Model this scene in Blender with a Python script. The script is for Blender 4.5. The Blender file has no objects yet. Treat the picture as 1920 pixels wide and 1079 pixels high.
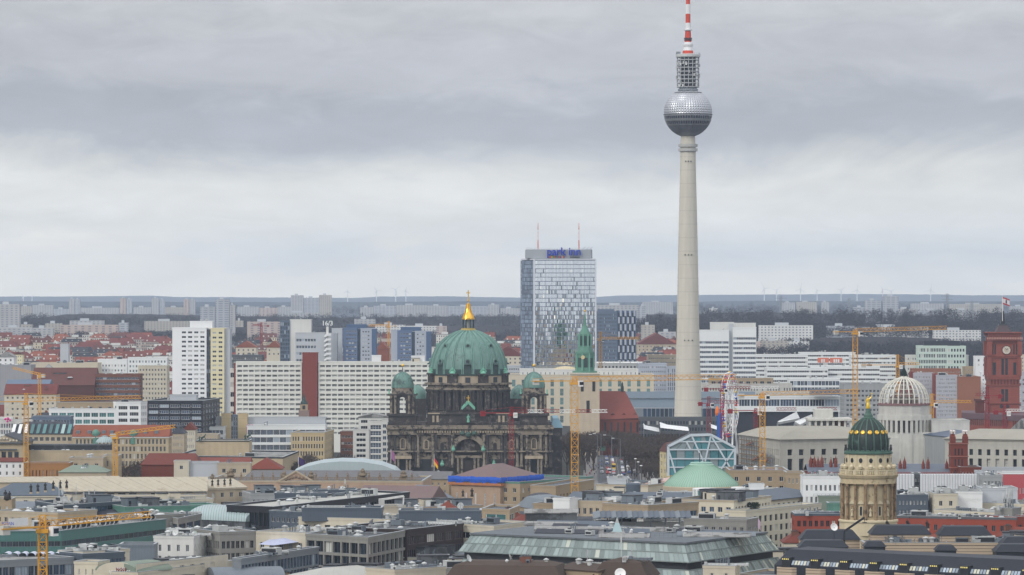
import bpy,math,random
from math import sin,cos,pi,radians,sqrt,atan2
from mathutils import Vector,Matrix
RN=random.Random(11)
# ---------------------------------------------------------------- camera
FP,H0,CX,HY=7300.0,95.0,960.0,560.0 # focal length in photo pixels, eye height, centre column, horizon row
def X(px,d):return(px-CX)/FP*d
def Z(py,d):return H0-(py-HY)/FP*d
sc=bpy.context.scene
cam_d=bpy.data.cameras.new("camera");cam=bpy.data.objects.new("camera",cam_d)
sc.collection.objects.link(cam);sc.camera=cam
cam.location=(0,0,H0);cam.rotation_euler=(pi/2,0,0)
cam_d.sensor_width=36;cam_d.lens=36*FP/1920;cam_d.shift_y=20.0/1920
cam_d.clip_start=5;cam_d.clip_end=90000
# ---------------------------------------------------------------- sky
SUN_EL,SUN_AZ=radians(34),radians(222)
w=bpy.data.worlds.new("World");sc.world=w;w.use_nodes=True
nt=w.node_tree;nt.nodes.clear()
def N(tree,typ,**kw):
 n=tree.nodes.new(typ)
 for k,v in kw.items():
  if k=='inp':
   for a,b in v.items():n.inputs[a].default_value=b
  else:setattr(n,k,v)
 return n
def ramp(n,stops):
 cr=n.color_ramp
 while len(cr.elements)>1:cr.elements.remove(cr.elements[-1])
 for i,(p,c)in enumerate(stops):
  e=cr.elements[0]if i==0 else cr.elements.new(p)
  e.position=p;e.color=(c[0],c[1],c[2],1)
L=nt.links.new
out=N(nt,'ShaderNodeOutputWorld');tc=N(nt,'ShaderNodeTexCoord');sep=N(nt,'ShaderNodeSeparateXYZ')
L(tc.outputs['Generated'],sep.inputs[0])
def M(tree,op,a,b=None,c=None,clamp=False):
 n=tree.nodes.new('ShaderNodeMath');n.operation=op;n.use_clamp=clamp
 for i,v in enumerate((a,b,c)):
  if v is None:continue
  if isinstance(v,(int,float)):n.inputs[i].default_value=v
  else:tree.links.new(v,n.inputs[i])
 return n.outputs[0]
sx,sy,sz=sep.outputs
az=M(nt,'ARCTAN2',sx,sy)
def cloudnoise(kx,kz,off,detail,rough,dist=0.0):
 cb=N(nt,'ShaderNodeCombineXYZ');L(M(nt,'MULTIPLY',az,kx),cb.inputs[0]);L(M(nt,'MULTIPLY',sz,kz),cb.inputs[1]);cb.inputs[2].default_value=off
 n=N(nt,'ShaderNodeTexNoise',inp={'Scale':1.0,'Detail':detail,'Roughness':rough,'Distortion':dist});L(cb.outputs[0],n.inputs['Vector']);return n.outputs[0]
n1=cloudnoise(13,34,5.3,6,.6,.5);n2=cloudnoise(40,130,7.7,8,.65,.7);n3=cloudnoise(14,60,1.3,3,.55)
el=M(nt,'ADD',sz,M(nt,'MULTIPLY',M(nt,'SUBTRACT',n1,.5),.034))
el=M(nt,'ADD',el,M(nt,'MULTIPLY',M(nt,'SUBTRACT',n2,.5),.014))
el=M(nt,'ADD',el,M(nt,'MULTIPLY',az,.016))
mr=N(nt,'ShaderNodeMapRange',inp={1:-.01,2:.11});L(el,mr.inputs[0])
cr=N(nt,'ShaderNodeValToRGB');L(mr.outputs[0],cr.inputs[0])
def P(e):return(e+.01)/.12
ramp(cr,[(P(-.005),(1.24,1.15,.97)),(P(.005),(1.22,1.13,.96)),(P(.009),(1.05,1.0,.89)),(P(.014),(.92,.90,.83)),(P(.019),(.94,.925,.87)),(P(.030),(.89,.885,.845)),(P(.037),(.66,.67,.675)),
   (P(.043),(.48,.495,.54)),(P(.050),(.455,.47,.52)),(P(.056),(.53,.54,.58)),(P(.063),(.52,.53,.575)),(P(.073),(.60,.61,.635)),(P(.095),(.60,.61,.64))])
# soft streaks through every layer
st=M(nt,'MULTIPLY_ADD',n2,.34,.83);st=M(nt,'MULTIPLY',st,M(nt,'MULTIPLY_ADD',n3,.36,.82))
mul=N(nt,'ShaderNodeVectorMath',operation='SCALE');L(cr.outputs[0],mul.inputs[0]);L(st,mul.inputs['Scale'])
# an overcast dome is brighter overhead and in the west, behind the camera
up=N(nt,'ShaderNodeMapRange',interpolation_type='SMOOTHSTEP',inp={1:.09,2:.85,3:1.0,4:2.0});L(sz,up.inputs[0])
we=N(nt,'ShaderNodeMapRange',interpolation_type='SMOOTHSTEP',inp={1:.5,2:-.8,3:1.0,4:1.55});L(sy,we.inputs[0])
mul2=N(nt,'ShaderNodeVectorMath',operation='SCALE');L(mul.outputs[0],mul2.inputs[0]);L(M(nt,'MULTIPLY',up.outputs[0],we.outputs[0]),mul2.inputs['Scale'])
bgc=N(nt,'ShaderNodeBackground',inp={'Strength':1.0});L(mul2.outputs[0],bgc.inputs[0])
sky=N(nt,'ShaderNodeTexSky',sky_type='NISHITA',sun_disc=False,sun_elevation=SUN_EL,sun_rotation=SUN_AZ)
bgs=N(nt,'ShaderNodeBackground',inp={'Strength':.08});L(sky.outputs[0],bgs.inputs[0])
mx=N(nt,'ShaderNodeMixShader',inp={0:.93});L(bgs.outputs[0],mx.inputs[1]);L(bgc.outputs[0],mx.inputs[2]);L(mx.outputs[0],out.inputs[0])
sl=bpy.data.lights.new("sun",'SUN');sl.energy=1.35;sl.angle=radians(18);sl.color=(1,.96,.9)
so=bpy.data.objects.new("sun",sl);sc.collection.objects.link(so)
sd=Vector((sin(SUN_AZ)*cos(SUN_EL),cos(SUN_AZ)*cos(SUN_EL),sin(SUN_EL)))
so.rotation_euler=sd.to_track_quat('Z','Y').to_euler()
sc.view_settings.view_transform='Standard';sc.view_settings.look='None'
sc.view_settings.exposure=0.0;sc.view_settings.gamma=1.0;sc.view_settings.use_curve_mapping=False
sc.cycles.volume_max_steps=64;sc.cycles.volume_bounces=1;sc.cycles.max_bounces=6
# ---------------------------------------------------------------- materials
MATS={}
def mat(name,col,rough=.8,var=.12,scale=.15,streak=0.0,metal=0.0,rnd=0.0,bump=0.0,spec=.3,lines=None,grime=None):
 """procedural paint/stone/metal: base colour broken by two noises, vertical rain streaks, optional seams"""
 if name in MATS:return MATS[name]
 cv=lambda q:tuple(v*min(1,(max(v,.01)/.6))**.22 for v in q) # paints as listed read pale under a bright dome: deepen all but the white ones
 col=cv(col);grime=(cv(grime[0]),)+tuple(grime[1:])if grime else None
 m=bpy.data.materials.new(name);m.use_nodes=True;t=m.node_tree;b=t.nodes['Principled BSDF'];k=t.links.new
 b.inputs['Roughness'].default_value=rough;b.inputs['Metallic'].default_value=metal;b.inputs['Specular IOR Level'].default_value=spec
 co=N(t,'ShaderNodeTexCoord');g=N(t,'ShaderNodeNewGeometry')
 a=N(t,'ShaderNodeTexNoise',inp={'Scale':scale,'Detail':6.0,'Roughness':.65});k(g.outputs['Position'],a.inputs['Vector'])
 fac=M(t,'MULTIPLY_ADD',a.outputs[0],2*var,1-var)
 if streak:
  mp=N(t,'ShaderNodeMapping');mp.inputs['Scale'].default_value=(.5,.5,.04);k(g.outputs['Position'],mp.inputs['Vector'])
  s=N(t,'ShaderNodeTexNoise',inp={'Scale':1.0,'Detail':4.0,'Roughness':.6});k(mp.outputs[0],s.inputs['Vector'])
  fac=M(t,'MULTIPLY',fac,M(t,'MULTIPLY_ADD',s.outputs[0],2*streak,1-streak))
 if rnd:
  oi=N(t,'ShaderNodeObjectInfo');fac=M(t,'MULTIPLY',fac,M(t,'MULTIPLY_ADD',M(t,'FRACT',M(t,'ADD',oi.outputs['Random'],g.outputs['Random Per Island'])),2*rnd,1-rnd))
 if lines: # (axis, period m, width fraction, darkening)
  for(ax,per,wd,dk)in lines:
   sp=N(t,'ShaderNodeSeparateXYZ');k(g.outputs['Position'],sp.inputs[0])
   c0=sp.outputs[ax]if ax<3 else M(t,'ADD',sp.outputs[0],sp.outputs[1])
   ln=M(t,'LESS_THAN',M(t,'FRACT',M(t,'DIVIDE',c0,per)),wd)
   fac=M(t,'MULTIPLY',fac,M(t,'MULTIPLY_ADD',ln,-dk,1.0))
 vm=N(t,'ShaderNodeVectorMath',operation='SCALE');k(fac,vm.inputs['Scale'])
 if grime: # second colour in blotches: (colour, threshold, softness, scale)
  gc,th,sf,gs=grime
  gn=N(t,'ShaderNodeTexNoise',inp={'Scale':gs,'Detail':7.0,'Roughness':.7});k(g.outputs['Position'],gn.inputs['Vector'])
  mrr=N(t,'ShaderNodeMapRange',inp={1:th,2:th+sf});k(gn.outputs[0],mrr.inputs[0])
  mc=N(t,'ShaderNodeMix',data_type='RGBA');k(mrr.outputs[0],mc.inputs[0]);mc.inputs[6].default_value=(*col,1);mc.inputs[7].default_value=(*gc,1)
  k(mc.outputs[2],vm.inputs[0])
 else:vm.inputs[0].default_value=col
 k(vm.outputs[0],b.inputs['Base Color'])
 if bump:
  bn=N(t,'ShaderNodeBump',inp={'Strength':bump,'Distance':.3});k(a.outputs[0],bn.inputs['Height']);k(bn.outputs[0],b.inputs['Normal'])
 MATS[name]=m;return m
def glass(name,col,rough=.12,blind=.25,blindcol=(.5,.5,.46),spec=.6,rnd=.5):
 """window glass: dark glossy pane, some of them with pale curtains behind"""
 if name in MATS:return MATS[name]
 m=bpy.data.materials.new(name);m.use_nodes=True;t=m.node_tree;b=t.nodes['Principled BSDF'];k=t.links.new
 b.inputs['Roughness'].default_value=rough;b.inputs['Specular IOR Level'].default_value=spec
 g=N(t,'ShaderNodeNewGeometry');oi=N(t,'ShaderNodeObjectInfo')
 r=M(t,'FRACT',M(t,'ADD',oi.outputs['Random'],g.outputs['Random Per Island']))
 r2=M(t,'FRACT',M(t,'MULTIPLY',r,7.31))
 vm=N(t,'ShaderNodeVectorMath',operation='SCALE');vm.inputs[0].default_value=col;k(M(t,'MULTIPLY_ADD',r2,2*rnd,1-rnd),vm.inputs['Scale'])
 mc=N(t,'ShaderNodeMix',data_type='RGBA');k(M(t,'LESS_THAN',r,blind),mc.inputs[0]);k(vm.outputs[0],mc.inputs[6]);mc.inputs[7].default_value=(*blindcol,1)
 k(mc.outputs[2],b.inputs['Base Color']);MATS[name]=m;return m
def panelmat(name,wall,win,pw,ph,fw=.5,fh=.5,slot=.0):
 """far slab facades a few pixels tall: the window pattern lives in the wall material"""
 if name in MATS:return MATS[name]
 m=bpy.data.materials.new(name);m.use_nodes=True;t=m.node_tree;b=t.nodes['Principled BSDF'];k=t.links.new
 b.inputs['Roughness'].default_value=.8
 g=N(t,'ShaderNodeNewGeometry');sp=N(t,'ShaderNodeSeparateXYZ');k(g.outputs['Position'],sp.inputs[0])
 h=M(t,'ADD',sp.outputs[0],sp.outputs[1]);a=M(t,'LESS_THAN',M(t,'FRACT',M(t,'DIVIDE',h,pw)),fw)
 c=M(t,'LESS_THAN',M(t,'FRACT',M(t,'DIVIDE',sp.outputs[2],ph)),fh);f=M(t,'MULTIPLY',a,c)
 sn=N(t,'ShaderNodeSeparateXYZ');k(g.outputs['Normal'],sn.inputs[0]);f=M(t,'MULTIPLY',f,M(t,'LESS_THAN',M(t,'ABSOLUTE',sn.outputs[2]),.5))
 ns=N(t,'ShaderNodeTexNoise',inp={'Scale':.06,'Detail':3.0});k(g.outputs['Position'],ns.inputs['Vector'])
 vm=N(t,'ShaderNodeVectorMath',operation='SCALE');vm.inputs[0].default_value=wall;k(M(t,'MULTIPLY_ADD',ns.outputs[0],.4,.8),vm.inputs['Scale'])
 mc=N(t,'ShaderNodeMix',data_type='RGBA');k(f,mc.inputs[0]);k(vm.outputs[0],mc.inputs[6]);mc.inputs[7].default_value=(*win,1)
 k(mc.outputs[2],b.inputs['Base Color']);MATS[name]=m;return m
# ---------------------------------------------------------------- mesh helpers
class MB:
 def __init__(s):s.v=[];s.f=[];s.m=[];s.mi=0;s.T=None
 def add(s,vs,fs):
  i=len(s.v)
  if s.T is not None:vs=[tuple(s.T@Vector(p))for p in vs]
  s.v+=[tuple(p)for p in vs]
  for f in fs:s.f.append([i+q for q in f]);s.m.append(s.mi)
  return s
 def at(s,x,y,z=0,yaw=0):s.T=Matrix.Translation((x,y,z))@Matrix.Rotation(yaw,4,'Z');return s
 def quad(s,*p):return s.add(list(p),[list(range(len(p)))])
 def box(s,x0,x1,y0,y1,z0,z1):
  return s.add([(x0,y0,z0),(x1,y0,z0),(x1,y1,z0),(x0,y1,z0),(x0,y0,z1),(x1,y0,z1),(x1,y1,z1),(x0,y1,z1)],
      [[0,3,2,1],[4,5,6,7],[0,1,5,4],[1,2,6,5],[2,3,7,6],[3,0,4,7]])
 def prism(s,poly,z0,z1,top=True,bot=False):
  n=len(poly);vs=[(p[0],p[1],z0)for p in poly]+[(p[0],p[1],z1)for p in poly]
  fs=[[i,(i+1)%n,n+(i+1)%n,n+i]for i in range(n)]
  if top:fs.append(list(range(n,2*n)))
  if bot:fs.append(list(range(n-1,-1,-1)))
  return s.add(vs,fs)
 def frustum(s,p0,z0,p1,z1,top=True):
  n=len(p0);vs=[(*p,z0)for p in p0]+[(*p,z1)for p in p1]
  fs=[[i,(i+1)%n,n+(i+1)%n,n+i]for i in range(n)]
  if top:fs.append(list(range(n,2*n)))
  return s.add(vs,fs)
 def bar(s,a,b,w,h=None,n=4,w2=None):
  a=Vector(a);b=Vector(b);d=(b-a)
  if d.length<1e-6:return s
  q=d.to_track_quat('Z','Y');r0=w/2;r1=(w2 if w2 is not None else w)/2
  k=sqrt(2)if n==4 else 1;ph=pi/4 if n==4 else 0
  vs=[a+q@Vector((cos(2*pi*i/n+ph)*r0*k,sin(2*pi*i/n+ph)*r0*k,0))for i in range(n)]+[b+q@Vector((cos(2*pi*i/n+ph)*r1*k,sin(2*pi*i/n+ph)*r1*k,0))for i in range(n)]
  return s.add(vs,[[i,(i+1)%n,n+(i+1)%n,n+i]for i in range(n)]+[list(range(n-1,-1,-1)),list(range(n,2*n))])
 def lathe(s,cx,cy,prof,n=24,a0=0,a1=2*pi,cap=True):
  full=abs(a1-a0-2*pi)<1e-6;m=n if full else n+1
  vs=[]
  for(r,z)in prof:
   for i in range(m):
    a=a0+(a1-a0)*i/n;vs.append((cx+r*cos(a),cy+r*sin(a),z))
  fs=[]
  for j in range(len(prof)-1):
   for i in range(n):
    i2=(i+1)%m if full else i+1
    fs.append([j*m+i,j*m+i2,(j+1)*m+i2,(j+1)*m+i])
  if cap and full:
   if prof[-1][0]>1e-3:fs.append([(len(prof)-1)*m+i for i in range(m)])
   if prof[0][0]>1e-3:fs.append([i for i in range(m-1,-1,-1)])
  return s.add(vs,fs)
 def ball(s,x,y,z,r,n=10,k=6,sz=1.0):return s.lathe(x,y,[(max(1e-4,r*sin(pi*i/k)),z-r*sz*cos(pi*i/k))for i in range(k+1)],n,cap=False)
 def build(s,name,m=None,parent=None,smooth=False):
  o0=ORG.get(parent,Vector((0,0,0)))if parent is not None else Vector((0,0,0))
  me=bpy.data.meshes.new(name)
  vs=s.v if o0.length==0 else[(p[0]-o0.x,p[1]-o0.y,p[2]-o0.z)for p in s.v]
  me.from_pydata(vs,[],s.f)
  ms=m if isinstance(m,(list,tuple))else[m]
  for q in ms:
   if q is not None:me.materials.append(q)
  if len(ms)>1:me.polygons.foreach_set('material_index',s.m)
  if smooth:
   me.shade_smooth()
   try:me.set_sharp_from_angle(angle=radians(40))
   except Exception:pass
  me.update()
  o=bpy.data.objects.new(name,me);sc.collection.objects.link(o)
  if parent is not None:o.parent=parent;ORG[o]=o0
  return o
ORG={}
def tag(o,label=None,cat=None,group=None,kind=None):
 if label:o['label']=label
 if cat:o['category']=cat
 if group:o['group']=group
 if kind:o['kind']=kind
 return o
def thing(name,label,cat,loc,group=None):
 o=bpy.data.objects.new(name,None);o.empty_display_size=.5;sc.collection.objects.link(o);o.location=loc
 ORG[o]=Vector(loc);return tag(o,label,cat,group,'thing')
def inst(src_mesh,name,parent,loc,yaw=0,label=None):
 o=bpy.data.objects.new(name,src_mesh);sc.collection.objects.link(o);o.parent=parent
 o.location=Vector(loc)-ORG[parent];o.rotation_euler=(0,0,yaw);return o
def copy_tree(o,parent=None):
 c=o.copy();sc.collection.objects.link(c)
 if parent is not None:c.parent=parent
 for ch in o.children:copy_tree(ch,c)
 return c
def place(root,loc,yaw=0,label=None,scale=None,**kw):
 root.location=loc;root.rotation_euler=(0,0,yaw)
 if scale:root.scale=(scale,)*3 if isinstance(scale,(int,float))else scale
 tag(root,label,**kw);return root
def fp(*pts): # (px, distance) pairs -> ground polygon
 return[(X(p,d),d)for p,d in pts]
def rot2(v,a):return(v[0]*cos(a)-v[1]*sin(a),v[0]*sin(a)+v[1]*cos(a))
# window meshes shared between openings of one size
WM={}
def winmesh(w,h,nx,nz,fr,gl,bar=.07):
 key=(round(w,2),round(h,2),nx,nz,fr.name,gl.name)
 if key in WM:return WM[key]
 b=MB();b.mi=0
 b.quad((-w/2,.02,0),(w/2,.02,0),(w/2,.02,h),(-w/2,.02,h));b.mi=1
 t=max(bar,.02*w)
 for x0,x1,z0,z1 in((-w/2,-w/2+t,0,h),(w/2-t,w/2,0,h),(-w/2+t,w/2-t,0,t),(-w/2+t,w/2-t,h-t,h)):b.box(x0,x1,-.06,.06,z0,z1)
 for i in range(1,nx):b.box(-w/2+w*i/nx-t/2,-w/2+w*i/nx+t/2,-.05,.05,t,h-t)
 for i in range(1,nz):b.box(-w/2+t,w/2-t,-.04,.04,h*i/nz-t/2,h*i/nz+t/2)
 me=bpy.data.meshes.new('window');me.from_pydata(b.v,[],b.f);me.materials.append(gl);me.materials.append(fr)
 me.polygons.foreach_set('material_index',b.m);me.update();WM[key]=me;return me
def facade(mb,th,A,B,z0,z1,spec,wins):
 """wall from A to B (outside on the right-hand side going A->B seen from above = towards -normal), pierced by real openings"""
 A=Vector((A[0],A[1],0));B=Vector((B[0],B[1],0));u=(B-A);W=u.length;u.normalize();nrm=Vector((u.y,-u.x,0));yaw=atan2(u.y,u.x)
 def pt(x,z,dep=0):p=A+u*x-nrm*dep;return(p.x,p.y,z)
 if not spec:mb.quad(pt(0,z0),pt(W,z0),pt(W,z1),pt(0,z1));return
 n=spec.get('n',8);fh=spec.get('fh',3.3);wf=spec.get('wf',.5);hf=spec.get('hf',.55);top=spec.get('top',.8)
 fl=spec.get('fl',max(1,int((z1-z0-top)/fh)));rec=spec.get('rec',.25);ma=spec.get('ml',.5)*1.0;mrr=spec.get('mr',ma)
 fl=min(fl,max(1,int((z1-z0-top)/fh)))
 gl=spec['gl'];fr=spec['fr'];nm=spec.get('name','window');nx=spec.get('nx',2);nz=spec.get('nz',1)
 if W<1.5:mb.quad(pt(0,z0),pt(W,z0),pt(W,z1),pt(0,z1));return
 bw=(W-ma-mrr)/n;ww=bw*wf
 xs=[(ma+bw*i+(bw-ww)/2,ma+bw*i+(bw+ww)/2)for i in range(n)]
 zs=[]
 for k in range(fl):
  zt=z1-top-fh*k-fh*(1-hf)*.35;hh=fh*hf
  if 'hs' in spec and k in spec['hs']:hh=spec['hs'][k]
  zs.append((zt-hh,zt))
 zs.reverse()
 zb=z0
 for(a,b)in zs:
  mb.quad(pt(0,zb),pt(W,zb),pt(W,a),pt(0,a));xb=0
  for(c,d)in xs:
   mb.quad(pt(xb,a),pt(c,a),pt(c,b),pt(xb,b));xb=d
   mb.quad(pt(c,a),pt(c,a,rec),pt(c,b,rec),pt(c,b));mb.quad(pt(d,a,rec),pt(d,a),pt(d,b),pt(d,b,rec))
   mb.quad(pt(c,b),pt(c,b,rec),pt(d,b,rec),pt(d,b));mb.quad(pt(c,a),pt(d,a),pt(d,a,rec),pt(c,a,rec))
  mb.quad(pt(xb,a),pt(W,a),pt(W,b),pt(xb,b));zb=b
 mb.quad(pt(0,zb),pt(W,zb),pt(W,z1),pt(0,z1))
 me=None
 for(a,b)in reversed(zs):
  me=winmesh(ww,b-a,nx,nz,fr,gl,spec.get('bar',.07))
  for(c,d)in xs:wins.append((nm,me,Vector(pt((c+d)/2,a,rec)),yaw))
def put_windows(th,wins,cap=100):
 first=wins[:cap];rest=wins[cap:]
 for nm,me,p,yaw in first:inst(me,nm,th,p,yaw)
 if rest:
  nm=rest[0][0];vs=[];fs=[];mi=[];mats=[]
  for _,me,p,yaw in rest:
   idx=[]
   for q in me.materials:
    if q not in mats:mats.append(q)
    idx.append(mats.index(q))
   T=Matrix.Translation(p-ORG[th])@Matrix.Rotation(yaw,4,'Z');i0=len(vs)
   vs+=[tuple(T@v.co)for v in me.vertices]
   for pl in me.polygons:fs.append([i0+v for v in pl.vertices]);mi.append(idx[pl.material_index])
  m2=bpy.data.meshes.new(nm);m2.from_pydata(vs,[],fs)
  for q in mats:m2.materials.append(q)
  m2.polygons.foreach_set('material_index',mi);m2.update()
  o=bpy.data.objects.new(nm,m2);sc.collection.objects.link(o);o.parent=th;o['kind']='stuff'
def offset_poly(poly,k):
 """shrink (k>0) a convex counter-clockwise polygon"""
 n=len(poly);res=[]
 for i in range(n):
  p0=Vector(poly[i-1]);p1=Vector(poly[i]);p2=Vector(poly[(i+1)%n])
  e1=(p1-p0).normalized();e2=(p2-p1).normalized();n1=Vector((-e1.y,e1.x));n2=Vector((-e2.y,e2.x))
  b=(n1+n2);b=b/max(.3,b.dot(n1));res.append((p1.x+b.x*k,p1.y+b.y*k))
 return res
def foot(pts,depth):
 """2 points: front edge + depth; 3 points: left end, near corner, right end -> parallelogram"""
 P_=fp(*pts)
 if len(P_)==2:
  a,b=Vector(P_[0]),Vector(P_[1]);u=(b-a).normalized();n=Vector((-u.y,u.x));return[P_[0],P_[1],tuple(b+n*depth),tuple(a+n*depth)]
 if len(P_)==3:
  a,c,b=map(Vector,P_);return[P_[0],P_[1],P_[2],tuple(a+b-c)]
 return P_
# roof furniture (parts of the building they stand on)
def clutter(th,poly,z,n,rng,kinds=('vent','plant','skylight','pipe')):
 c=Vector((sum(p[0]for p in poly)/len(poly),sum(p[1]for p in poly)/len(poly)))
 yaw=atan2(poly[1][1]-poly[0][1],poly[1][0]-poly[0][0])
 me_key=MATS
 for i in range(n):
  a,b=rng.random(),rng.random()
  if len(poly)==4:
   p=Vector(poly[0])*(1-a)*(1-b)+Vector(poly[1])*a*(1-b)+Vector(poly[2])*a*b+Vector(poly[3])*(1-a)*b
  else:
   q=Vector(poly[rng.randrange(len(poly))]);p=c+(q-c)*a
  p=c+(p-c)*.8;k=rng.choice(kinds)
  if c.y<1500 and rng.random()<.3:k=rng.choice(('duct','rail','duct','skylight'))
  if k not in CL:CL[k]=clutter_mesh(k)
  nm,me=CL[k][rng.randrange(len(CL[k]))]
  inst(me,nm,th,(p.x,p.y,z),yaw+rng.choice((0,pi/2,.2)))
CL={}
def clutter_mesh(k):
 res=[]
 def fin(b,nm,ms):
  me=bpy.data.meshes.new(nm);me.from_pydata(b.v,[],b.f)
  for q in ms:me.materials.append(q)
  me.polygons.foreach_set('material_index',b.m);me.update();res.append((nm,me))
 g1,g2,g3,dk=MATS['zinc'],MATS['white_metal'],MATS['roof_grey'],MATS['dark_metal']
 for v in range(3):
  b=MB()
  if k=='vent':
   r=.35+.15*v;b.lathe(0,0,[(r,0),(r,.9+.3*v),(r*1.5,.95+.3*v),(r*1.5,1.15+.3*v),(.1,1.5+.3*v)],10);fin(b,'roof_vent',[g2])
  elif k=='plant':
   w_,d_,h_=2.2+1.5*v,1.8+.5*v,1.3+.45*v;b.box(-w_/2,w_/2,-d_/2,d_/2,.2,h_);b.mi=1
   b.box(-w_/2+.2,w_/2-.2,-d_/2-.04,-d_/2+.1,.45,h_-.25);b.mi=0;b.box(-w_/2-.06,w_/2+.06,-d_/2-.06,d_/2+.06,h_,h_+.12)
   b.mi=1;b.lathe(0,0,[(.6,h_+.12),(.6,h_+.4),(.5,h_+.4)],10)
   for sx_ in(-1,1):
    for sy_ in(-1,1):b.box(sx_*(w_/2-.2)-.08,sx_*(w_/2-.2)+.08,sy_*(d_/2-.2)-.08,sy_*(d_/2-.2)+.08,0,.2)
   fin(b,'ventilation_unit',[g2 if v!=1 else g1,dk])
  elif k=='skylight':
   r=.9+.3*v;b.prism([(-r,-r),(r,-r),(r,r),(-r,r)],0,.35);b.mi=1;b.frustum([(-r+.1,-r+.1),(r-.1,-r+.1),(r-.1,r-.1),(-r+.1,r-.1)],.35,[(-r*.4,-r*.4),(r*.4,-r*.4),(r*.4,r*.4),(-r*.4,r*.4)],.75+.1*v);fin(b,'skylight',[g1,g2])
  elif k=='duct':
   l_=3+1.5*v;b.box(-l_,l_,-.35,.35,.5,1.1);b.box(l_-.7,l_,-.34,2.2,.5,1.1);b.box(-l_,-l_+.8,-.5,.5,0,1.5)
   for j in range(int(l_*2)):b.box(-l_+.9+j,-l_+1.0+j,-.42,.42,.1,1.16)
   fin(b,'air_duct',[g2 if v else g1])
  elif k=='rail':
   for j in range(7):b.bar((-4.5+1.5*j,0,0),(-4.5+1.5*j,0,1.1),.06)
   b.bar((-4.5,0,1.1),(4.5,0,1.1),.07);b.bar((-4.5,0,.6),(4.5,0,.6),.05);fin(b,'railing',[g1])
  elif k=='pipe':
   for j in range(v+1):b.lathe(j*.8,0,[(.18,0),(.18,1.6+.3*j),(.28,1.65+.3*j),(.28,1.85+.3*j)],8)
   fin(b,'flue_pipe',[g1])
  elif k=='mast':
   b.bar((0,0,0),(0,0,4+1.5*v),.12);b.box(-.15,.15,-.2,-.05,2.6+v,4.2+v);b.box(-.6,.6,-.04,.04,2.4+v,2.5+v);fin(b,'antenna_mast',[g2])
  elif k=='chimney':
   b.box(-.9-.2*v,.9+.2*v,-.35,.35,0,1.9+.2*v);b.mi=1;b.box(-1-.2*v,1+.2*v,-.45,.45,1.9+.2*v,2.05+.2*v)
   for j in range(3):b.lathe(-.6+.6*j,0,[(.14,2.05+.2*v),(.14,2.45+.2*v)],6)
   fin(b,'chimney',[MATS['brick_brown'],g3])
  elif k=='dish':
   q=Matrix.Rotation(radians(65),4,'X');b.T=Matrix.Translation((0,0,1.6))@Matrix.Rotation(.6*v-.3,4,'Z')@q
   b.lathe(0,0,[(.01,-.35),(.5,-.28),(1.0,0),(1.05,.02),(.97,.03),(.5,-.22),(.01,-.3)],14,cap=False);b.bar((0,0,-.3),(0,0,.6),.06);b.T=None;b.bar((0,0,0),(0,.2,1.5),.14);fin(b,'satellite_dish',[g2])
  elif k=='house':
   w_,d_,h_=5+1.8*v,3.6+v,2.6+.3*v;b.box(-w_/2,w_/2,-d_/2,d_/2,0,h_);b.mi=1;b.box(-w_/2-.2,w_/2+.2,-d_/2-.2,d_/2+.2,h_,h_+.22);b.box(-w_/2+.6,-w_/2+1.5,-d_/2-.03,-d_/2+.2,.05,2.1);fin(b,'roof_house',[[MATS['cream'],g1,g3][v],dk])
 return res
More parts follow.
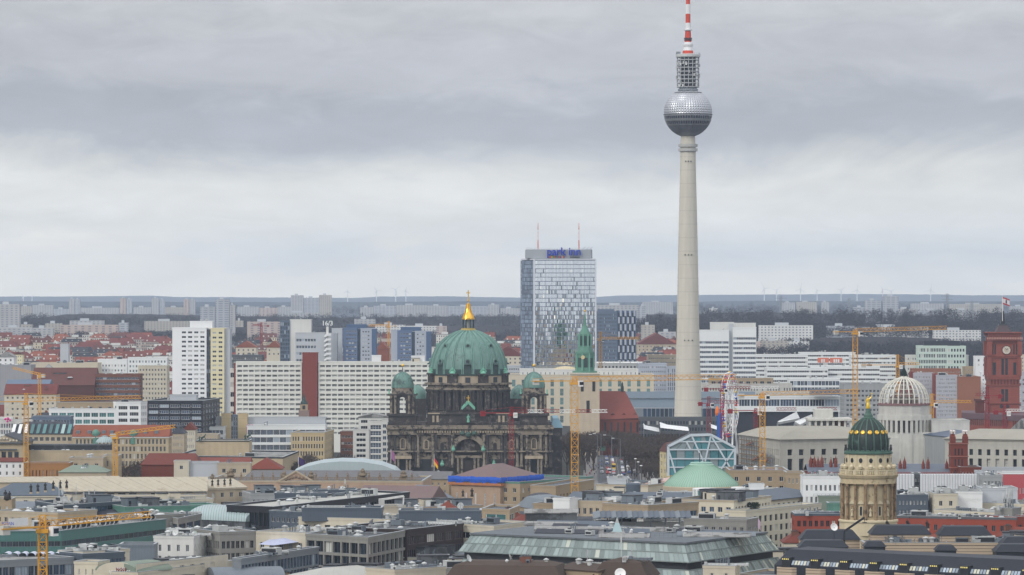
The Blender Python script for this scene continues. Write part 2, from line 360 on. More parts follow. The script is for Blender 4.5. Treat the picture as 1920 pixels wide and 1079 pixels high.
def bld(name,label,cat,pts,zt,depth=18,wall=None,roof=None,fac=None,rt='flat',rh=5,over=.4,par=.7,n_cl=0,cl=None,z0=0,group=None,cornice=None,rng=RN,ridge=None,hip=.25,mans=None):
 """one building: pierced walls, parapet or pitched roof, cornice, roof furniture. zt = eaves height"""
 poly=foot(pts,depth);c=Vector((sum(p[0]for p in poly)/len(poly),sum(p[1]for p in poly)/len(poly)))
 th=thing(name,label,cat,(c.x,c.y,z0),group);mb=MB();wins=[];fac=dict(fac or{})
 if not fac and name in('building','house','library','opera_house','town_palace')and depth>6 and rt not in('mansard','barrel')and wall and wall.name in('tan','cream','cream_dark','sandstone','offwhite','grey_wall','peach','white_wall','stone_grey'):
  fac[0]=sp(max(2,int((Vector(poly[1])-Vector(poly[0])).length/4.2)),3.5,.34,.5,fl=2,top=1.2)
 s0=fac.get(0)or fac.get(1)
 if s0 and c.y<3200 and z0==0:
  w0=(Vector(poly[1])-Vector(poly[0])).length if fac.get(0)else(Vector(poly[2])-Vector(poly[1])).length
  for e in((1,3)if fac.get(0)else(0,3)):
   if e not in fac and len(poly)==4:
    ww_=(Vector(poly[(e+1)%4])-Vector(poly[e])).length;s1=dict(s0);s1['n']=max(1,round(s0['n']*ww_/w0))
    if ww_>4:fac[e]=s1
 for i in range(len(poly)):
  facade(mb,th,poly[i],poly[(i+1)%len(poly)],z0,zt,fac.get(i),wins)
 mb.build('wall',wall,th);put_windows(th,wins)
 inner=offset_poly(poly,.45);outer=offset_poly(poly,-over)
 if rt=='flat':
  b=MB();n=len(poly);o2=offset_poly(poly,-.12)
  vs=[(*p,zt)for p in o2]+[(*p,zt+par)for p in o2]+[(*p,zt+par)for p in inner]+[(*p,zt+.05)for p in inner]
  fs=[]
  for i in range(n):
   j=(i+1)%n
   for q in range(3):fs.append([q*n+i,q*n+j,(q+1)*n+j,(q+1)*n+i])
  b.add(vs,fs);b.build('parapet',cornice or wall,th)
  if c.y<2300:
   b=MB();o3=offset_poly(poly,-.2);i3=offset_poly(poly,.5);vs=[(*p,zt+par+.01)for p in o3]+[(*p,zt+par+.1)for p in o3]+[(*p,zt+par+.1)for p in i3]+[(*p,zt+par+.01)for p in i3]
   b.add(vs,[[q*n+i,q*n+(i+1)%n,(q+1)*n+(i+1)%n,(q+1)*n+i]for i in range(n)for q in range(3)]);b.build('coping',mat('coping',(.36,.38,.39),.6,.2,.5),th)
  b=MB();b.quad(*[(*p,zt+.06)for p in offset_poly(poly,.3)]);b.build('roof',roof,th)
  ztop=zt+.06
 else:
  b=MB();A,B,C,D=[Vector((*p,zt))for p in outer]
  if rt in('gable','hip'):
   long_ab=(B-A).length>=(C-B).length if ridge is None else ridge=='ab'
   if not long_ab:A,B,C,D=B,C,D,A
   m1=(A+D)/2;m2=(B+C)/2;r=(m2-m1)
   k=hip if rt=='hip' else 0
   m1=m1+r*k+Vector((0,0,rh));m2=m2-r*k+Vector((0,0,rh))
   lo=Vector((0,0,-.25))
   b.add([A,B,C,D,m1,m2,A+lo,B+lo,C+lo,D+lo],[[0,1,5,4],[2,3,4,5],[1,2,5],[3,0,4],[6,7,1,0],[7,8,2,1],[8,9,3,2],[9,6,0,3]])
  elif rt=='barrel':
   nn=14;long_ab=(B-A).length>=(C-B).length if ridge is None else ridge=='ab'
   if not long_ab:A,B,C,D=B,C,D,A
   vs=[]
   for i in range(nn+1):
    a=pi*i/nn;k=.5-.5*cos(a);hgt=Vector((0,0,rh*sin(a)));vs+=[A*(1-k)+D*k+hgt,B*(1-k)+C*k+hgt]
   b.add(vs,[[2*i,2*i+1,2*i+3,2*i+2]for i in range(nn)]+[[2*i for i in range(nn+1)][::-1],[2*i+1 for i in range(nn+1)]])
  elif rt=='mansard':
   ins=mans or 2.5;up_=[Vector((*p,zt+rh))for p in offset_poly(poly,ins)];up2=[Vector((*p,zt+rh+(.9 if depth>12 else.1)))for p in offset_poly(poly,ins+(3.5 if depth>12 else.6))]
   n=len(poly);o_=[Vector((*p,zt))for p in outer];b.add(o_+up_+up2,[[i,(i+1)%n,n+(i+1)%n,n+i]for i in range(n)]+[[n+i,n+(i+1)%n,2*n+(i+1)%n,2*n+i]for i in range(n)]+[list(range(2*n,3*n))])
  elif rt=='pyramid':
   top=Vector((c.x,c.y,zt+rh));o_=[Vector((*p,zt))for p in outer];n=len(o_);b.add(o_+[top],[[i,(i+1)%n,n]for i in range(n)])
  b.build('roof',roof,th,smooth=(rt=='barrel'));ztop=zt+rh*.4
 if cornice is not None and rt!='flat':
  b=MB();b.prism(offset_poly(poly,-.35),zt-.7,zt-.02,top=False);b.build('cornice',cornice,th)
 if n_cl and rt=='flat' and c.y<1520:n_cl=int(n_cl*1.9)+3
 if n_cl:clutter(th,offset_poly(poly,1.5),ztop if rt!='mansard' else zt+rh,n_cl,rng,cl or('vent','plant','skylight','pipe','vent'))
 return th,poly
# ---------------------------------------------------------------- palette
mat('zinc',(.19,.215,.24),.5,.25,.2,.1,metal=.2,lines=[(3,.9,.08,.18)])
mat('white_metal',(.46,.47,.46),.5,.25,.6,rnd=.25);mat('dark_metal',(.035,.038,.045),.45,.15,.4)
mat('roof_grey',(.135,.145,.155),.85,.3,.12,grime=((.07,.075,.08),.5,.07,.13),lines=[(0,5.3,.03,.3),(1,3.1,.06,.3)]);mat('roof_light',(.30,.30,.29),.85,.25,.1,grime=((.14,.14,.135),.5,.07,.14),lines=[(0,6.3,.03,.25),(1,3.7,.05,.25)]);mat('roof_dark',(.05,.055,.062),.85,.3,.1,grime=((.10,.105,.11),.55,.1,.25))
mat('roof_cream',(.43,.395,.32),.8,.2,.12,.15,lines=[(3,3.1,.05,.3),(3,9.3,.03,.3)],grime=((.30,.26,.20),.55,.15,.12));mat('slate',(.045,.05,.065),.6,.2,.5,lines=[(3,.7,.12,.35)])
mat('cream',(.54,.50,.41),.8,.14,.15,.12);mat('cream_dark',(.44,.38,.29),.85,.15,.2,.15);mat('white_wall',(.70,.71,.70),.8,.06,.1,.08)
mat('offwhite',(.60,.60,.57),.8,.1,.1,.12);mat('tan',(.37,.30,.21),.85,.14,.2,.15);mat('sandstone',(.44,.37,.26),.85,.18,.3,.2,lines=[(2,.9,.05,.15)])
mat('brick_red',(.19,.058,.038),.85,.16,.3,.1,lines=[(2,.6,.12,.15)]);mat('brick_brown',(.20,.10,.07),.85,.2,.4)
mat('tile_red',(.20,.060,.040),.8,.3,.25,rnd=.2,lines=[(2,.45,.2,.2)]);mat('tile_orange',(.26,.095,.055),.8,.18,.25,lines=[(2,.45,.2,.2)])
mat('tile_dark',(.13,.055,.045),.8,.22,.25,rnd=.25);mat('copper',(.13,.26,.21),.6,.16,.25,.22,lines=[(3,1.1,.07,.15)])
mat('copper_pale',(.24,.44,.32),.6,.1,.15,.1);mat('grey_wall',(.34,.35,.35),.85,.12,.15,.15);mat('grey_dark',(.13,.14,.15),.8,.15,.2,.1)
mat('concrete',(.50,.495,.46),.9,.2,.25,.25,bump=.2);mat('pink',(.55,.42,.38),.8,.1,.2,.1);mat('bluegrey',(.15,.19,.25),.7,.1,.15,.06)
mat('greengrey',(.22,.26,.215),.8,.2,.2);mat('gold',(.75,.48,.10),.3,.12,1.0,metal=.75);mat('yellow',(.60,.34,.05),.55,.12,1.0);mat('crane_red',(.27,.025,.035),.55,.12,1.0)
mat('white_paint',(.72,.72,.70),.5,.08,.6);mat('steel',(.28,.30,.32),.4,.1,.5,metal=.4)
glass('glass_dark',(.018,.024,.033),blind=.10,spec=.3);glass('glass_home',(.03,.04,.052),blind=.36,spec=.3,blindcol=(.42,.43,.42));glass('glass_teal',(.06,.16,.16),.1,blind=.05,blindcol=(.3,.42,.4))
glass('glass_blue',(.028,.050,.085),.1,blind=.1,blindcol=(.3,.36,.42))
G=MATS
def sp(n=8,fh=3.3,wf=.5,hf=.55,gl='glass_dark',fr='white_paint',**k):return dict(n=n,fh=fh,wf=wf,hf=hf,gl=G[gl],fr=G[fr],**k)
# ---------------------------------------------------------------- ground, streets, hills, haze
def struct(name,b,m):o=b.build(name,m);o['kind']='structure';return o
b=MB();b.quad((-45000,-20000,0),(45000,-20000,0),(45000,45000,0),(-45000,45000,0))
struct('ground',b,mat('ground_city',(.055,.055,.055),.95,.5,.004,grime=((.035,.04,.038),.45,.15,.0015)))
# ================================================================ landmark towers and churches
def thp(name,label,cat,px,d,group=None,z=0):return thing(name,label,cat,(X(px,d),d,z),group)
def figure(b,x,y,z,h,arm=0):
 """small standing statue: robe, shoulders, head, arms"""
 k=h/1.8
 b.lathe(x,y,[(.30*k,z),(.34*k,z+.1*k),(.22*k,z+.75*k),(.19*k,z+.95*k),(.27*k,z+1.25*k),(.25*k,z+1.42*k),(.09*k,z+1.5*k),(.08*k,z+1.55*k),(.13*k,z+1.64*k),(.12*k,z+1.75*k),(.03*k,z+1.8*k)],8)
 b.bar((x-.22*k,y,z+1.38*k),(x-.36*k,y-.1*k,z+.9*k),.13*k,w2=.09*k,n=6)
 if arm:b.bar((x+.22*k,y,z+1.38*k),(x+.48*k,y,z+1.75*k),.12*k,w2=.08*k,n=6);b.bar((x+.48*k,y,z+1.75*k),(x+.55*k,y,z+2.15*k),.09*k,w2=.06*k,n=6);b.ball(x+.56*k,y,z+2.2*k,.12*k,6,4)
 else:b.bar((x+.22*k,y,z+1.38*k),(x+.38*k,y-.15*k,z+1.0*k),.13*k,w2=.09*k,n=6)
# ---- television tower
TD=2595;k_=TD/FP;tx=X(1290,TD)
t=thp('television_tower','tall pale concrete television tower with silver sphere and red and white antenna','tower',1290,TD)
mc_=mat('tower_concrete',(.54,.515,.45),.85,.12,.04,.16,lines=[(2,9.0,.06,.12)])
prof=[(26*k_*1.35,0),(26*k_*1.12,Z(800,TD)),(26*k_,Z(785,TD)),(23.4*k_,Z(700,TD)),(21.6*k_,Z(640,TD)),(19.8*k_,Z(540,TD)),(17.6*k_,Z(430,TD)),(15.2*k_,Z(330,TD)),(14.4*k_,Z(280,TD)),(13.2*k_,Z(256,TD)),(13*k_,Z(246,TD))]
MB().lathe(tx,TD,prof,40).build('shaft',mc_,t,True)
for py in(273.5,281.5):MB().lathe(tx,TD,[(14*k_,Z(py+3.4,TD)),(17.8*k_,Z(py+3,TD)),(18.2*k_,Z(py-2.2,TD)),(14*k_,Z(py-2.6,TD))],32,cap=False).build('collar_ring',mat('ring_grey',(.45,.45,.43),.7,.1),t)
b=MB()
for py in(305,480,640):
 for a in(-1.9,-1.25,-1.57):
  b.at(tx,TD,0,a+pi/2);b.box(-.3,.3,-(15+(py-305)*.02)*k_-.5,-14*k_,Z(py,TD),Z(py,TD)+.8)
b.T=None;b.build('porthole',G['dark_metal'],t)
R_=45*k_;zc=Z(213,TD);sph=MB();NS=56
rows=[]
for i in range(31):
 lat=-pi/2+pi*i/30;rows.append((R_*cos(lat),zc+R_*sin(lat)))
def sphere_rows(b,i0,i1,poke=0.0,n=NS):
 for j in range(i0,i1):
  for i in range(n):
   a0,a1=2*pi*i/n,2*pi*(i+1)/n;r0,z0=rows[j];r1,z1=rows[j+1]
   q=[(tx+r0*cos(a0),TD+r0*sin(a0),z0),(tx+r0*cos(a1),TD+r0*sin(a1),z0),(tx+r1*cos(a1),TD+r1*sin(a1),z1),(tx+r1*cos(a0),TD+r1*sin(a0),z1)]
   if poke:
    c=sum((Vector(p)for p in q),Vector())/4;nn=(c-Vector((tx,TD,zc))).normalized();q.append(tuple(c+nn*poke));b.add(q,[[0,1,4],[1,2,4],[2,3,4],[3,0,4]])
   else:b.add(q,[[0,1,2,3]])
st_=mat('sphere_steel',(.46,.47,.49),.42,.08,.3,metal=.85)
s1=MB();sphere_rows(s1,14,28,.34);sp_o=s1.build('sphere',st_,t)
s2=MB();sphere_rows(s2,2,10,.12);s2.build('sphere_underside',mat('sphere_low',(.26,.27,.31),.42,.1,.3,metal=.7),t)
band=MB()
def ringz(b,lat0,lat1,rr,m=NS):
 b.lathe(tx,TD,[(rr*cos(lat0),zc+rr*sin(lat0)),(rr*cos(lat1),zc+rr*sin(lat1))],m,cap=False)
la=lambda i:-pi/2+pi*i/30
ringz(band,la(10),la(14),R_*.985);band.build('window_ring',glass('tower_glass',(.04,.045,.07),blind=.0),t)
rb=MB()
for i in(10,11.9,12.3,14):ringz(rb,la(i-.28),la(i+.28),R_*1.006)
for i in range(NS):
 a=2*pi*(i+.5)/NS
 for l0,l1 in((10,12),(12,14)):
  rb.bar((tx+R_*1.003*cos(a)*cos(la(l0)),TD+R_*1.003*sin(a)*cos(la(l0)),zc+R_*sin(la(l0))),(tx+R_*1.003*cos(a)*cos(la(l1)),TD+R_*1.003*sin(a)*cos(la(l1)),zc+R_*sin(la(l1))),.28)
rb.build('window_mullion',st_,t)
cg=MB()
for i in(24.2,14.2):ringz(cg,la(i),la(i+.35),R_*1.025)
cg.build('gutter_ring',mat('gutter',(.12,.12,.13),.5),t)
zt_=Z(165,TD)
MB().lathe(tx,TD,[(19*k_,zc+R_*.93),(19*k_,Z(168,TD)),(17*k_,Z(168,TD)),(17*k_,Z(165,TD))],32).build('sphere_cap',G['steel'],t)
core=MB();core.lathe(tx,TD,[(13*k_,zt_),(13*k_,Z(106,TD))],20);core.build('cage_core',mat('cage_core',(.10,.105,.11),.7),t)
cage=MB();rc=20.5*k_
for i in range(16):
 a=2*pi*i/16;cage.bar((tx+rc*cos(a),TD+rc*sin(a),zt_),(tx+rc*cos(a),TD+rc*sin(a),Z(107,TD)),.42)
for j in range(9):
 z=zt_+(Z(107,TD)-zt_)*j/8;cage.lathe(tx,TD,[(rc-1.6,z),(rc+.25,z),(rc+.25,z+.55),(rc-1.6,z+.55)],20,cap=False)
cage.build('antenna_cage',mat('cage',(.40,.41,.42),.6,.15),t)
rg=random.Random(3);dsh=MB()
for i in range(26):
 a=rg.random()*2*pi;z=zt_+rg.random()*(Z(110,TD)-zt_-2);r=rc+.4;dsh.T=Matrix.Translation((tx+r*cos(a),TD+r*sin(a),z))@Matrix.Rotation(a+pi/2,4,'Z');dsh.box(-.5,.5,-.4,.4,-.9,.9)
dsh.build('antenna_panel',G['white_metal'],t)
MB().lathe(tx,TD,[(20*k_,Z(109,TD)),(23*k_,Z(108,TD)),(23.4*k_,Z(103.5,TD)),(20*k_,Z(102.5,TD)),(12*k_,Z(102,TD))],32).build('platform',G['white_metal'],t)
b=MB()
for i in range(24):
 a=2*pi*i/24;b.bar((tx+22.6*k_*cos(a),TD+22.6*k_*sin(a),Z(103,TD)),(tx+22.6*k_*cos(a),TD+22.6*k_*sin(a),Z(100,TD)),.15)
b.box(tx-22*k_,tx-14*k_,TD-2,TD+2,Z(103,TD),Z(98,TD));b.build('platform_railing',G['steel'],t)
ar,aw=mat('antenna_red',(.55,.085,.04),.6,.08),mat('antenna_white',(.68,.68,.68),.6,.06)
segs=[(102,96,10,9.6,1),(96,80,9.4,6.5,0),(80,59,6.4,5.3,1),(59,44,5.2,5.0,0),(44,27,4.6,4.6,1),(27,9,4.6,4.5,0),(9,-20,4.0,3.8,1),(-20,-48,3.4,3.2,0),(-48,-80,2.8,2.5,1),(-80,-115,2.1,1.9,0),(-115,-160,1.4,1.2,1),(-160,-208,.9,.5,0)]
for(y0,y1,r0,r1,red)in segs:MB().lathe(tx,TD,[(r0*k_,Z(y0,TD)),(r1*k_,Z(y1,TD))],16).build('antenna_section',ar if red else aw,t,True)
for py,r in((57,8.2),(76,7.6),(73,7.6),(86,9.8),(84,9.8)):MB().lathe(tx,TD,[(4*k_,Z(py+1,TD)),(r*k_,Z(py+.9,TD)),(r*k_,Z(py-.9,TD)),(4*k_,Z(py-1,TD))],20,cap=False).build('antenna_flange',aw if py not in(76,73)else G['dark_metal'],t)
# ---- hotel high-rise with mirror facade
HD=2960;hk=HD/FP
hx0,hxc,hx1=X(977,HD+16),X(1002,HD),X(1117,HD)
t=thing('hotel_tower','mirror glass hotel high-rise with blue park inn sign on its roof','high-rise',((hx0+hx1)/2,HD+14,0))
zr=Z(487,HD)
mir=bpy.data.materials.new('mirror_pane');mir.use_nodes=True;bs=mir.node_tree.nodes['Principled BSDF'];MATS['mirror_pane']=mir
bs.inputs['Metallic'].default_value=1;bs.inputs['Roughness'].default_value=.02;bs.inputs['Base Color'].default_value=(.93,.93,.89,1)
fdark=mat('mullion_blue',(.16,.19,.25),.5,.1)
A=Vector((hxc,HD));B_=Vector((hx1,HD));LFT=Vector((hx0,HD+16));BK=LFT+(B_-A)
b=MB();b.prism([tuple(A+Vector((.3,.5))),tuple(B_+Vector((-.3,.5))),tuple(BK),tuple(LFT+Vector((.3,0)))],0,zr-.5);b.build('wall',fdark,t)
rg=random.Random(5);NF,NC=40,44
def mirror_face(P0,P1,nc,prefix_cap,mt,tilt):
 u=(P1-P0);W=u.length;u.normalize();nr=Vector((u.y,-u.x));pn=[]
 for f in range(NF):
  z1=zr-1.1-f*3.2;z0=z1-2.7
  for c in range(nc):
   a=W*(c+.08)/nc;d=W*(c+.94)/nc;k9=tilt*(2.5 if rg.random()<.05 else 1);tx_=rg.gauss(0,k9*.4);tz_=rg.gauss(0,k9)
   def q(x,z,s,v):p=P0+u*x+nr*(.25+s*tx_*(d-a)/2+v*tz_*1.2);return(p.x,p.y,z)
   pn.append([q(a,z0,-1,-1),q(d,z0,1,-1),q(d,z1,1,1),q(a,z1,-1,1)])
 for i,p in enumerate(pn[:prefix_cap]):MB().quad(*p).build('window_pane',mt,t)
 m=MB()
 for p in pn[prefix_cap:]:m.quad(*p)
 m.build('window_pane',mt,t)['kind']='stuff'
mirror_face(A,B_,NC,98,mir,.004)
gs=glass('hotel_side_glass',(.16,.20,.26),.2,.0)
mirror_face(LFT,A+Vector((-.3,0)),9,0,gs,.001)
b=MB();fr_=mat('mullion_light',(.22,.26,.33),.5,.06)
for c in range(NC+1):
 if c%4==0:x=A.x+(B_.x-A.x)*c/NC;b.box(x-.14,x+.14,HD-.45,HD+.4,3,zr-.6)
for c in range(10):
 p=LFT.lerp(A,c/9);b.bar((p.x-.3,p.y-.2,3),(p.x-.3,p.y-.2,zr-.6),.3)
for f in range(0,NF):z=zr-.9-f*3.2;b.box(A.x,B_.x,HD-.38,HD+.35,z-.16,z+.16)
b.build('mullion_grid',fr_,t)
MB().box(A.x-.9,A.x+.5,HD-.8,HD+1,3,zr+.4).build('corner_pier',mat('pale_metal',(.55,.57,.60),.5,.05),t)
MB().box(B_.x-.5,B_.x+.5,HD-.7,HD+1,3,zr+.4).build('corner_pier',G['pale_metal'],t)
b=MB();b.prism([tuple(A+Vector((-.7,-.3))),tuple(B_+Vector((.4,-.3))),tuple(BK),tuple(LFT)],zr-.45,zr+.5);b.build('roof',G['pale_metal'],t)
b=MB();b.prism([(X(990,HD),HD+5),(X(1105,HD),HD+3),(X(1103,HD),HD+22),(X(990,HD),HD+22)],zr+.5,zr+3.6);b.build('plant_floor',mat('plant_floor',(.25,.25,.27),.7,.4,.6),t)
cz0,cz1=Z(485,HD),Z(468.5,HD)
b=MB();b.prism([(X(986,HD),HD+4),(X(1026,HD),HD+1),(X(1089,HD),HD+1),(X(1108,HD),HD+2),(X(1111,HD),HD+6),(X(1111,HD),HD+26),(X(985,HD),HD+26)],cz0,cz1,bot=True)
b.build('roof_crown',mat('crown_grey',(.34,.36,.38),.6,.08,.3,lines=[(0,1.2,.08,.15)]),t)
b=MB()
for i in range(40):
 x=X(987+i*3.1,HD);b.bar((x,HD+4.3,cz1),(x,HD+4.3,cz1+1),.1)
b.bar((X(986,HD),HD+4.3,cz1+1),(X(1110,HD),HD+4.3,cz1+1),.12)
for px in(1093,1100,1107):b.bar((X(px,HD),HD+5,cz1+.3),(X(px+5,HD),HD+5,cz1+2.0),.25)
b.build('crown_railing',G['steel'],t)
def text(body,size,mt,th,loc,ext=.1,yaw=0,name='sign_letters',bold=0,width=None,rx=pi/2):
 c=bpy.data.curves.new('txt','FONT');c.body=body;c.size=size;c.extrude=ext;c.offset=bold;c.align_x='CENTER';c.space_character=.95;c.resolution_u=2
 o=bpy.data.objects.new('txt',c);me=bpy.data.meshes.new_from_object(o);me.name=name
 ww=max((v.co.x for v in me.vertices),default=1)-min((v.co.x for v in me.vertices),default=0)
 if width:
  s=width/ww
  for v in me.vertices:v.co.x*=s
 me.materials.clear();me.materials.append(mt);o2=bpy.data.objects.new(name,me);sc.collection.objects.link(o2)
 if th is not None:o2.parent=th;o2.location=Vector(loc)-ORG[th]
 else:o2.location=loc
 o2.rotation_euler=(rx,0,yaw);bpy.data.curves.remove(c);return o2
sgn=mat('sign_blue',(.02,.06,.42),.5,.03)
text('park inn',8.6,sgn,t,(X(1057.5,HD),HD-.5,Z(479.5,HD)),.5,bold=.12,width=63*hk)
cols=[(.7,.1,.05),(.8,.4,.05),(.1,.4,.1),(.7,.1,.05),(.05,.3,.3),(.55,.08,.1),(.1,.1,.3),(.8,.35,.1),(.35,.1,.3)]
for i,c in enumerate(cols):MB().box(X(1030+i*3.3,HD),X(1032.6+i*3.3,HD),HD+.4,HD+.95,Z(484.2,HD),Z(481.4,HD)).build('sign_square',mat('sq%d'%i,c,.5,.02),t)
text('by Radisson',2.0,G['dark_metal'],t,(X(1078,HD),HD+.6,Z(484.6,HD)),.1,width=18*hk)
for px in(1009,1086):
 m_=thing('antenna_mast','thin red and white mast %s of the blue hotel sign'%('left' if px==1009 else 'at the right end'),'antenna',(X(px,HD),HD+12,cz1),'masts on the hotel roof')
 ys=[466,462,450,448,434,431,418];rr=[.55,.9,.8,.35,.35,.7,.3]
 for i in range(6):MB().lathe(X(px,HD),HD+12,[(rr[i]*.45,Z(ys[i],HD)+(0 if i else-1)),(rr[i+1]*.42,Z(ys[i+1],HD))],8).build('mast_section',ar if i%2==1 or i==0 else aw,m_)
# ---- cathedral with the big green dome
DD=2000;dk=DD/FP;dx=X(878,DD)
dstone=mat('soot_stone',(.068,.063,.062),.9,.4,.3,.3,grime=((.23,.205,.18),.54,.16,.3))
dstone2=mat('soot_stone_warm',(.27,.235,.19),.9,.3,.3,.3,grime=((.05,.047,.048),.49,.10,.35))
dtan=mat('stone_tan',(.40,.34,.26),.85,.25,.5,.3);dcop=mat('dome_copper',(.16,.26,.23),.5,.16,.12,.5,grime=((.055,.10,.09),.56,.10,.12));drib=mat('dome_rib_light',(.20,.33,.29),.5,.2,.4,.2);dcopd=mat('dome_copper_dark',(.05,.085,.08),.6,.3,.3,.2)
dstat=mat('verdigris',(.20,.42,.32),.6,.15,.8);dgl=glass('church_glass',(.03,.033,.04),blind=0)
t=thp('cathedral','soot-dark baroque cathedral with huge green copper dome and gold lantern cross','cathedral',878,DD)
yc=DD+22 # dome axis lies behind the west front
YF=DD # west front plane
def zz(py,d=DD):return Z(py,d)
DM=yc;kk=DM/FP;zm=lambda py:Z(py,DM);xm=X(878,DM)
# drum
MB().lathe(xm,DM,[(74*kk,zm(845)),(74*kk,zm(777)),(78*kk,zm(776)),(78*kk,zm(770)),(71*kk,zm(769)),(71*kk,zm(731))],48,cap=False).build('drum',dstone,t)
b=MB()
for(r0,r1,y0,y1)in((72,79,731,727),(74,76,727,722),(76,82,722,718)):b.lathe(xm,DM,[(r0*kk,zm(y0)),(r1*kk,zm(y0-.6)),(r1*kk,zm(y1)),(r0*kk,zm(y1-.6))],48,cap=False)
b.build('drum_cornice',dstone2,t)
MB().lathe(xm,DM,[(72*kk,zm(720)),(72*kk,zm(704)),(66*kk,zm(703))],48,cap=False).build('attic_band',dtan,t)
for i in range(32):
 a=2*pi*(i+.5)/32
 for da in(-.035,.035):MB().lathe(xm+76*kk*cos(a+da),DM+76*kk*sin(a+da),[(1.0,zm(769)),(1.15,zm(767)),(.85,zm(765)),(.75,zm(736)),(1.1,zm(733)),(1.1,zm(731))],8).build('drum_column',dstone,t)
wm_=winmesh(2.2,8.0,2,3,G['dark_metal'],dgl)
for i in range(16):
 a=2*pi*i/16+pi/32*0;inst(wm_,'drum_window',t,(xm+71.6*kk*cos(a),DM+71.6*kk*sin(a),zm(763)),a+pi/2)
 if i%2==0:MB().at(xm,DM,0,a).box(72*kk-.2,72.6*kk,-1.3,1.3,zm(717),zm(707)).build('attic_window',dgl,t)
b=MB()
for i in range(8):
 a=2*pi*(i+.5)/8;b.at(xm,DM,0,a);b.box(70*kk,78*kk,-2.6,2.6,zm(718),zm(703));b.box(69*kk,80*kk,-3,3,zm(703),zm(700))
b.T=None;b.build('attic_pier',dstone,t)
for i in range(8):
 a=2*pi*(i+.5)/8;sx_,sy_=xm+75*kk*cos(a),DM+75*kk*sin(a);b=MB()
 figure(b,sx_,sy_,zm(704),4.6);figure(b,sx_-1.2*sin(a),sy_+1.2*cos(a),zm(704),3.4);figure(b,sx_+1.2*sin(a),sy_-1.2*cos(a),zm(704),3.4);b.ball(sx_,sy_,zm(704)+1,1.5,8,5);b.build('angel_group',dstat,t)
# dome shell: profile in photo pixels
dp=[(72.5,702),(72,690),(70,678),(66.5,666),(61,654),(53,643),(43,634),(32,627.5),(22,623),(14.5,621)]
dome=MB().lathe(xm,DM,[(r*kk,zm(y))for r,y in dp],64,cap=False).build('dome',dcop,t,True)
def dome_r(py):
 for(r0,y0),(r1,y1)in zip(dp,dp[1:]):
  if y1<=py<=y0:return(r0+(r1-r0)*(y0-py)/(y0-y1))*kk
 return dp[0][0]*kk
for i in range(24):
 for e in((-.022,.022)if True else(0,)):
  pass
 a=2*pi*(i+.5)/24;b=MB()
 for e in(-.02,.02):
  for(r0,y0),(r1,y1)in zip(dp,dp[1:]):
   w0=.34;b.bar((xm+r0*kk*1.012*cos(a+e),DM+r0*kk*1.012*sin(a+e),zm(y0)+.2),(xm+r1*kk*1.012*cos(a+e*1.2),DM+r1*kk*1.012*sin(a+e*1.2),zm(y1)+.2),w0)
 b.build('dome_rib',drib,dome)
MB().lathe(xm,DM,[(73.2*kk,zm(704)),(73.2*kk,zm(694)),(72.6*kk,zm(692))],64,cap=False).build('dome_foot',dcopd,t)
for i in range(8):
 a=2*pi*i/8+pi/2
 for py,rad in((678,1.35),(649,1.1)):
  r=dome_r(py);b=MB();b.T=Matrix.Translation((xm+r*cos(a),DM+r*sin(a),zm(py)))@Matrix.Rotation(a+pi/2,4,'Z')@Matrix.Rotation(pi/2-.0,4,'X')
  b.lathe(0,0,[(rad*.72,-.8),(rad*.72,.9),(rad*1.15,.9),(rad*1.2,.4),(rad*1.2,-.8)],16,cap=False);f=b.build('round_dormer',dcop,t)
  b2=MB();b2.T=b.T;b2.lathe(0,0,[(rad*.74,.35),(.01,.35)],16,cap=False);b2.build('dormer_window',dgl,t)
 r=dome_r(690);b=MB();b.at(xm,DM,0,a);b.box(r-1.5,r+.25,-1.9,1.9,zm(702),zm(684));b.lathe(r-.2,0,[(1.9,zm(684)),(1.2,zm(681)),(.3,zm(680))],10);b.build('dormer_base',dcopd,t)
# lantern
MB().lathe(xm,DM,[(14.5*kk,zm(621.5)),(14.5*kk,zm(619)),(13*kk,zm(618)),(13*kk,zm(616))],24).build('lantern_gallery',mat('gilt_dark',(.42,.33,.12),.5,.3,1.5),t)
for i in range(8):
 a=2*pi*(i+.5)/8;MB().lathe(xm+10.5*kk*cos(a),DM+10.5*kk*sin(a),[(.5,zm(617)),(.36,zm(615)),(.32,zm(602)),(.5,zm(600))],8).build('lantern_column',dcopd,t)
MB().lathe(xm,DM,[(4*kk,zm(617)),(4*kk,zm(600))],12).build('lantern_core',G['grey_wall'],t)
MB().lathe(xm,DM,[(11.3*kk,zm(600)),(11.3*kk,zm(597)),(9*kk,zm(593)),(5.8*kk,zm(587)),(3.8*kk,zm(580)),(2.9*kk,zm(572)),(2.9*kk,zm(570)),(.5*kk,zm(569))],16,cap=False).build('gilded_spire',G['gold'],t,False)
for i in range(8):
 a=2*pi*(i+.5)/8;b=MB();pr=[(11.6,599.5),(9.4,593),(6.2,587),(4.2,580),(3.2,571)]
 for(r0,y0),(r1,y1)in zip(pr,pr[1:]):b.bar((xm+r0*kk*cos(a),DM+r0*kk*sin(a),zm(y0)),(xm+r1*kk*cos(a),DM+r1*kk*sin(a),zm(y1)),.55)
 b.build('spire_rib',G['gold'],t)
b=MB().ball(xm,DM,zm(564.3),2.0*kk,12,8);b.bar((xm,DM,zm(570)),(xm,DM,zm(565)),.35);b.build('gold_ball',G['gold'],t,True)
b=MB();b.bar((xm,DM,zm(562.5)),(xm,DM,zm(545)),.55);b.bar((xm-3.6*kk,DM,zm(550)),(xm+3.6*kk,DM,zm(550)),.5);b.build('cross',G['gold'],t)
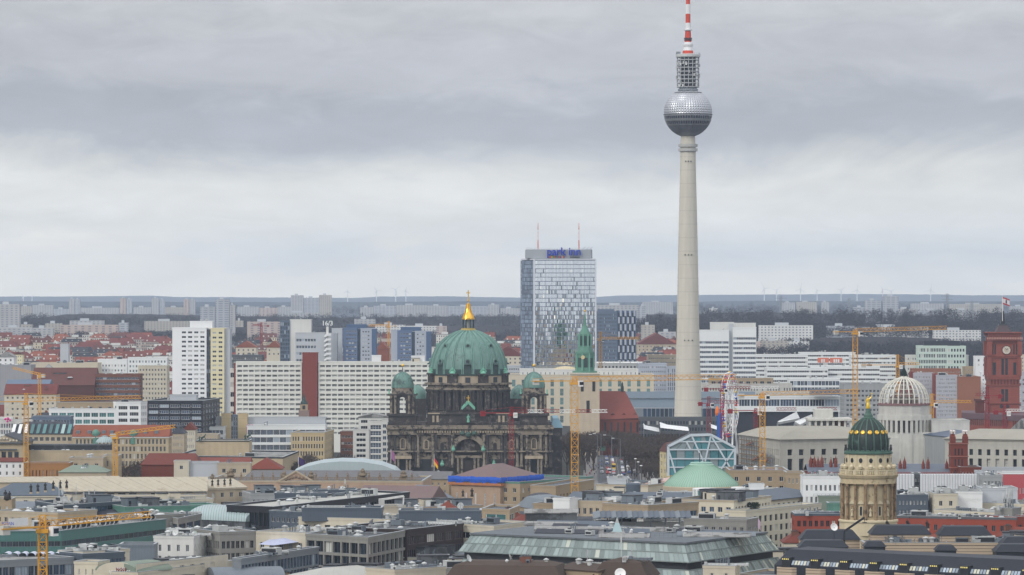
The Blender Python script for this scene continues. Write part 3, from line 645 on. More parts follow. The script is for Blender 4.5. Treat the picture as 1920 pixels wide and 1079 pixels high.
# main body and west front (front plane YF)
def bx(b,p0,p1,y0,y1,t0,t1,d=DD):return b.box(X(p0,d),X(p1,d),YF+y0,YF+y1,Z(t1,d),Z(t0,d))
b=MB();bx(b,727,1034,2.0,75,797,907);b.build('wall',dstone,t)
for p0,p1 in((743,767),(787,811),(851,853),(903,905),(949,966),(989,1013),(820,840),(917,938),(733,738),(772,776),(982,986),(1018,1022)):
 b=MB();bx(b,p0,p1,1.75,2.1,818,844);b.build('stone_panel',dstone2,t);b=MB();bx(b,p0,p1,1.75,2.1,850,862);b.build('stone_panel',dstone2,t)
b=MB()
for(p0,p1,y0)in((725,782,-1.2),(782,816,.6),(816,846,-.4),(846,911,.4),(911,944,-.4),(944,968,.6),(968,1037,-1.2)):
 bx(b,p0+.5,p1-.5,y0-.0,2.1,806,816);bx(b,p0-1,p1+1,y0-1.2,2.2,801,805.6);bx(b,p0,p1,y0-.4,2.3,798.3,800.8);bx(b,p0,p1,y0-.7,2.1,846,848.5)
b.build('entablature',dstone2,t)
b=MB()
for i in range(64):bx(b,729+i*4.75,731.2+i*4.75,-.9,1.0,808.5,812.5)
b.build('frieze',dtan,t)
b=MB()
for i in range(90):bx(b,727+i*3.43,728.4+i*3.43,.2,.8,794,798.2)
bx(b,727,1035,.1,.9,792.5,793.9);b.build('balustrade',dstone,t)
for px in(730,741,768,779,784,812,818,843,848,908,914,941,947,970,978,988,1014,1024,1032):
 MB().lathe(X(px,DD),YF-.1,[(1.0,zz(877)),(1.0,zz(874)),(.75,zz(872)),(.62,zz(822)),(.95,zz(818)),(1.0,zz(816))],10).build('facade_column',dstone if px%2 or px in(730,818,843,914,941,1032)else dstone2,t)
def archwin(px,top,bot,w,y=-.1,name='arched_window',surround=dtan):
 x=X(px,DD);b=MB();h0,h1=zz(bot),zz(top);r=w/2
 pts=[(x-r,YF+y,h0),(x+r,YF+y,h0),(x+r,YF+y,h1-r)]+[(x+r*cos(pi*i/8),YF+y,h1-r+r*sin(pi*i/8))for i in range(1,8)]+[(x-r,YF+y,h1-r)]
 b.add(pts,[list(range(len(pts)))]);o=b.build(name,dgl,t)
 s=MB()
 for i in range(len(pts)):s.bar(pts[i],pts[(i+1)%len(pts)],.55)
 for q in(-.33,.33):s.bar((x+q*r,YF+y,h0),(x+q*r,YF+y,h1-.4),.14)
 s.build('window_surround',surround,t)
for px in(755,1001):archwin(px,823,843,9*dk*1.0,1.6)
for px in(799,959):archwin(px,826,843,8*dk,1.6)
for px in(829,928):archwin(px,832,844,5*dk,1.7,surround=dstone)
for px in(755,1001): # side portals with pediment
 b=MB();x0,x1=X(px-17,DD),X(px+17,DD);yy=YF-2.2
 b.add([(x0,yy,zz(855)),(x1,yy,zz(855)),(X(px,DD),yy,zz(846.5)),(x0,YF+1,zz(855)),(x1,YF+1,zz(855)),(X(px,DD),YF+1,zz(846.5))],[[0,1,2],[0,2,5,3],[1,4,5,2],[0,3,4,1]])
 b.build('pediment',dstone2,t);b=MB();b.box(x0,x1,yy-.2,YF+1.9,zz(861),zz(855.3));b.build('lintel',dtan,t)
 for q in(-14,-8,8,14):MB().lathe(X(px+q,DD),yy+.6,[(.7,zz(906)),(.55,zz(898)),(.5,zz(863)),(.75,zz(861))],10).build('portal_column',dstone2,t)
 MB().box(X(px-6.5,DD),X(px+6.5,DD),YF+1.7,YF+2.0,0,zz(864)).build('door',G['dark_metal'],t)
for px in(799,959):MB().box(X(px-8,DD),X(px+8,DD),YF+1.6,YF+1.9,0,zz(862)).build('door',G['dark_metal'],t)
# central triumphal arch
xc=X(878,DD);ra=25.5*dk;b=MB();zsp=zz(849)
for i in range(20):
 a0,a1=pi*i/20,pi*(i+1)/20
 for(r0,r1,y0)in((ra,ra+1.3,-1.0),(ra+1.3,ra+2.6,-.6)):
  q=[(xc+r0*cos(a0),zsp+r0*sin(a0)),(xc+r1*cos(a0),zsp+r1*sin(a0)),(xc+r1*cos(a1),zsp+r1*sin(a1)),(xc+r0*cos(a1),zsp+r0*sin(a1))]
  b.add([(p[0],YF+y0,p[1])for p in q]+[(p[0],YF+1.9,p[1])for p in q],[[0,1,2,3],[1,5,6,2],[3,7,4,0],[0,4,5,1]])
b.build('arch',dstone2,t)
b=MB();pts=[(xc+ra*cos(pi*i/20),YF+1.85,zsp+ra*sin(pi*i/20))for i in range(21)]+[(xc-ra,YF+1.85,zz(906)),(xc+ra,YF+1.85,zz(906))];b.add(pts,[list(range(len(pts)))]);b.build('arch_recess',mat('recess',(.06,.052,.048),.9,.4,.8,.2),t)
b=MB()
for q in(-19,-12,12,19):b.lathe(X(878+q,DD),YF+.6,[(.7,zz(906)),(.6,zz(862)),(.8,zz(860))],8)
b.box(xc-ra,xc+ra,YF+.2,YF+1.6,zz(859.5),zz(855));b.build('arch_screen',dstone2,t)
b=MB();figure(b,xc,YF-1,zz(818),2.6);b.ball(xc,YF-.8,zz(816),1.6,8,5);b.lathe(xc-3,YF-.8,[(.2,zz(818)),(1.4,zz(815)),(1.2,zz(811)),(.2,zz(808))],8);b.lathe(xc+3,YF-.8,[(.2,zz(818)),(1.4,zz(815)),(1.2,zz(811)),(.2,zz(808))],8);b.build('crest',mat('crest',(.07,.12,.10),.7,.4,1),t)
for px,py,h in((850,846,3.0),(906,846,3.0),(829,874,3.2),(926,874,3.2)):
 b=MB();figure(b,X(px,DD),YF-1.3,zz(py),h);b.ball(X(px,DD),YF-1.3,zz(py)+.7,1.1,8,4);b.build('angel_statue',dstat,t)
# gable shrine over the centre
b=MB();b.box(xc-12*dk,xc+12*dk,YF+1,YF+6,zz(797),zz(768));b.build('shrine',dstone,t)
b=MB();x0,x1=xc-12.5*dk,xc+12.5*dk;b.add([(x0,YF+.3,zz(769)),(x1,YF+.3,zz(769)),(xc,YF+.3,zz(757)),(x0,YF+6,zz(769)),(x1,YF+6,zz(769)),(xc,YF+6,zz(757))],[[0,1,2],[0,2,5,3],[1,4,5,2],[0,3,4,1]]);b.build('shrine_gable',dstone,t)
b=MB()
for s_ in(-1,1):
 for i in range(5):b.ball(xc+s_*(2+i*2.2)*dk,YF+.6,zz(754.5+i*2.5),.62,7,4)
b.bar((x0,YF+.2,zz(768)),(xc,YF+.2,zz(756)),.9);b.bar((x1,YF+.2,zz(768)),(xc,YF+.2,zz(756)),.9);b.build('gable_ornament',dstat,t)
b=MB();b.bar((xc,YF+.6,zz(757)),(xc,YF+.6,zz(742.5)),.5);b.bar((xc-3.3*dk,YF+.6,zz(747)),(xc+3.3*dk,YF+.6,zz(747)),.45);b.build('gable_cross',G['gold'],t)
b=MB();figure(b,xc,YF+.4,zz(793),4.2);b.build('christ_statue',dstat,t)
for px in(829,848,908,927):
 b=MB();b.box(X(px-1.6,DD),X(px+1.6,DD),YF+6,YF+7,zz(797),zz(765));b.build('obelisk_base',dstone,t);b=MB();figure(b,X(px,DD),YF+6.3,zz(765),3.2);b.build('roof_statue',dstat if px in(829,927)else G['offwhite'],t)
# set-back storeys below the drum
b=MB();bx(b,800,956,6.5,40,778,797);b.build('upper_storey',dstone,t)
b=MB()
for px in(812,820,848,857,899,908,936,944):b.box(X(px-2,DD),X(px+2,DD),YF+6.1,YF+6.7,zz(795),zz(781))
bx(b,802,955,6.0,7,775.5,777.8);b.build('upper_pilaster',dtan,t)
# corner towers
def corner(px,yoff,full,sc_=1.0):
 d=YF+yoff;kx=d/FP;x=X(px,d);Zd=lambda py:Z(py,d);hw=26*kx*sc_
 b=MB();b.box(x-hw,x+hw,d-hw,d+hw,0 if full else Zd(800),Zd(780));b.box(x-hw-.8,x+hw+.8,d-hw-.8,d+hw+.8,Zd(780),Zd(776));b.build('tower_base',dstone,t)
 hw2=23.5*kx*sc_;aw_=6.2*kx*sc_;z0,z1,z2=Zd(776),Zd(751),Zd(742);b=MB()
 for sx_ in(-1,1):
  for sy_ in(-1,1):xa,xb=sorted((x+sx_*aw_,x+sx_*hw2));ya,yb=sorted((d+sy_*aw_,d+sy_*hw2));b.box(xa,xb,ya,yb,z0,z2)
 for(ux,uy)in((1,0),(0,1)): # arched openings right through the belfry
  for s_ in(-1,1):
   T_=Matrix.Translation((x,d,0))@Matrix.Rotation(0 if ux else pi/2,4,'Z');ya,yb=sorted((s_*aw_,s_*hw2));b.T=T_
   for i in range(8):
    a0,a1=pi*i/8,pi*(i+1)/8;q=[(aw_*cos(a0),z1+aw_*sin(a0)),(aw_*cos(a0),z2),(aw_*cos(a1),z2),(aw_*cos(a1),z1+aw_*sin(a1))]
    b.add([(p[0],ya,p[1])for p in q]+[(p[0],yb,p[1])for p in q],[[0,1,2,3],[7,6,5,4],[0,3,7,4],[1,5,6,2]])
   b.T=None
 b.build('belfry',dstone,t)
 for sx_ in(-1,1):
  for q in(.55,.88):
   MB().lathe(x+sx_*hw2*q,d-hw2-.5,[(.85,z0),(.6,z0+1),(.55,z1),(.85,z2)],8).build('belfry_column',dstone2,t)
 b=MB();b.box(x-hw2-1,x+hw2+1,d-hw2-1.2,d+hw2+1,z2,z2+.8)
 for s_ in(-1,):b.add([(x-9*kx,d-hw2-1.4,z2+.8),(x+9*kx,d-hw2-1.4,z2+.8),(x,d-hw2-1.4,Zd(735)),(x-9*kx,d,z2+.8),(x+9*kx,d,z2+.8),(x,d,Zd(735))],[[0,1,2],[0,2,5,3],[1,4,5,2]])
 b.build('belfry_cornice',dstone,t)
 MB().lathe(x,d,[(20.5*kx*sc_,z2+.8),(20.5*kx*sc_,Zd(728)),(21.5*kx*sc_,Zd(727.5))],24).build('dome_drum',dstone2,t)
 pr=[(20.5,728.5),(20.3,722),(18.8,715),(16,709),(11.5,703.5),(6,700),(1.5,698.5)]
 MB().lathe(x,d,[(r*kx*sc_,Zd(y))for r,y in pr],24,cap=False).build('small_dome',dcop,t,True)
 b=MB()
 for i in range(12):
  a=2*pi*i/12
  for(r0,y0),(r1,y1)in zip(pr,pr[1:]):b.bar((x+r0*kx*cos(a),d+r0*kx*sin(a),Zd(y0)+.1),(x+r1*kx*cos(a),d+r1*kx*sin(a),Zd(y1)+.1),.3)
 b.build('small_dome_rib',dcop,t)
 b=MB();b.bar((x,d,Zd(699)),(x,d,Zd(690)),.4);b.build('finial',dcopd,t);MB().ball(x,d,Zd(686.3),3.1*kx,12,8).build('gold_ball',G['gold'],t,True)
 b=MB()
 for sx_ in(-1,1):figure(b,x+sx_*(hw2+.3),d-hw2-.5,z2+.8,2.6)
 b.build('roof_statue',dstat,t)
corner(755,9.6,True);corner(1001,9.6,True,1.0)
for px in(772,984): # rear towers, glimpsed beside the front ones
 d=YF+62;kx=d/FP;x=X(px if px<878 else px,d);Zd=lambda py:Z(py,d);x+=(3 if px<878 else-3);hw=17*kx
 MB().box(x-hw,x+hw,d-hw,d+hw,0,Zd(748)).build('rear_tower',dstone,t);MB().lathe(x,d,[(17*kx,Zd(748)),(17*kx,Zd(741)),(15.5*kx,Zd(733)),(10*kx,Zd(727)),(4*kx,Zd(723)),(1,Zd(722))],20,cap=False).build('rear_dome',dcop,t,True)
b=MB();b.box(X(1034,DD+10),X(1054,DD+10),DD+10,DD+70,0,Z(803,DD+10));b.build('side_wing',dstone,t)
b=MB();b.frustum([(X(1034,DD+10),DD+10),(X(1056,DD+10),DD+10),(X(1056,DD+10),DD+70),(X(1034,DD+10),DD+70)],Z(803,DD+10),[(X(1037,DD+10),DD+14),(X(1048,DD+10),DD+14),(X(1048,DD+10),DD+66),(X(1037,DD+10),DD+66)],Z(786,DD+10));b.build('side_roof',mat('blue_copper',(.22,.34,.40),.6,.1),t)
# ---- gothic church with green spire
MD=2350;mk=MD/FP;zm2=lambda py:Z(py,MD);mx=X(1097,MD)
t=thp('parish_church','medieval church with red tiled nave and pale tower under a green spire','church',1130,MD)
mst=mat('pale_stone',(.52,.45,.35),.9,.16,.3,.15,lines=[(2,1.2,.06,.1)])
hw=22.5*mk;mg=mat('spire_green',(.13,.26,.20),.6,.2,.5,.25)
MB().at(mx,MD+8,0,.25).box(-hw,hw,-hw,hw,0,zm2(701)).build('tower',mst,t)
MB().at(mx,MD+8,0,.25).box(-hw-.5,hw+.5,-hw-.5,hw+.5,zm2(703),zm2(700)).build('tower_cornice',mat('cornice_pale',(.6,.56,.48),.8),t)
b=MB();b.at(mx,MD+8,0,.25)
for s_ in(-1,1):b.box(s_*hw*.5-.9,s_*hw*.5+.9,-hw-.15,-hw+.2,zm2(735),zm2(716))
b.box(-1,1,-hw-.15,-hw+.2,zm2(775),zm2(752));b.build('belfry_opening',G['dark_metal'],t)
def octa(r,ph=pi/8):return[(r*cos(2*pi*i/8+ph),r*sin(2*pi*i/8+ph))for i in range(8)]
b=MB();b.at(mx,MD+8,0,.1);b.prism(octa(hw*1.08),zm2(700),zm2(697));b.build('spire_gallery',mg,t)
b=MB();b.at(mx,MD+8,0,.1);b.prism(octa(17*mk),zm2(697),zm2(665));b.frustum(octa(18.5*mk),zm2(665),octa(18.5*mk),zm2(661));b.frustum(octa(15.5*mk),zm2(661),octa(13.5*mk),zm2(652));b.frustum(octa(11.5*mk),zm2(652),octa(11*mk),zm2(628));b.frustum(octa(11.5*mk),zm2(628),octa(4*mk),zm2(612));b.frustum(octa(3.6*mk),zm2(612),octa(.6*mk),zm2(588))
b.build('spire',mg,t)
b=MB()
for i in range(8):
 a=2*pi*i/8+pi/8+.1
 for r,y0,y1 in((17.6,697,664),(12,652,628)):b.bar((mx+r*mk*cos(a),MD+8+r*mk*sin(a),zm2(y0)),(mx+r*mk*cos(a),MD+8+r*mk*sin(a),zm2(y1)),.8)
b.build('spire_buttress',mat('spire_light',(.18,.36,.28),.6,.1),t)
b=MB()
for i in range(8):
 a=2*pi*i/8+.1;b.at(mx,MD+8,0,a)
 b.box(15.4*mk,16.2*mk,-1.1,1.1,zm2(690),zm2(672));b.box(10.2*mk,10.8*mk,-.8,.8,zm2(649),zm2(631))
b.build('spire_opening',dcopd,t)
b=MB();b.T=Matrix.Translation((mx-4*mk,MD+8-17.5*mk,zm2(671)))@Matrix.Rotation(pi/2,4,'X');b.lathe(0,0,[(1.2,0),(1.2,.3),(.01,.3)],16);b.build('clock_face',mat('clock_cream',(.6,.5,.3),.6),t)
b=MB();b.bar((mx,MD+8,zm2(588)),(mx,MD+8,zm2(582)),.35);b.ball(mx,MD+8,zm2(584),.7,8,5);b.build('finial',G['gold'],t)
nr=mat('church_tiles',(.22,.075,.058),.85,.1,.3,.05,lines=[(2,.5,.2,.12)])
a0=X(1112,MD+5);a1=X(1198,MD+12);nd=MD+14;b=MB()
ez,rz=zm2(789),zm2(736);b.add([(a0,nd-4,ez),(a1,nd-4,ez+1),(a1-8,nd+12,rz),(a0-12,nd+12,rz),(a0,nd+28,ez),(a1,nd+28,ez)],[[0,1,2,3],[3,2,5,4],[1,5,2]]);b.build('nave_roof',nr,t)
b=MB();b.box(a0,a1,nd-3.5,nd+27,0,ez+.2);b.build('nave_wall',G['brick_red'],t)
for i in range(7):x=a0+3+i*3.9;MB().box(x,x+1.1,nd-3.65,nd-3.3,ez-7.5,ez-1.5).build('nave_window',dgl,t)
for i in range(3):
 x=X(1150+i*21,MD);b=MB();b.box(x-1.1,x+1.1,nd-1.6,nd+2,zm2(783),zm2(779.5));b.add([(x-1.4,nd-1.8,zm2(779.5)),(x+1.4,nd-1.8,zm2(779.5)),(x,nd-1.8,zm2(776.5)),(x-1.4,nd+3,zm2(779.5)),(x+1.4,nd+3,zm2(779.5)),(x,nd+3,zm2(776.5))],[[0,1,2],[0,2,5,3],[1,4,5,2]]);b.build('dormer',G['tile_dark'],t)
x=X(1169,MD);b=MB();b.lathe(x,nd+12,[(3*mk,zm2(737)),(3*mk,zm2(728)),(2*mk,zm2(725)),(1.8*mk,zm2(722)),(.1,zm2(718))],8);b.build('ridge_turret',dcopd,t)
# ---- baroque dome tower with gilded figure
FD=1150;fk=FD/FP;fx=X(1628,FD);zf=lambda py:Z(py,FD)
t=thp('domed_tower','cream baroque columned tower with dark green dome and gilded statue on top','tower',1628,FD)
fcr=mat('dom_cream',(.48,.41,.28),.85,.2,.6,.35,grime=((.17,.12,.075),.56,.12,.55));fcr2=mat('dom_cream_clean',(.54,.48,.35),.85,.14,.6,.22);fdk=mat('dom_column',(.30,.22,.14),.9,.35,.8,.35,grime=((.09,.065,.045),.48,.15,.6))
fgr=mat('dome_green_dark',(.028,.045,.040),.4,.4,.5,.4,grime=((.09,.16,.13),.57,.14,.4));frib=mat('dome_rib_green',(.085,.15,.12),.5,.3,.8,.3)
b=MB();b.at(fx,FD,0,.0);b.box(-58*fk,58*fk,-50*fk,60*fk,0,zf(1003));b.build('base',fcr2,t)
MB().lathe(fx,FD,[(54*fk,zf(1003)),(54*fk,zf(979)),(56*fk,zf(978)),(56*fk,zf(975)),(54*fk,zf(974))],48).build('plinth',fcr2,t)
MB().lathe(fx,FD,[(45*fk,zf(975)),(45*fk,zf(904))],48,cap=False).build('cella_wall',fcr,t)
b=MB().lathe(fx,FD,[(45*fk,zf(907)),(52*fk,zf(906.5)),(52*fk,zf(897)),(54*fk,zf(896)),(56.5*fk,zf(891)),(56.5*fk,zf(889.5)),(50*fk,zf(889))],48);b.build('entablature',fcr,t)
for i in range(16):
 a=2*pi*(i+.5)/16;MB().lathe(fx+50*fk*cos(a),FD+50*fk*sin(a),[(3.4*fk,zf(975)),(3.4*fk,zf(973)),(2.9*fk,zf(971)),(2.5*fk,zf(914)),(3.4*fk,zf(909)),(3.6*fk,zf(906.5))],12).build('column',fdk,t,True)
wmf=winmesh(8*fk,20*fk,1,1,fcr2,dgl,.25)
for i in range(16):
 a=2*pi*i/16
 if i%2==1:inst(wmf,'tall_window',t,(fx+45.6*fk*cos(a),FD+45.6*fk*sin(a),zf(967)),a+pi/2)
 else:
  b=MB();figure(b,fx+46.5*fk*cos(a),FD+46.5*fk*sin(a),zf(967),2.6);b.build('niche_statue',fcr2,t)
  b=MB();b.at(fx,FD,0,a);b.box(45.2*fk,45.5*fk,-.65,.65,zf(968),zf(947));b.build('niche',fdk,t)
 b=MB();b.at(fx,FD,0,a);b.box(45*fk,47.5*fk,-6*fk,6*fk,zf(944),zf(942));b.add([(47.5*fk,-6*fk,zf(942)),(47.5*fk,6*fk,zf(942)),(47.5*fk,0,zf(937)),(45*fk,0,zf(937)),(45*fk,-6*fk,zf(942)),(45*fk,6*fk,zf(942))],[[0,1,2],[0,2,3,4],[1,5,3,2]]);b.build('window_pediment',fcr2,t)
b=MB()
for i in range(96):
 a=2*pi*i/96;b.lathe(fx+52.5*fk*cos(a),FD+52.5*fk*sin(a),[(.12,zf(889)),(.2,zf(886)),(.1,zf(882))],5)
b.lathe(fx,FD,[(51.6*fk,zf(882)),(53.6*fk,zf(882)),(53.6*fk,zf(880.5)),(51.6*fk,zf(880.5))],48,cap=False)
for i in range(16):
 a=2*pi*(i+.5)/16;b.at(fx,FD,0,a);b.box(51.3*fk,53.9*fk,-.4,.4,zf(889),zf(880));b.T=None
b.build('balustrade',fcr2,t)
for i in range(16):
 a=2*pi*i/16;b=MB();x_,y_=fx+49*fk*cos(a),FD+49*fk*sin(a);b.lathe(x_,y_,[(.35,zf(889)),(.3,zf(880)),(.6,zf(878)),(.75,zf(874)),(.3,zf(871)),(.1,zf(870))],8);b.build('urn',fcr2,t)
MB().lathe(fx,FD,[(44*fk,zf(889)),(44*fk,zf(876)),(42.5*fk,zf(874)),(42.5*fk,zf(852))],48,cap=False).build('upper_drum',fcr2,t)
for i in range(14):
 a=2*pi*(i+.5)/14+pi/14*.1;b=MB();b.T=Matrix.Translation((fx+42.4*fk*cos(a),FD+42.4*fk*sin(a),zf(863)))@Matrix.Rotation(a+pi/2,4,'Z')@Matrix.Diagonal((.85,1,1.15,1))@Matrix.Rotation(pi/2,4,'X')
 b.lathe(0,0,[(4*fk,-.3),(4*fk,.12),(.01,.12)],18);b.build('oval_window',dgl,t)
 b=MB();a2=a+pi/14;b.at(fx,FD,0,a2);b.box(42*fk,43.7*fk,-.35,.35,zf(888),zf(852));b.build('pilaster',fcr2,t)
MB().lathe(fx,FD,[(42*fk,zf(852)),(45.5*fk,zf(851)),(45.5*fk,zf(848)),(44*fk,zf(847)),(44*fk,zf(844.5)),(37*fk,zf(843.5))],48).build('dome_cornice',frib,t)
for i in range(28):
 a=2*pi*i/28;b=MB();b.lathe(fx+43.5*fk*cos(a),FD+43.5*fk*sin(a),[(.12,zf(845)),(.22,zf(842)),(.1,zf(838)),(.16,zf(836)),(.03,zf(834))],6);b.build('cornice_finial',G['dark_metal'],t)
fp_=[(37,845),(37.3,836),(36.8,826),(35,816),(31.5,806.5),(26,798),(19,791),(12,786),(9,784.5)]
MB().lathe(fx,FD,[(r*fk,zf(y))for r,y in fp_],48,cap=False).build('dome',fgr,t,True)
for i in range(16):
 a=2*pi*(i+.5)/16;b=MB()
 for(r0,y0),(r1,y1)in zip(fp_,fp_[1:]):b.bar((fx+r0*fk*1.01*cos(a),FD+r0*fk*1.01*sin(a),zf(y0)),(fx+r1*fk*1.01*cos(a),FD+r1*fk*1.01*sin(a),zf(y1)),.36*(.5+.5*r0/37),w2=.36*(.5+.5*r1/37))
 b.build('dome_rib',frib,t)
 a=2*pi*i/16;r=33.6*fk;b=MB();b.T=Matrix.Translation((fx+r*cos(a),FD+r*sin(a),zf(811)))@Matrix.Rotation(a+pi/2,4,'Z')@Matrix.Rotation(pi/2-.35,4,'X');b.lathe(0,0,[(4.1*fk,-.2),(4.1*fk,.22),(3*fk,.3),(2.4*fk,.2),(.01,.25)],16);b.build('gilded_medallion',G['gold'],t)
MB().lathe(fx,FD,[(12*fk,zf(786.5)),(12*fk,zf(784)),(9*fk,zf(783)),(8.5*fk,zf(779)),(6*fk,zf(776)),(5*fk,zf(772)),(4.2*fk,zf(770)),(3.4*fk,zf(766))],24).build('lantern',frib,t)
b=MB();figure(b,fx-.5*fk,FD,zf(767),23*fk,arm=1);b.build('gilded_statue',mat('gold_leaf',(.85,.58,.10),.35,.05,1,metal=.5),t,True)
# ================================================================ town hall tower
RD=2450;rk=RD/FP;rx=X(1880,RD);zr_=lambda py:Z(py,RD)
t=thp('town_hall','red brick town hall with square clock tower and flag on its spire','town hall',1880,RD)
rbk=mat('hall_brick',(.27,.09,.065),.85,.2,.4,.15,lines=[(2,1.3,.1,.2)]);rbd=mat('hall_brick_dark',(.14,.04,.03),.85,.2,.4)
def sq(b,hw,y0,y1,dx_=0):return b.box(rx-hw*rk+dx_,rx+hw*rk+dx_,RD-hw*rk,RD+hw*rk,zr_(y0),zr_(y1))
b=MB();sq(b,28,800,625);b.box(rx-28*rk,rx+28*rk,RD-28*rk,RD+28*rk,0,zr_(800));b.build('tower',rbk,t)
b=MB()
for h_,y0,y1 in((30.5,631,628.5),(31.5,628.5,624),(30,643,641.5),(31,669,667),(30,671.5,669),(30.5,708,705),(30,712,708),(30,723.5,721.5),(30.5,757,755)):sq(b,h_,y0,y1)
b.build('string_course',rbk,t)
for s_ in(-1,1):
 for s2_ in(-1,1):
  b=MB();b.box(rx+s_*28*rk-1.5,rx+s_*28*rk+1.5,RD+s2_*28*rk-1.5,RD+s2_*28*rk+1.5,zr_(667),zr_(641));b.box(rx+s_*28*rk-1.2,rx+s_*28*rk+1.2,RD+s2_*28*rk-1.2,RD+s2_*28*rk+1.2,zr_(705),zr_(671));b.build('corner_buttress',rbk,t)
sq(MB(),32,641,640).build('gallery_floor',rbd,t)
b=MB()
for i in range(17):
 x=rx-30*rk+60*rk*i/16
 for yy in(RD-31*rk,):b.box(x-.25,x+.25,yy-.2,yy+.3,zr_(640),zr_(626))
b.build('gallery_column',rbk,t)
b=MB();sq(b,31.5,629,625.5);sq(b,32.5,625.5,623.5);b.build('top_cornice',rbk,t)
b=MB()
for i in range(22):x=rx-32*rk+64*rk*i/21;b.box(x-.35,x+.35,RD-32.2*rk,RD-31*rk,zr_(637),zr_(633))
b.build('corbel',mat('pink_stone',(.45,.26,.22),.8),t)
b=MB()
for px in(-20,20):
 for q in(-2.6,2.6):b.box(rx+(px+q)*rk-.45,rx+(px+q)*rk+.45,RD-28*rk-.12,RD-28*rk+.2,zr_(665),zr_(646))
for px in(-3.6,3.6):b.box(rx+px*rk-.8,rx+px*rk+.8,RD-28*rk-.12,RD-28*rk+.2,zr_(703),zr_(673));b.box(rx+px*rk-.9,rx+px*rk+.9,RD-28*rk-.12,RD-28*rk+.2,zr_(753),zr_(730))
for px in(-19,19):b.box(rx+px*rk-.9,rx+px*rk+.9,RD-28*rk-.12,RD-28*rk+.2,zr_(703),zr_(680))
b.build('arched_opening',G['dark_metal'],t)
for i in range(9):MB().box(rx-24*rk+i*6*rk-.4,rx-24*rk+i*6*rk+.4,RD-28*rk-.4,RD-28*rk+.1,zr_(721),zr_(712)).build('blind_arcade_pier',rbd,t)
for px in(-3.6,3.6):
 b=MB();b.T=Matrix.Translation((rx+px*rk*1.6,RD-28*rk,zr_(762)))@Matrix.Rotation(pi/2,4,'X');b.lathe(0,0,[(1.2,0),(1.2,.2),(.01,.2)],14);b.build('round_window',G['dark_metal'],t)
def disc(r,h0,z,mt,nm):b=MB();b.T=Matrix.Translation((rx+3.5*rk,RD-28*rk,zr_(657)))@Matrix.Rotation(pi/2,4,'X');b.lathe(0,0,[(r,h0),(r,z),(.01,z)],28);return b.build(nm,mt,t)
disc(3.05,-.2,.3,rbd,'clock_surround');cf_=disc(2.45,0,.42,mat('clock_white',(.62,.58,.5),.6,.05),'clock_face');disc(1.5,0,.46,mat('clock_in',(.5,.44,.36),.6,.05),'clock_centre')
b=MB();cx_,cy_,cz_=rx+3.5*rk,RD-28*rk-.55,zr_(657);b.bar((cx_,cy_,cz_),(cx_+.9,cy_,cz_+1.1),.28);b.bar((cx_,cy_,cz_),(cx_-1.3,cy_,cz_+1.6),.2)
b.build('clock_hands',G['dark_metal'],cf_)
for i in range(12):a=2*pi*i/12;b=MB();b.bar((cx_+1.85*cos(a),cy_+.08,cz_+1.85*sin(a)),(cx_+2.25*cos(a),cy_+.08,cz_+2.25*sin(a)),.16);b.build('hour_mark',G['dark_metal'],cf_)
q4=lambda r:[(rx-r,RD-r),(rx+r,RD-r),(rx+r,RD+r),(rx-r,RD+r)]
b=MB();b.frustum(q4(15*rk),zr_(623.5),q4(8*rk),zr_(611));b.build('spire_roof',mat('slate_purple',(.10,.07,.075),.7,.2,.4),t)
b=MB();b.frustum(q4(8.5*rk),zr_(611),q4(7*rk),zr_(608));b.frustum(q4(4*rk),zr_(608),q4(3.2*rk),zr_(600))
for s_ in(-1,1):b.bar((rx+s_*3*rk,RD,zr_(602)),(rx+s_*1*rk,RD,zr_(584)),.6)
b.frustum(q4(1.8*rk),zr_(600),q4(1*rk),zr_(584));b.build('lantern',G['dark_metal'],t)
b=MB();b.bar((rx-.3,RD-1,zr_(606)),(rx-.3,RD-1,zr_(557)),.35);b.build('flag_pole',G['white_paint'],t)
def flag(th,x,y,z0,z1,wd,cols_,mark=None,droop=.15,yaw=0,name='flag'):
 n=len(cols_);fz=z1-z0;out_=[]
 for i,c in enumerate(cols_):
  b=MB();b.at(x,y,0,yaw);a0,a1=(c[1],c[2]);
  for j in range(8):
   u0,u1=j/8,(j+1)/8;f0=lambda u:.25*sin(u*7)*wd*.25;dz=lambda u:-droop*fz*u
   b.quad((u0*wd,f0(u0),z1-fz*a0+dz(u0)),(u1*wd,f0(u1),z1-fz*a0+dz(u1)),(u1*wd,f0(u1),z1-fz*a1+dz(u1)),(u0*wd,f0(u0),z1-fz*a1+dz(u0)))
  out_.append(b.build('flag_stripe' if n>1 else 'flag_cloth',mat(c[0],c[3],.8,.05),th))
 if mark:b=MB();b.at(x,y,0,yaw);b.box(wd*.42,wd*.58,-.12*wd,.12*wd,z0+fz*.25-droop*fz*.5,z1-fz*.25-droop*fz*.5);b.lathe(wd*.5,0,[(wd*.1,z0+fz*.5-droop*fz*.5),(wd*.08,z1-fz*.3-droop*fz*.5)],8);b.build('flag_emblem',G['dark_metal'],th)
fr_t,fw_t=(.40,.04,.05),(.66,.60,.62)
f=thing('flag','white flag with red edges and dark bear emblem above the clock tower','flag',(rx,RD-1,zr_(572)))
flag(f,rx-.1,RD-1,zr_(571),zr_(557.5),13*rk,[('flag_red',0,.2,fr_t),('flag_white',.2,.8,fw_t),('flag_red',.8,1,fr_t)],mark=1,droop=.35)
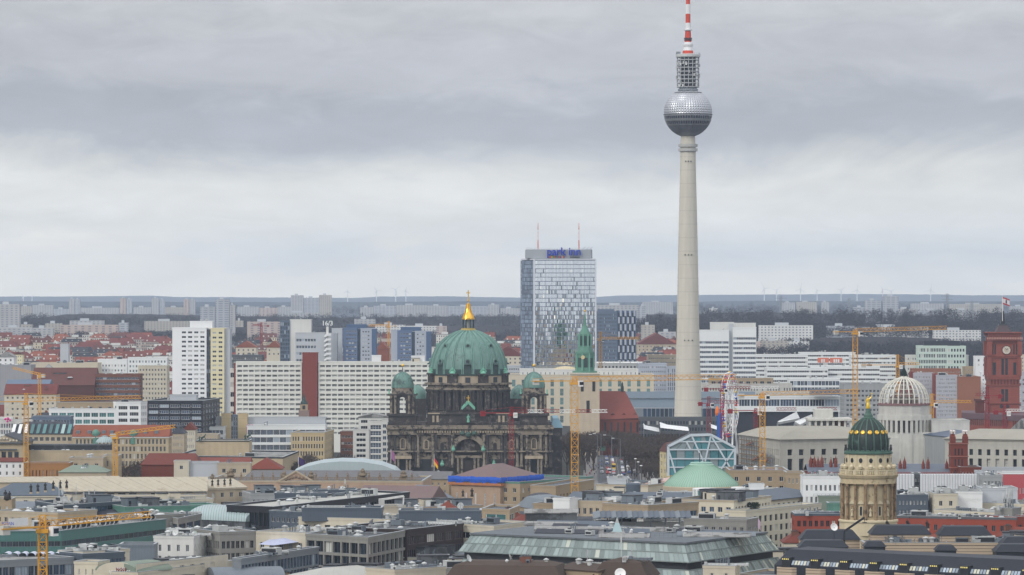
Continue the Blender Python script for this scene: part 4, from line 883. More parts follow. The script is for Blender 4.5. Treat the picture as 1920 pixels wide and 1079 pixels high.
# low wings of the town hall
b=MB();P_=[(X(1805,RD-8),RD-8),(X(1935,RD-70),RD-70),(X(1935,RD+40),RD+40),(X(1805,RD+40),RD+40)];b.prism(P_,0,Z(779,RD-10));b.build('wing_wall',rbk,t)
b=MB();b.prism(offset_poly(P_,-.7),Z(779,RD-10)-2.2,Z(775,RD-10));b.build('wing_cornice',mat('cornice_purple',(.16,.10,.11),.8,.2),t)
u=(Vector(P_[1])-Vector(P_[0])).normalized();yw=atan2(u.y,u.x);wmm=winmesh(.75,5.0,1,3,G['brick_red'],dgl)
for i in range(38):
 if i%13 in(11,12):continue
 p=Vector(P_[0])+u*(2+i*1.95);nn=Vector((u.y,-u.x));inst(wmm,'wing_window',t,(p.x+nn.x*.15,p.y+nn.y*.15,Z(797,RD-10)),yw)
b=MB();b.box(X(1828,RD)-1,X(1841,RD),RD-14,RD-9,0,zr_(752));b.box(X(1827,RD)-1.4,X(1842,RD)+.4,RD-14.6,RD-8.5,zr_(752),zr_(748));b.build('corner_turret',rbd,t)
# ================================================================ palace under construction with lattice dome
SD=1800;sk=SD/FP;sxc=X(1695,SD);zs_=lambda py:Z(py,SD)
t=thp('palace_dome','raw concrete drum with white ribbed lattice dome under construction','dome',1695,SD)
cc=G['concrete'];rib=mat('rib_white',(.62,.60,.54),.6,.08)
sy=SD+12;kx=sy/FP;sxc=X(1695,sy);zs_=lambda py:Z(py,sy)
MB().box(X(1668,SD),X(1786,SD),SD,SD+34,0,Z(822,SD)).build('portal_block',cc,t)
MB().box(X(1666,SD),X(1760,SD),SD+1.5,SD+32,Z(822,SD)-.3,Z(812,SD)).build('portal_attic',cc,t)
b=MB()
for i in range(3):b.T=Matrix.Translation((X(1691+i*12.5,SD),SD+1.6,Z(819.5,SD)))@Matrix.Rotation(pi/2,4,'X');b.lathe(0,0,[(.35,0),(.35,.2),(.01,.2)],10)
b.T=None;b.build('scaffold_hole',G['dark_metal'],t)
oct_=lambda r,ph=pi/16:[(sxc+r*cos(2*pi*i/16+ph),sy+r*sin(2*pi*i/16+ph))for i in range(16)]
b=MB();b.prism(oct_(51*kx),0,zs_(812));b.build('arcade_sill',cc,t)
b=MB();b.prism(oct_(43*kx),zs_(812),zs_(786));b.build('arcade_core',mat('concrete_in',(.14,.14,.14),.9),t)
for i in range(32):
 a=2*pi*i/32;b=MB();b.at(sxc,sy,0,a);b.box(46*kx,50.2*kx,-.62,.62,zs_(812)-.1,zs_(787));b.build('arcade_pier',cc,t)
b=MB();b.prism(oct_(51*kx),zs_(788),zs_(778),bot=True);b.build('arcade_beam',cc,t)
b=MB();b.prism(oct_(48*kx),zs_(778),zs_(760));b.build('drum',mat('concrete_pale',(.47,.46,.43),.9,.12,.2,.15,lines=[(3,3.4,.03,.15)]),t)
b=MB();b.prism(oct_(49.5*kx),zs_(760.5),zs_(756.5));b.build('timber_ring',mat('formwork',(.24,.15,.15),.8,.3,.8),t)
lp=[(46.5,757),(46,748),(44,739),(40,730),(33.5,722),(25,715.5),(15,711),(7,709)]
for i in range(28):
 a=2*pi*(i+.5)/28;b=MB()
 for(r0,y0),(r1,y1)in zip(lp,lp[1:]):b.bar((sxc+r0*kx*cos(a),sy+r0*kx*sin(a),zs_(y0)),(sxc+r1*kx*cos(a),sy+r1*kx*sin(a),zs_(y1)),.42)
 b.build('dome_rib',rib,t)
for r,y in lp[1:]:
 b=MB()
 for i in range(28):
  a0,a1=2*pi*(i+.5)/28,2*pi*(i+1.5)/28;b.bar((sxc+r*kx*cos(a0),sy+r*kx*sin(a0),zs_(y)),(sxc+r*kx*cos(a1),sy+r*kx*sin(a1),zs_(y)),.26)
 b.build('dome_hoop',rib,t)
b=MB();b.box(sxc-6,sxc+6,sy-6,sy+6,zs_(757),zs_(745));b.bar((sxc,sy,zs_(757)),(sxc,sy,zs_(712)),1.8)
for i in range(6):b.box(sxc-5+i*1.6,sxc-4.2+i*1.6,sy-8,sy-7,zs_(756),zs_(735-i%3*4))
b.build('inner_scaffold',mat('scaf_in',(.25,.22,.20),.8,.4,1),t)
MB().lathe(sxc,sy,[(9*kx,zs_(709)),(8*kx,zs_(708)),(8*kx,zs_(706))],16).build('crown_ring',rib,t)
ct=thing('topping_tree','small dark fir tree set up on top of the lattice dome','tree',(sxc,sy,zs_(706.5)))
MB().bar((sxc,sy,zs_(706.5)),(sxc,sy,zs_(692)),.3).build('trunk',G['brick_brown'],ct)
b=MB();rg=random.Random(8)
for i in range(900):
 h=rg.random()**.8;z=zs_(706)+h*(zs_(690)-zs_(706));r=(1-h)*8*kx*(.35+.65*rg.random());a=rg.random()*6.28;s_=.35;x,y=sxc+r*cos(a),sy+r*sin(a)
 b.quad((x,y,z),(x+s_*cos(a+1),y+s_*sin(a+1),z-.1),(x+1.6*s_*cos(a),y+1.6*s_*sin(a),z-.45),(x+s_*cos(a-1),y+s_*sin(a-1),z-.1))
b.build('crown',mat('fir',(.02,.045,.035),.9,.4,2),ct)
# palace body, left wing
pw=mat('palace_stone',(.43,.415,.37),.9,.14,.25,.22,lines=[(2,4.4,.03,.1)])
psp=dict(sp(12,4.1,.42,.62,'glass_dark','dark_metal',top=3.9,rec=.9,nz=3,ml=2,fl=2,hs={0:2.6,1:5.6}))
zt_p=Z(825,1700)
bld('palace','pale stone palace wing with tall dark windows left of the lattice dome','palace',[(1385,1765),(1463,1700),(1668,1722)],zt_p,wall=pw,roof=mat('palace_roof',(.34,.325,.28),.85,.18,.15),fac={0:dict(sp(22,4.1,.45,.6,'glass_dark','dark_metal',top=3.9,rec=.8,nz=3,ml=2,fl=2,hs={0:2.6,1:5.6})),1:dict(psp,n=9)},rt='mansard',rh=3.0,mans=7,over=1.1,cornice=pw)
b=MB();pl=foot([(1385,1765),(1463,1700),(1668,1722)],0)
tt=thing('roof_hall','open concrete frame storey on the palace roof between crane and dome','building',(X(1550,1760),1760,zt_p+4))
b=MB();z0_=Z(806,1770);z1_=Z(789,1770)
for i in range(8):x=X(1517+i*11,1770);b.box(x-.5,x+.5,1765,1766,zt_p+3,z1_)
b.box(X(1514,1770),X(1596,1770),1764,1785,z1_,z1_+1.0);b.build('frame',cc,tt)
MB().box(X(1515,1770),X(1560,1770),1768,1783,zt_p+3,z1_-.1).build('wall',G['grey_wall'],tt)
MB().box(X(1565,1770),X(1590,1770),1775,1783,zt_p+3,z1_-.1).build('inner_wall',G['brick_brown'],tt)
MB().box(X(1528,1770),X(1562,1770),1770,1780,z1_+1,z1_+5).build('plant_storey',G['concrete'],tt)
for pts,nm in(([(1458,791),(1497,774),(1503,786),(1462,792)],'left'),([(1490,791),(1526,779),(1528,785),(1500,797)],'right')):
 st=thing('tilted_canopy','big white tilted roof sheet at the %s behind the palace roof'%nm,'roof',(X(pts[0][0],1850),1850,0))
 q=[(X(p,1850),1850+12*(i in(1,2)),Z(y,1850))for i,(p,y)in enumerate(pts)];MB().add([*q]+[(p[0],p[1]+1,p[2]-1.2)for p in q],[[0,1,2,3],[7,6,5,4],[0,4,5,1],[1,5,6,2],[2,6,7,3],[3,7,4,0]]).build('sheet',G['white_wall'],st)
 b=MB();b.bar((q[1][0],q[1][1],0),(q[1][0],q[1][1],q[1][2]-1),.8);b.bar((q[0][0],q[0][1],0),(q[0][0],q[0][1],q[0][2]-1),.8);b.build('support',G['steel'],st)
# right wing
bld('palace','long pale stone palace wing with two rows of dark windows right of the lattice dome','palace',[(1772,1712),(1990,1690)],Z(825,1700),26,wall=pw,roof=G['palace_roof'],fac={0:dict(psp,n=12,mr=3)},rt='mansard',rh=3.2,mans=8,over=1.1,cornice=pw)
bld('palace_hall','low bluish glass roof running behind the right palace wing','building',[(1788,1762),(1890,1768)],Z(821,1760),40,wall=G['grey_wall'],roof=mat('solar_blue',(.09,.12,.18),.4,.15,.3,lines=[(3,2.2,.15,.3)]),rt='gable',rh=2.2)
bld('concrete_hall','raw concrete storey with open top behind the brick church towers','building',[(1748,1800),(1818,1800)],Z(792,1800),30,wall=cc,roof=cc)
# scaffolding on the palace end
t=thp('scaffolding','brown timber-decked scaffolding wrapped round the palace end','scaffolding',1410,1745);b=MB();b2=MB();b3=MB()
for(p0,p1,d0,d1,y1)in((1386,1424,1761,1729,838),(1424,1447,1728,1709,850)):
 x0,x1=X(p0,d0),X(p1,d1);zt=Z(y1-18 if p0<1400 else y1,d0);n=8
 for i in range(n+1):
  f_=i/n;x=x0+(x1-x0)*f_;y=d0+(d1-d0)*f_-2
  b.bar((x,y,0),(x,y,zt+rg.random()*1.5),.22);b.bar((x+.9,y+1.2,0),(x+.9,y+1.2,zt),.2)
 k=0;z=6.
 while z<zt:
  b2.bar((x0,d0-1.6,z),(x1,d1-1.6,z),.3);b.bar((x0,d0-2,z+1),(x1,d1-2,z+1),.12);z+=2.1
  if rg.random()<.7:f_=rg.random()*.7;b3.bar((x0+(x1-x0)*f_,d0+(d1-d0)*f_-1.0,z),(x0+(x1-x0)*(f_+.25),d0+(d1-d0)*(f_+.25)-1.0,z+1.4),.8)
b.build('tube_frame',G['steel'],t);b2.build('deck',mat('deck_wood',(.22,.15,.09),.9,.3,1),t);b3.build('board_stack',mat('board_wood',(.26,.15,.11),.9,.3,1),t)
# ================================================================ glass box pavilion
BD=1850;bk=BD/FP;wf_=mat('frame_white',(.52,.57,.60),.5,.06);tg=glass('box_teal',(.07,.21,.235),.12,blind=.25,blindcol=(.22,.27,.28),rnd=.3)
t=thp('glass_pavilion','angular teal glass pavilion with thick white diagonal framing','pavilion',1315,BD)
def bp(px,py,y=0):return(X(px,BD),BD+y,Z(py,BD))
pan=[[(1253,890,0),(1253,838,0),(1295,817,3),(1333,816,3),(1378,840,0),(1378,890,0)]]
pl=[bp(*p)for p in pan[0]];b=MB();b.add(pl+[(p[0],p[1]+22,p[2])for p in pl],[[0,5,4,3,2,1],[1,2,8,7],[2,3,9,8],[3,4,10,9],[4,5,11,10],[0,1,7,6],[6,7,8,9,10,11]]);b.build('wall',G['grey_dark'],t)
rows_y=[818,829,844,861,877,893]
def edges_x(py):
 def li(a,b_,c,d):return a+(c-a)*(py-b_)/(d-b_)
 l=1253 if py>838 else li(1253,838,1295,817);r=1378 if py>840 else li(1378,840,1333,816);return l,r
for j in range(5):
 ya,yb=rows_y[j]+1.2,rows_y[j+1]-1.2;la_,ra_=edges_x(ya);lb,rb_=edges_x(yb);n=8
 for i in range(n):
  f0,f1=(i+.04)/n,(i+.96)/n;MB().quad(bp(lb+(rb_-lb)*f0,yb,-.12),bp(lb+(rb_-lb)*f1,yb,-.12),bp(la_+(ra_-la_)*f1,ya,-.12),bp(la_+(ra_-la_)*f0,ya,-.12)).build('glass_pane',tg,t)
b=MB()
def fb(*p,w=.75):
 for a,c in zip(p,p[1:]):b.bar(bp(a[0],a[1],-.3),bp(c[0],c[1],-.3),w)
fb((1253,893),(1253,838),(1295,817),(1333,816),(1378,840),(1378,893),w=1.1)
for y in rows_y[1:5]:l,r=edges_x(y);fb((l,y),(r,y),w=.6)
fb((1297,818),(1318,864));fb((1333,817),(1322,866));fb((1333,817),(1362,866),(1378,893));fb((1378,841),(1358,872),(1343,893));fb((1253,842),(1268,893));fb((1318,864),(1300,893));fb((1287,829),(1295,844))
b.build('frame',wf_,t)
# yellow facade fragment beside pavilion
bld('townhouse','narrow pale yellow house squeezed beside the glass pavilion','house',[(1237,1900),(1256,1880)],Z(848,1890),20,wall=mat('yellow_wall',(.55,.48,.30),.8),roof=G['tile_dark'],rt='mansard',rh=4,mans=2,fac={0:sp(3,3.6,.4,.6)})
# ================================================================ low green dome (cathedral of st. hedwig)
GD=1450;gk=GD/FP;gx=X(1315,GD);zg=lambda py:Z(py,GD)
t=thp('green_dome','wide shallow pale green copper dome rising over the roofs','dome',1315,GD)
gp=[(71,913),(70,908),(61.5,899.5),(51,890),(42,883.5),(33,878),(24,872.5),(21,870.5)]
MB().lathe(gx,GD,[(r*gk,zg(y))for r,y in gp],84,cap=False).build('dome',mat('mint_copper',(.31,.44,.36),.55,.07,.12,.06),t,True)
b=MB()
for i in range(84):
 a=2*pi*i/84
 for(r0,y0),(r1,y1)in zip(gp[:-1],gp[1:-1]):b.bar((gx+r0*gk*cos(a),GD+r0*gk*sin(a),zg(y0)+.02),(gx+r1*gk*cos(a),GD+r1*gk*sin(a),zg(y1)+.02),.10)
b.build('seam',mat('mint_seam',(.17,.29,.22),.6),t)
MB().lathe(gx,GD,[(21*gk,zg(871.5)),(21*gk,zg(868.5)),(19.5*gk,zg(867.5)),(3,zg(867.2))],40).build('top_ring',mat('mint_top',(.28,.42,.36),.6),t)
MB().bar((gx-.6,GD,zg(868)),(gx-.6,GD,zg(850)),.3).build('cross_pole',G['dark_metal'],t)
MB().lathe(gx,GD,[(73*gk,0),(73*gk,zg(912)),(70*gk,zg(911))],48).build('drum',G['cream_dark'],t)
# ================================================================ brick gothic church with twin towers
CD=1480;ck=CD/FP;zc_=lambda py:Z(py,CD)
t=thp('brick_church','dark red brick gothic church with square twin towers and pointed pinnacles','church',1750,CD)
cb=mat('church_brick',(.20,.060,.042),.85,.25,.5,.15);slr=mat('blue_slate',(.14,.16,.195),.6,.1,.3,.1)
for px in(1787,1807):
 pass
b=MB();x0,x1=X(1781,CD),X(1813,CD);b.box(x0,x1,CD-3,CD+4,0,zc_(831));b.build('tower',cb,t)
b=MB()
for px in(1785.5,1809):b.box(X(px-4.5,CD),X(px+4.5,CD),CD-3.4,CD+1,zc_(831),zc_(819));b.frustum([(X(px-4,CD),CD-3.2),(X(px+4,CD),CD-3.2),(X(px+4,CD),CD+.8),(X(px-4,CD),CD+.8)],zc_(819),[(X(px-2.5,CD),CD-2),(X(px+2.5,CD),CD-2),(X(px+2.5,CD),CD),(X(px-2.5,CD),CD)],zc_(811))
b.build('tower_cap',cb,t)
b=MB()
for px in(1783,1788,1806,1811):
 for yy in(-3,0.5):b.lathe(X(px,CD),CD+yy,[(.3,zc_(814)),(.35,zc_(811)),(.5,zc_(809)),(.1,zc_(807))],6)
b.build('crown_finial',mat('finial_pale',(.62,.58,.55),.7),t)
wmc=winmesh(.62,2.6,1,1,rbd,dgl)
for r_ in range(3):
 for i in range(3):inst(wmc,'lancet_window',t,(X(1789.5+i*6.3,CD),CD-3.05,zc_(854+r_*20)),0)
b=MB()
for y in(833,857,878):b.box(x0-.3,x1+.3,CD-3.4,CD+4.3,zc_(y),zc_(y-1.6))
b.build('string_course',mat('brick_pink',(.33,.15,.12),.8),t)
def pinn(px,py0,py1,d,wdt=3.2):
 b=MB();x=X(px,d);k=d/FP;b.lathe(x,d,[(wdt*k,Z(py0+22,d)),(wdt*k,Z(py0,d)),(wdt*1.15*k,Z(py0,d)),(wdt*.9*k,Z(py0-2,d)),(.25*k,Z(py1+1.5,d)),(.8*k,Z(py1+.8,d)),(.1,Z(py1,d))],8);b.build('pinnacle',cb,t)
for px,y0,y1 in((1688,873,861),(1696,869,857),(1731,873,861),(1740,869,858),(1775,873,862),(1558,870,858),(1567,866,855),(1534,868,857),(1520,866,855),(1541,866,854),(1527,866,855)):pinn(px,y0,y1,CD+4 if px>1600 else CD+6)
b=MB();x0,x1=X(1512,CD+6),X(1782,CD);b.box(x0,x1,CD-1,CD+22,0,zc_(888));b.build('nave_wall',cb,t)
b=MB();ez,rz=zc_(887),zc_(872.5);b.add([(x0,CD-1.5,ez),(x1,CD-1.5,ez),(x1,CD+10,rz),(x0,CD+10,rz),(x0,CD+22,ez),(x1,CD+22,ez)],[[0,1,2,3],[3,2,5,4]]);b.build('nave_roof',slr,t)
b=MB()
for i in range(76):x=x0+.4+i*(x1-x0)/76.5;b.box(x,x+.38,CD-1.9,CD-1.5,ez-1.0,ez+.35)
b.box(x0,x1,CD-1.85,CD-1.2,ez-1.4,ez-1.0);b.build('parapet_tracery',mat('tracery',(.34,.14,.13),.8),t)
# ================================================================ middle distance
def S(name,label,x0,x1,y,d,depth=20,wall='cream',roof='roof_grey',f=None,cat='building',d1=None,side=None,**k):
 fac={}
 if f:fac[0]=f
 if side:fac[1]=side[0];
 pts=[(x0,d),(x1,d1 or d)]
 if side and len(side)>1:pts=side[1]
 return bld(name,label,cat,pts,Z(y,d),depth,wall=G[wall],roof=G[roof],fac=fac,**k)
mat('sand_orange',(.36,.20,.085),.85,.15,.3,.1);mat('tower_white',(.74,.75,.75),.8,.04,.1,.04);mat('tower_yellow',(.66,.60,.42),.8,.05,.1,.04);mat('tower_grey',(.46,.48,.50),.8,.06)
# white and yellow apartment tower
d=2500
t,_=S('apartment_tower','white apartment tower with a dark glass strip and pale yellow right third',323,387,617,d,22,'tower_white','roof_light',sp(4,3.0,.68,.44,'glass_home',ml=5.5,mr=.6,top=1.2,fl=20),cat='apartment tower')
S('stair_tower','dark glazed stair strip between the white and the yellow tower faces',386,396,621,d+2,16,'grey_dark','roof_grey',sp(2,3.0,.8,.8,'glass_blue','steel',ml=.2,top=.6,fl=20),cat='stair tower')
S('apartment_tower','pale yellow apartment tower joined to the right of the white one',395,420.5,618,d+.8,20,'tower_yellow','roof_light',sp(2,3.0,.62,.44,'glass_home',ml=.5,mr=.5,top=1.2,fl=20),cat='apartment tower')
S('apartment_tower','blank light grey end wall slice right of the yellow tower',420,431,618,d+3,18,'tower_grey','roof_light',cat='apartment tower',par=.3)
S('roof_house','white plant house on top of the white apartment tower',356,398,605,d+6,10,'tower_white','roof_light',None,z0=Z(617,d),n_cl=3,cl=('mast','vent'))
# long slab with brick stair tower
bal=lambda n,**k:sp(n,2.95,.80,.52,'glass_home','white_paint',nx=4,bar=.16,top=.9,rec=1.1,ml=.6,fl=15,**k)
mat('slab_white',(.66,.66,.60),.8,.05,.1,.05);mat('slab_brick',(.24,.068,.052),.85,.12,.3)
d=2400
S('apartment_slab','long cream apartment slab with balcony rows left of the brick stair tower',442,566,681,d,14,'slab_white','roof_light',bal(11),cat='apartment block',group='slabs flanking the brick stair tower')
S('stair_tower','plain red brick stair tower standing out between two cream apartment slabs',567,595,664,d-1.5,12,'slab_brick','roof_grey',None,cat='stair tower',n_cl=2,cl=('mast',))
S('apartment_slab','long cream apartment slab with balcony rows from the brick stair tower to the dome',597,838,681,d,14,'slab_white','roof_light',bal(21),cat='apartment block',group='slabs flanking the brick stair tower',n_cl=5,cl=('house','vent'))
S('roof_house','white box house on the long slab roof below the blue towers',697,714,669,d+3,6,'white_wall','roof_light',None,z0=Z(681,d));S('roof_house','white box house on the long slab roof nearest the big dome',771,796,670,d+3,6,'white_wall','roof_light',None,z0=Z(681,d))
S('stair_tower','striped narrow side stair at the left end of the long cream slab',431,441,694,d+6,10,'slab_white','roof_light',sp(1,6,.9,.5,'glass_dark',ml=.2,fl=8),cat='stair tower');S('fire_wall','thin dark red brick edge wall at the left end of the long slab',438.5,443,684,d+2,8,'slab_brick','roof_grey',cat='wall')
# glass and white office tower group
d=2900
S('office_tower','narrow dark glass face of the white office tower behind the long slab',525,543.5,604,d,14,'bluegrey','roof_grey',sp(5,3.0,.86,.84,'glass_blue','steel',ml=.2,mr=.2,top=.3,rec=.15,fl=26),cat='office tower')
S('office_tower','white windowless office tower top beside its dark glass face',543.5,583,601.5,d+.8,16,'offwhite','roof_light',None,cat='office tower',n_cl=5,cl=('mast','mast','vent'))
S('office_block','lower light grey office block with dark window rows before the white tower',554,609,626,d-6,14,'tower_grey','roof_grey',sp(7,5.0,.82,.42,'glass_blue',ml=.5,mr=6.5,top=3.0,fl=7),cat='office block',n_cl=3)
S('office_block','slim grey office wall carrying the spiral balconies',608,632,627,d-4,12,'tower_grey','roof_grey',None,cat='office block')
t=thp('spiral_balcony','white zigzag spiral balcony stack running up the grey office wall','balcony',617,d-8)
b=MB()
for i in range(14):
 z=Z(626,d)-i*7.7/FP*d*1.15;x0,x1=X(608.5,d),X(622,d);MB().add([(x0,d-14,z-2.2),(x0+1.6,d-14,z-.2),(x1,d-14,z),(x1,d-14,z-1.5),(x0+2.5,d-14,z-1.7),(x0+1.2,d-14,z-2.8),(x0,d-10,z-2.2),(x0+1.6,d-10,z-.2),(x1,d-10,z),(x1,d-10,z-1.5),(x0+2.5,d-10,z-1.7),(x0+1.2,d-10,z-2.8)],[[5,4,3,2,1,0],[0,1,7,6],[1,2,8,7],[2,3,9,8],[3,4,10,9],[4,5,11,10],[5,0,6,11],[6,7,8,9,10,11]]).build('balcony_flight',G['white_wall'],t)
b=MB();b.bar((X(615,d),d-10,0),(X(615,d),d-10,Z(613,d)),1.8);b.build('column',G['offwhite'],t)
sgt=thing('roof_sign','pale grey numerals sign on a post above the spiral balcony','sign',(X(615,d),d-9,Z(613,d)))
MB().bar((X(615,d),d-9,Z(613,d)),(X(615,d),d-9,Z(610,d)),.5).build('post',G['steel'],sgt);text('16/3',5.0,G['white_wall'],sgt,(X(615,d),d-9.6,Z(611,d)),.2,bold=.08)
S('office_block','pale flat-topped block between the spiral balcony and the blue towers',622,641,618,d+40,12,'tower_grey','roof_grey',cat='office block')
# two blue-grey apartment towers
mat('blue_wall',(.15,.20,.30),.8,.06);mat('blue_wall_d',(.10,.15,.24),.8,.05);mat('lav_wall',(.40,.43,.48),.8,.06)
def bluetower(x,lab1,lab2,k,y):
 t_,_=S('apartment_tower',lab1,x,x+27+k*2,y,d,16,'blue_wall','roof_grey',sp(4,2.9,.66,.42,'glass_home',ml=2,mr=.4,fl=24),cat='apartment tower')
 b=MB();b.box(X(x+26+k*2,d),X(x+33+k*3,d),d+2,d+14,0,Z(y+1,d));b.build('stair_strip',G['glass_blue'],t_)
 S('apartment_tower',lab2,x+33+k*3,x+62+k*6,y+1,d+.6,15,'lav_wall','roof_grey',sp(3,2.9,.62,.42,'glass_home',ml=1.0,mr=4.5,fl=24),cat='apartment tower')
 MB().box(X(x+54+k*5,d),X(x+63+k*6,d),d+.1,d+13,0,Z(y+.5,d)).build('end_wall',G['blue_wall_d'],t_)
 MB().box(X(x+6,d),X(x+44,d),d+3,d+12,Z(y,d),Z(y-8,d)).build('roof_house',G['blue_wall_d'],t_)
bluetower(643,'blue-grey apartment tower, left one of two, directly right of the spiral balcony','lavender right half of the blue-grey tower nearer the spiral balcony',0,617)
bluetower(745,'blue-grey apartment tower with dark roof box, nearer the green dome','pale lavender right half of the blue tower nearer the green dome',0,622)
S('apartment_tower','plain grey end bay left of the blue tower nearer the dome',733,749,621,d+1,14,'lav_wall','roof_grey',cat='apartment tower')
# wavy blue tower right of the hotel
d=3250;k_=d/FP
S('office_tower','dark blue office tower right of the mirror hotel, flat finely striped left part',1119,1157,586,d,24,'bluegrey','roof_grey',sp(15,3.0,.55,.62,'glass_blue','steel',nx=1,ml=.4,top=1,fl=24),cat='office tower')
t,_=S('office_tower','dark blue office tower right of the mirror hotel, right part with wavy window columns',1157,1193,585,d+1,24,'blue_wall_d','roof_grey',None,cat='office tower')
for c in range(4):
 x0=X(1159.5+c*8.6,d);MB().box(x0,x0+2.6,d+.8,d+1.1,0,Z(587,d)).build('window_column',G['glass_dark'],t)
 b=MB();z=8
 while z<Z(590,d):b.box(x0-.3+1.5*(int(z/6)%2),x0+1.3+1.5*(int(z/6)%2),d+.4,d+.9,z,z+5.2);z+=6
 b.build('wave_panel',G['lav_wall'],t)
MB().box(X(1121,d),X(1152,d),d+4,d+20,Z(585,d),Z(580.5,d)).build('roof_house',G['bluegrey'],t)
# department store, market hall dome and neighbours behind the cathedral
mat('store_stone',(.55,.50,.40),.85,.08,.1,.08,lines=[(2,3.2,.04,.1),(3,4.5,.03,.08)])
d=2850
t,_=S('department_store','long beige stone department store with tall green windows behind the cathedral',953,1226,705,d,60,'store_stone','roof_light',dict(sp(15,6.6,.36,.78,'glass_teal','offwhite',nx=4,nz=2,top=2.5,fl=5)),cat='department store',n_cl=10)
S('building','cream attic storey with few small windows on the department store',975,1197,695,d+5,40,'offwhite','roof_light',sp(26,4,.22,.55,'glass_dark',fl=1),z0=Z(706,d))
t=thp('roof_dome','shallow ribbed beige dome on the store roof left of the green spire','dome',1060,2880);b=MB();b.T=Matrix.Translation((X(1060,2880),2880,Z(697,2880)))@Matrix.Diagonal((1,.9,.38,1));b.ball(0,0,0,25*2880/FP,28,14);b.build('shell',mat('beige_dome',(.55,.48,.33),.8,.12,.5,lines=[(0,1.8,.12,.25),(2,1.6,.15,.2)]),t,True)
S('office_block','white flat hall roof and glass storey between the store and the television tower',1118,1215,683,3050,60,'offwhite','white_wall',sp(14,4.2,.5,.4,fl=4),n_cl=5)
S('office_block','blue-grey office block with two window rows left of the television tower',1197,1250,684,2950,30,'lav_wall','roof_dark',sp(13,3.4,.5,.42,fl=9),cat='office block',n_cl=4)
S('office_block','deep blue striped office corner touching the television tower shaft',1250,1272,690,2940,30,'lav_wall','roof_dark',sp(5,3.4,.6,.9,'glass_blue',fl=9),cat='office block')
S('office_block','low dark-roofed block with ribbon windows above the blue-grey offices',1215,1290,668,3300,30,'cream_dark','roof_dark',sp(20,3.5,.6,.35,fl=3))
# station hall
mat('station_roof',(.13,.165,.195),.5,.06,.1,lines=[(3,6,.03,.15)])
t=thp('station_hall','long grey-blue station hall with stepped roofs and glazed side','station',1240,2480)
d=2690
b=MB();b.box(X(1170,d),X(1420,d),d,d+40,0,Z(768,d));b.build('wall',G['steel'],t)
b=MB();b.add([(X(1168,d),d-1,Z(765,d)),(X(1420,d),d-1,Z(765,d)),(X(1420,d),d+12,Z(751,d)),(X(1160,d),d+12,Z(751,d))],[[0,1,2,3]]);b.build('lower_roof',G['station_roof'],t)
b=MB();b.add([(X(1160,d),d+12,Z(748,d)),(X(1420,d),d+12,Z(748,d)),(X(1420,d),d+24,Z(736.5,d)),(X(1155,d),d+24,Z(736.5,d))],[[0,1,2,3]]);b.box(X(1160,d),X(1420,d),d+12.2,d+14,Z(752,d),Z(748.3,d));b.build('upper_roof',G['station_roof'],t)
for i in range(26):MB().box(X(1206+i*8,d)+.1,X(1212.6+i*8,d),d-.12,d,Z(783,d),Z(767,d)).build('glass_bay',G['glass_blue'],t)
S('hall','low dark flat entrance hall at the foot of the television tower',1195,1420,786,2420,20,'grey_dark','roof_dark',sp(40,4,.7,.6,'glass_dark','steel'))
for i,(x0,x1,y)in enumerate(((1207,1237,797),(1238,1292,795),(1333,1352,795),(1378,1386,797))):
 t=thp('tent_canopy','white peaked tent canopy %s'%('left of the television tower foot','in front of the television tower foot','between the tower foot and the ferris wheel','right of the ferris wheel')[i],'tent',(x0+x1)/2,2390);d=2390
 b=MB();xa,xb,xm_=X(x0,d),X(x1,d),X((x0+x1)/2,d);b.add([(xa,d,Z(y+8,d)),(xb,d,Z(y+14,d)),(xb,d+16,Z(y+8,d)),(xa,d+16,Z(y+2,d)),(xm_-3,d+8,Z(y+4,d)),(xa,d+8,Z(y-2,d))],[[0,1,4],[1,2,4],[2,3,4],[0,4,5],[3,5,4]]);b.build('canvas',G['white_wall'],t);b=MB()
 for xx in(xa,xb):b.bar((xx,d,0),(xx,d,Z(y+9,d)),.5)
 b.build('pole',G['steel'],t)
# house of travel style slab and low blocks right of tower
mat('band_white',(.68,.70,.69),.8,.06,.1,.05)
d=3000;rb_=lambda n,**k:sp(n,3.75,.97,.50,'glass_blue','white_paint',nx=2,top=4.2,ml=.3,mr=.3,rec=.4,**k)
S('office_slab','tall white banded office slab right of the television tower, lower left half',1305,1367,621,d,16,'band_white','roof_grey',dict(rb_(18),top=7.5),cat='office slab',n_cl=3)
S('lift_tower','grey lift shaft joining the two halves of the white banded slab',1367,1375,610,d+3,14,'tower_grey','roof_grey',cat='lift tower')
S('office_slab','tall white banded office slab right of the television tower, higher right half',1374,1418,616,d+.7,16,'band_white','roof_grey',dict(rb_(13),top=6.5),cat='office slab')
S('roof_house','white plant house on the left half of the tall banded slab',1332,1376,606.5,d+6,8,'offwhite','roof_light',z0=Z(621,d));S('roof_house','white plant house with dark opening on the right half of the tall banded slab',1376,1417,608,d+6,8,'offwhite','roof_light',z0=Z(616,d))
d=3120
S('office_slab','lower white banded office block right of the tall slab, left part',1416,1515,667,d,20,'band_white','roof_grey',sp(24,3.4,.97,.42,'glass_dark',nx=2,fl=12,ml=.3),cat='office slab',n_cl=6)
S('office_slab','white banded office block behind the red advertising boards',1500,1604,663,d+60,20,'band_white','roof_light',sp(24,3.4,.97,.42,'glass_dark',nx=2,fl=12,ml=.3),cat='office slab',n_cl=6)
S('office_slab','white banded office block directly behind the tall yellow crane mast',1596,1680,668,d,20,'band_white','roof_light',sp(22,3.4,.97,.42,'glass_dark',nx=2,fl=8,ml=.3),cat='office slab',n_cl=6)
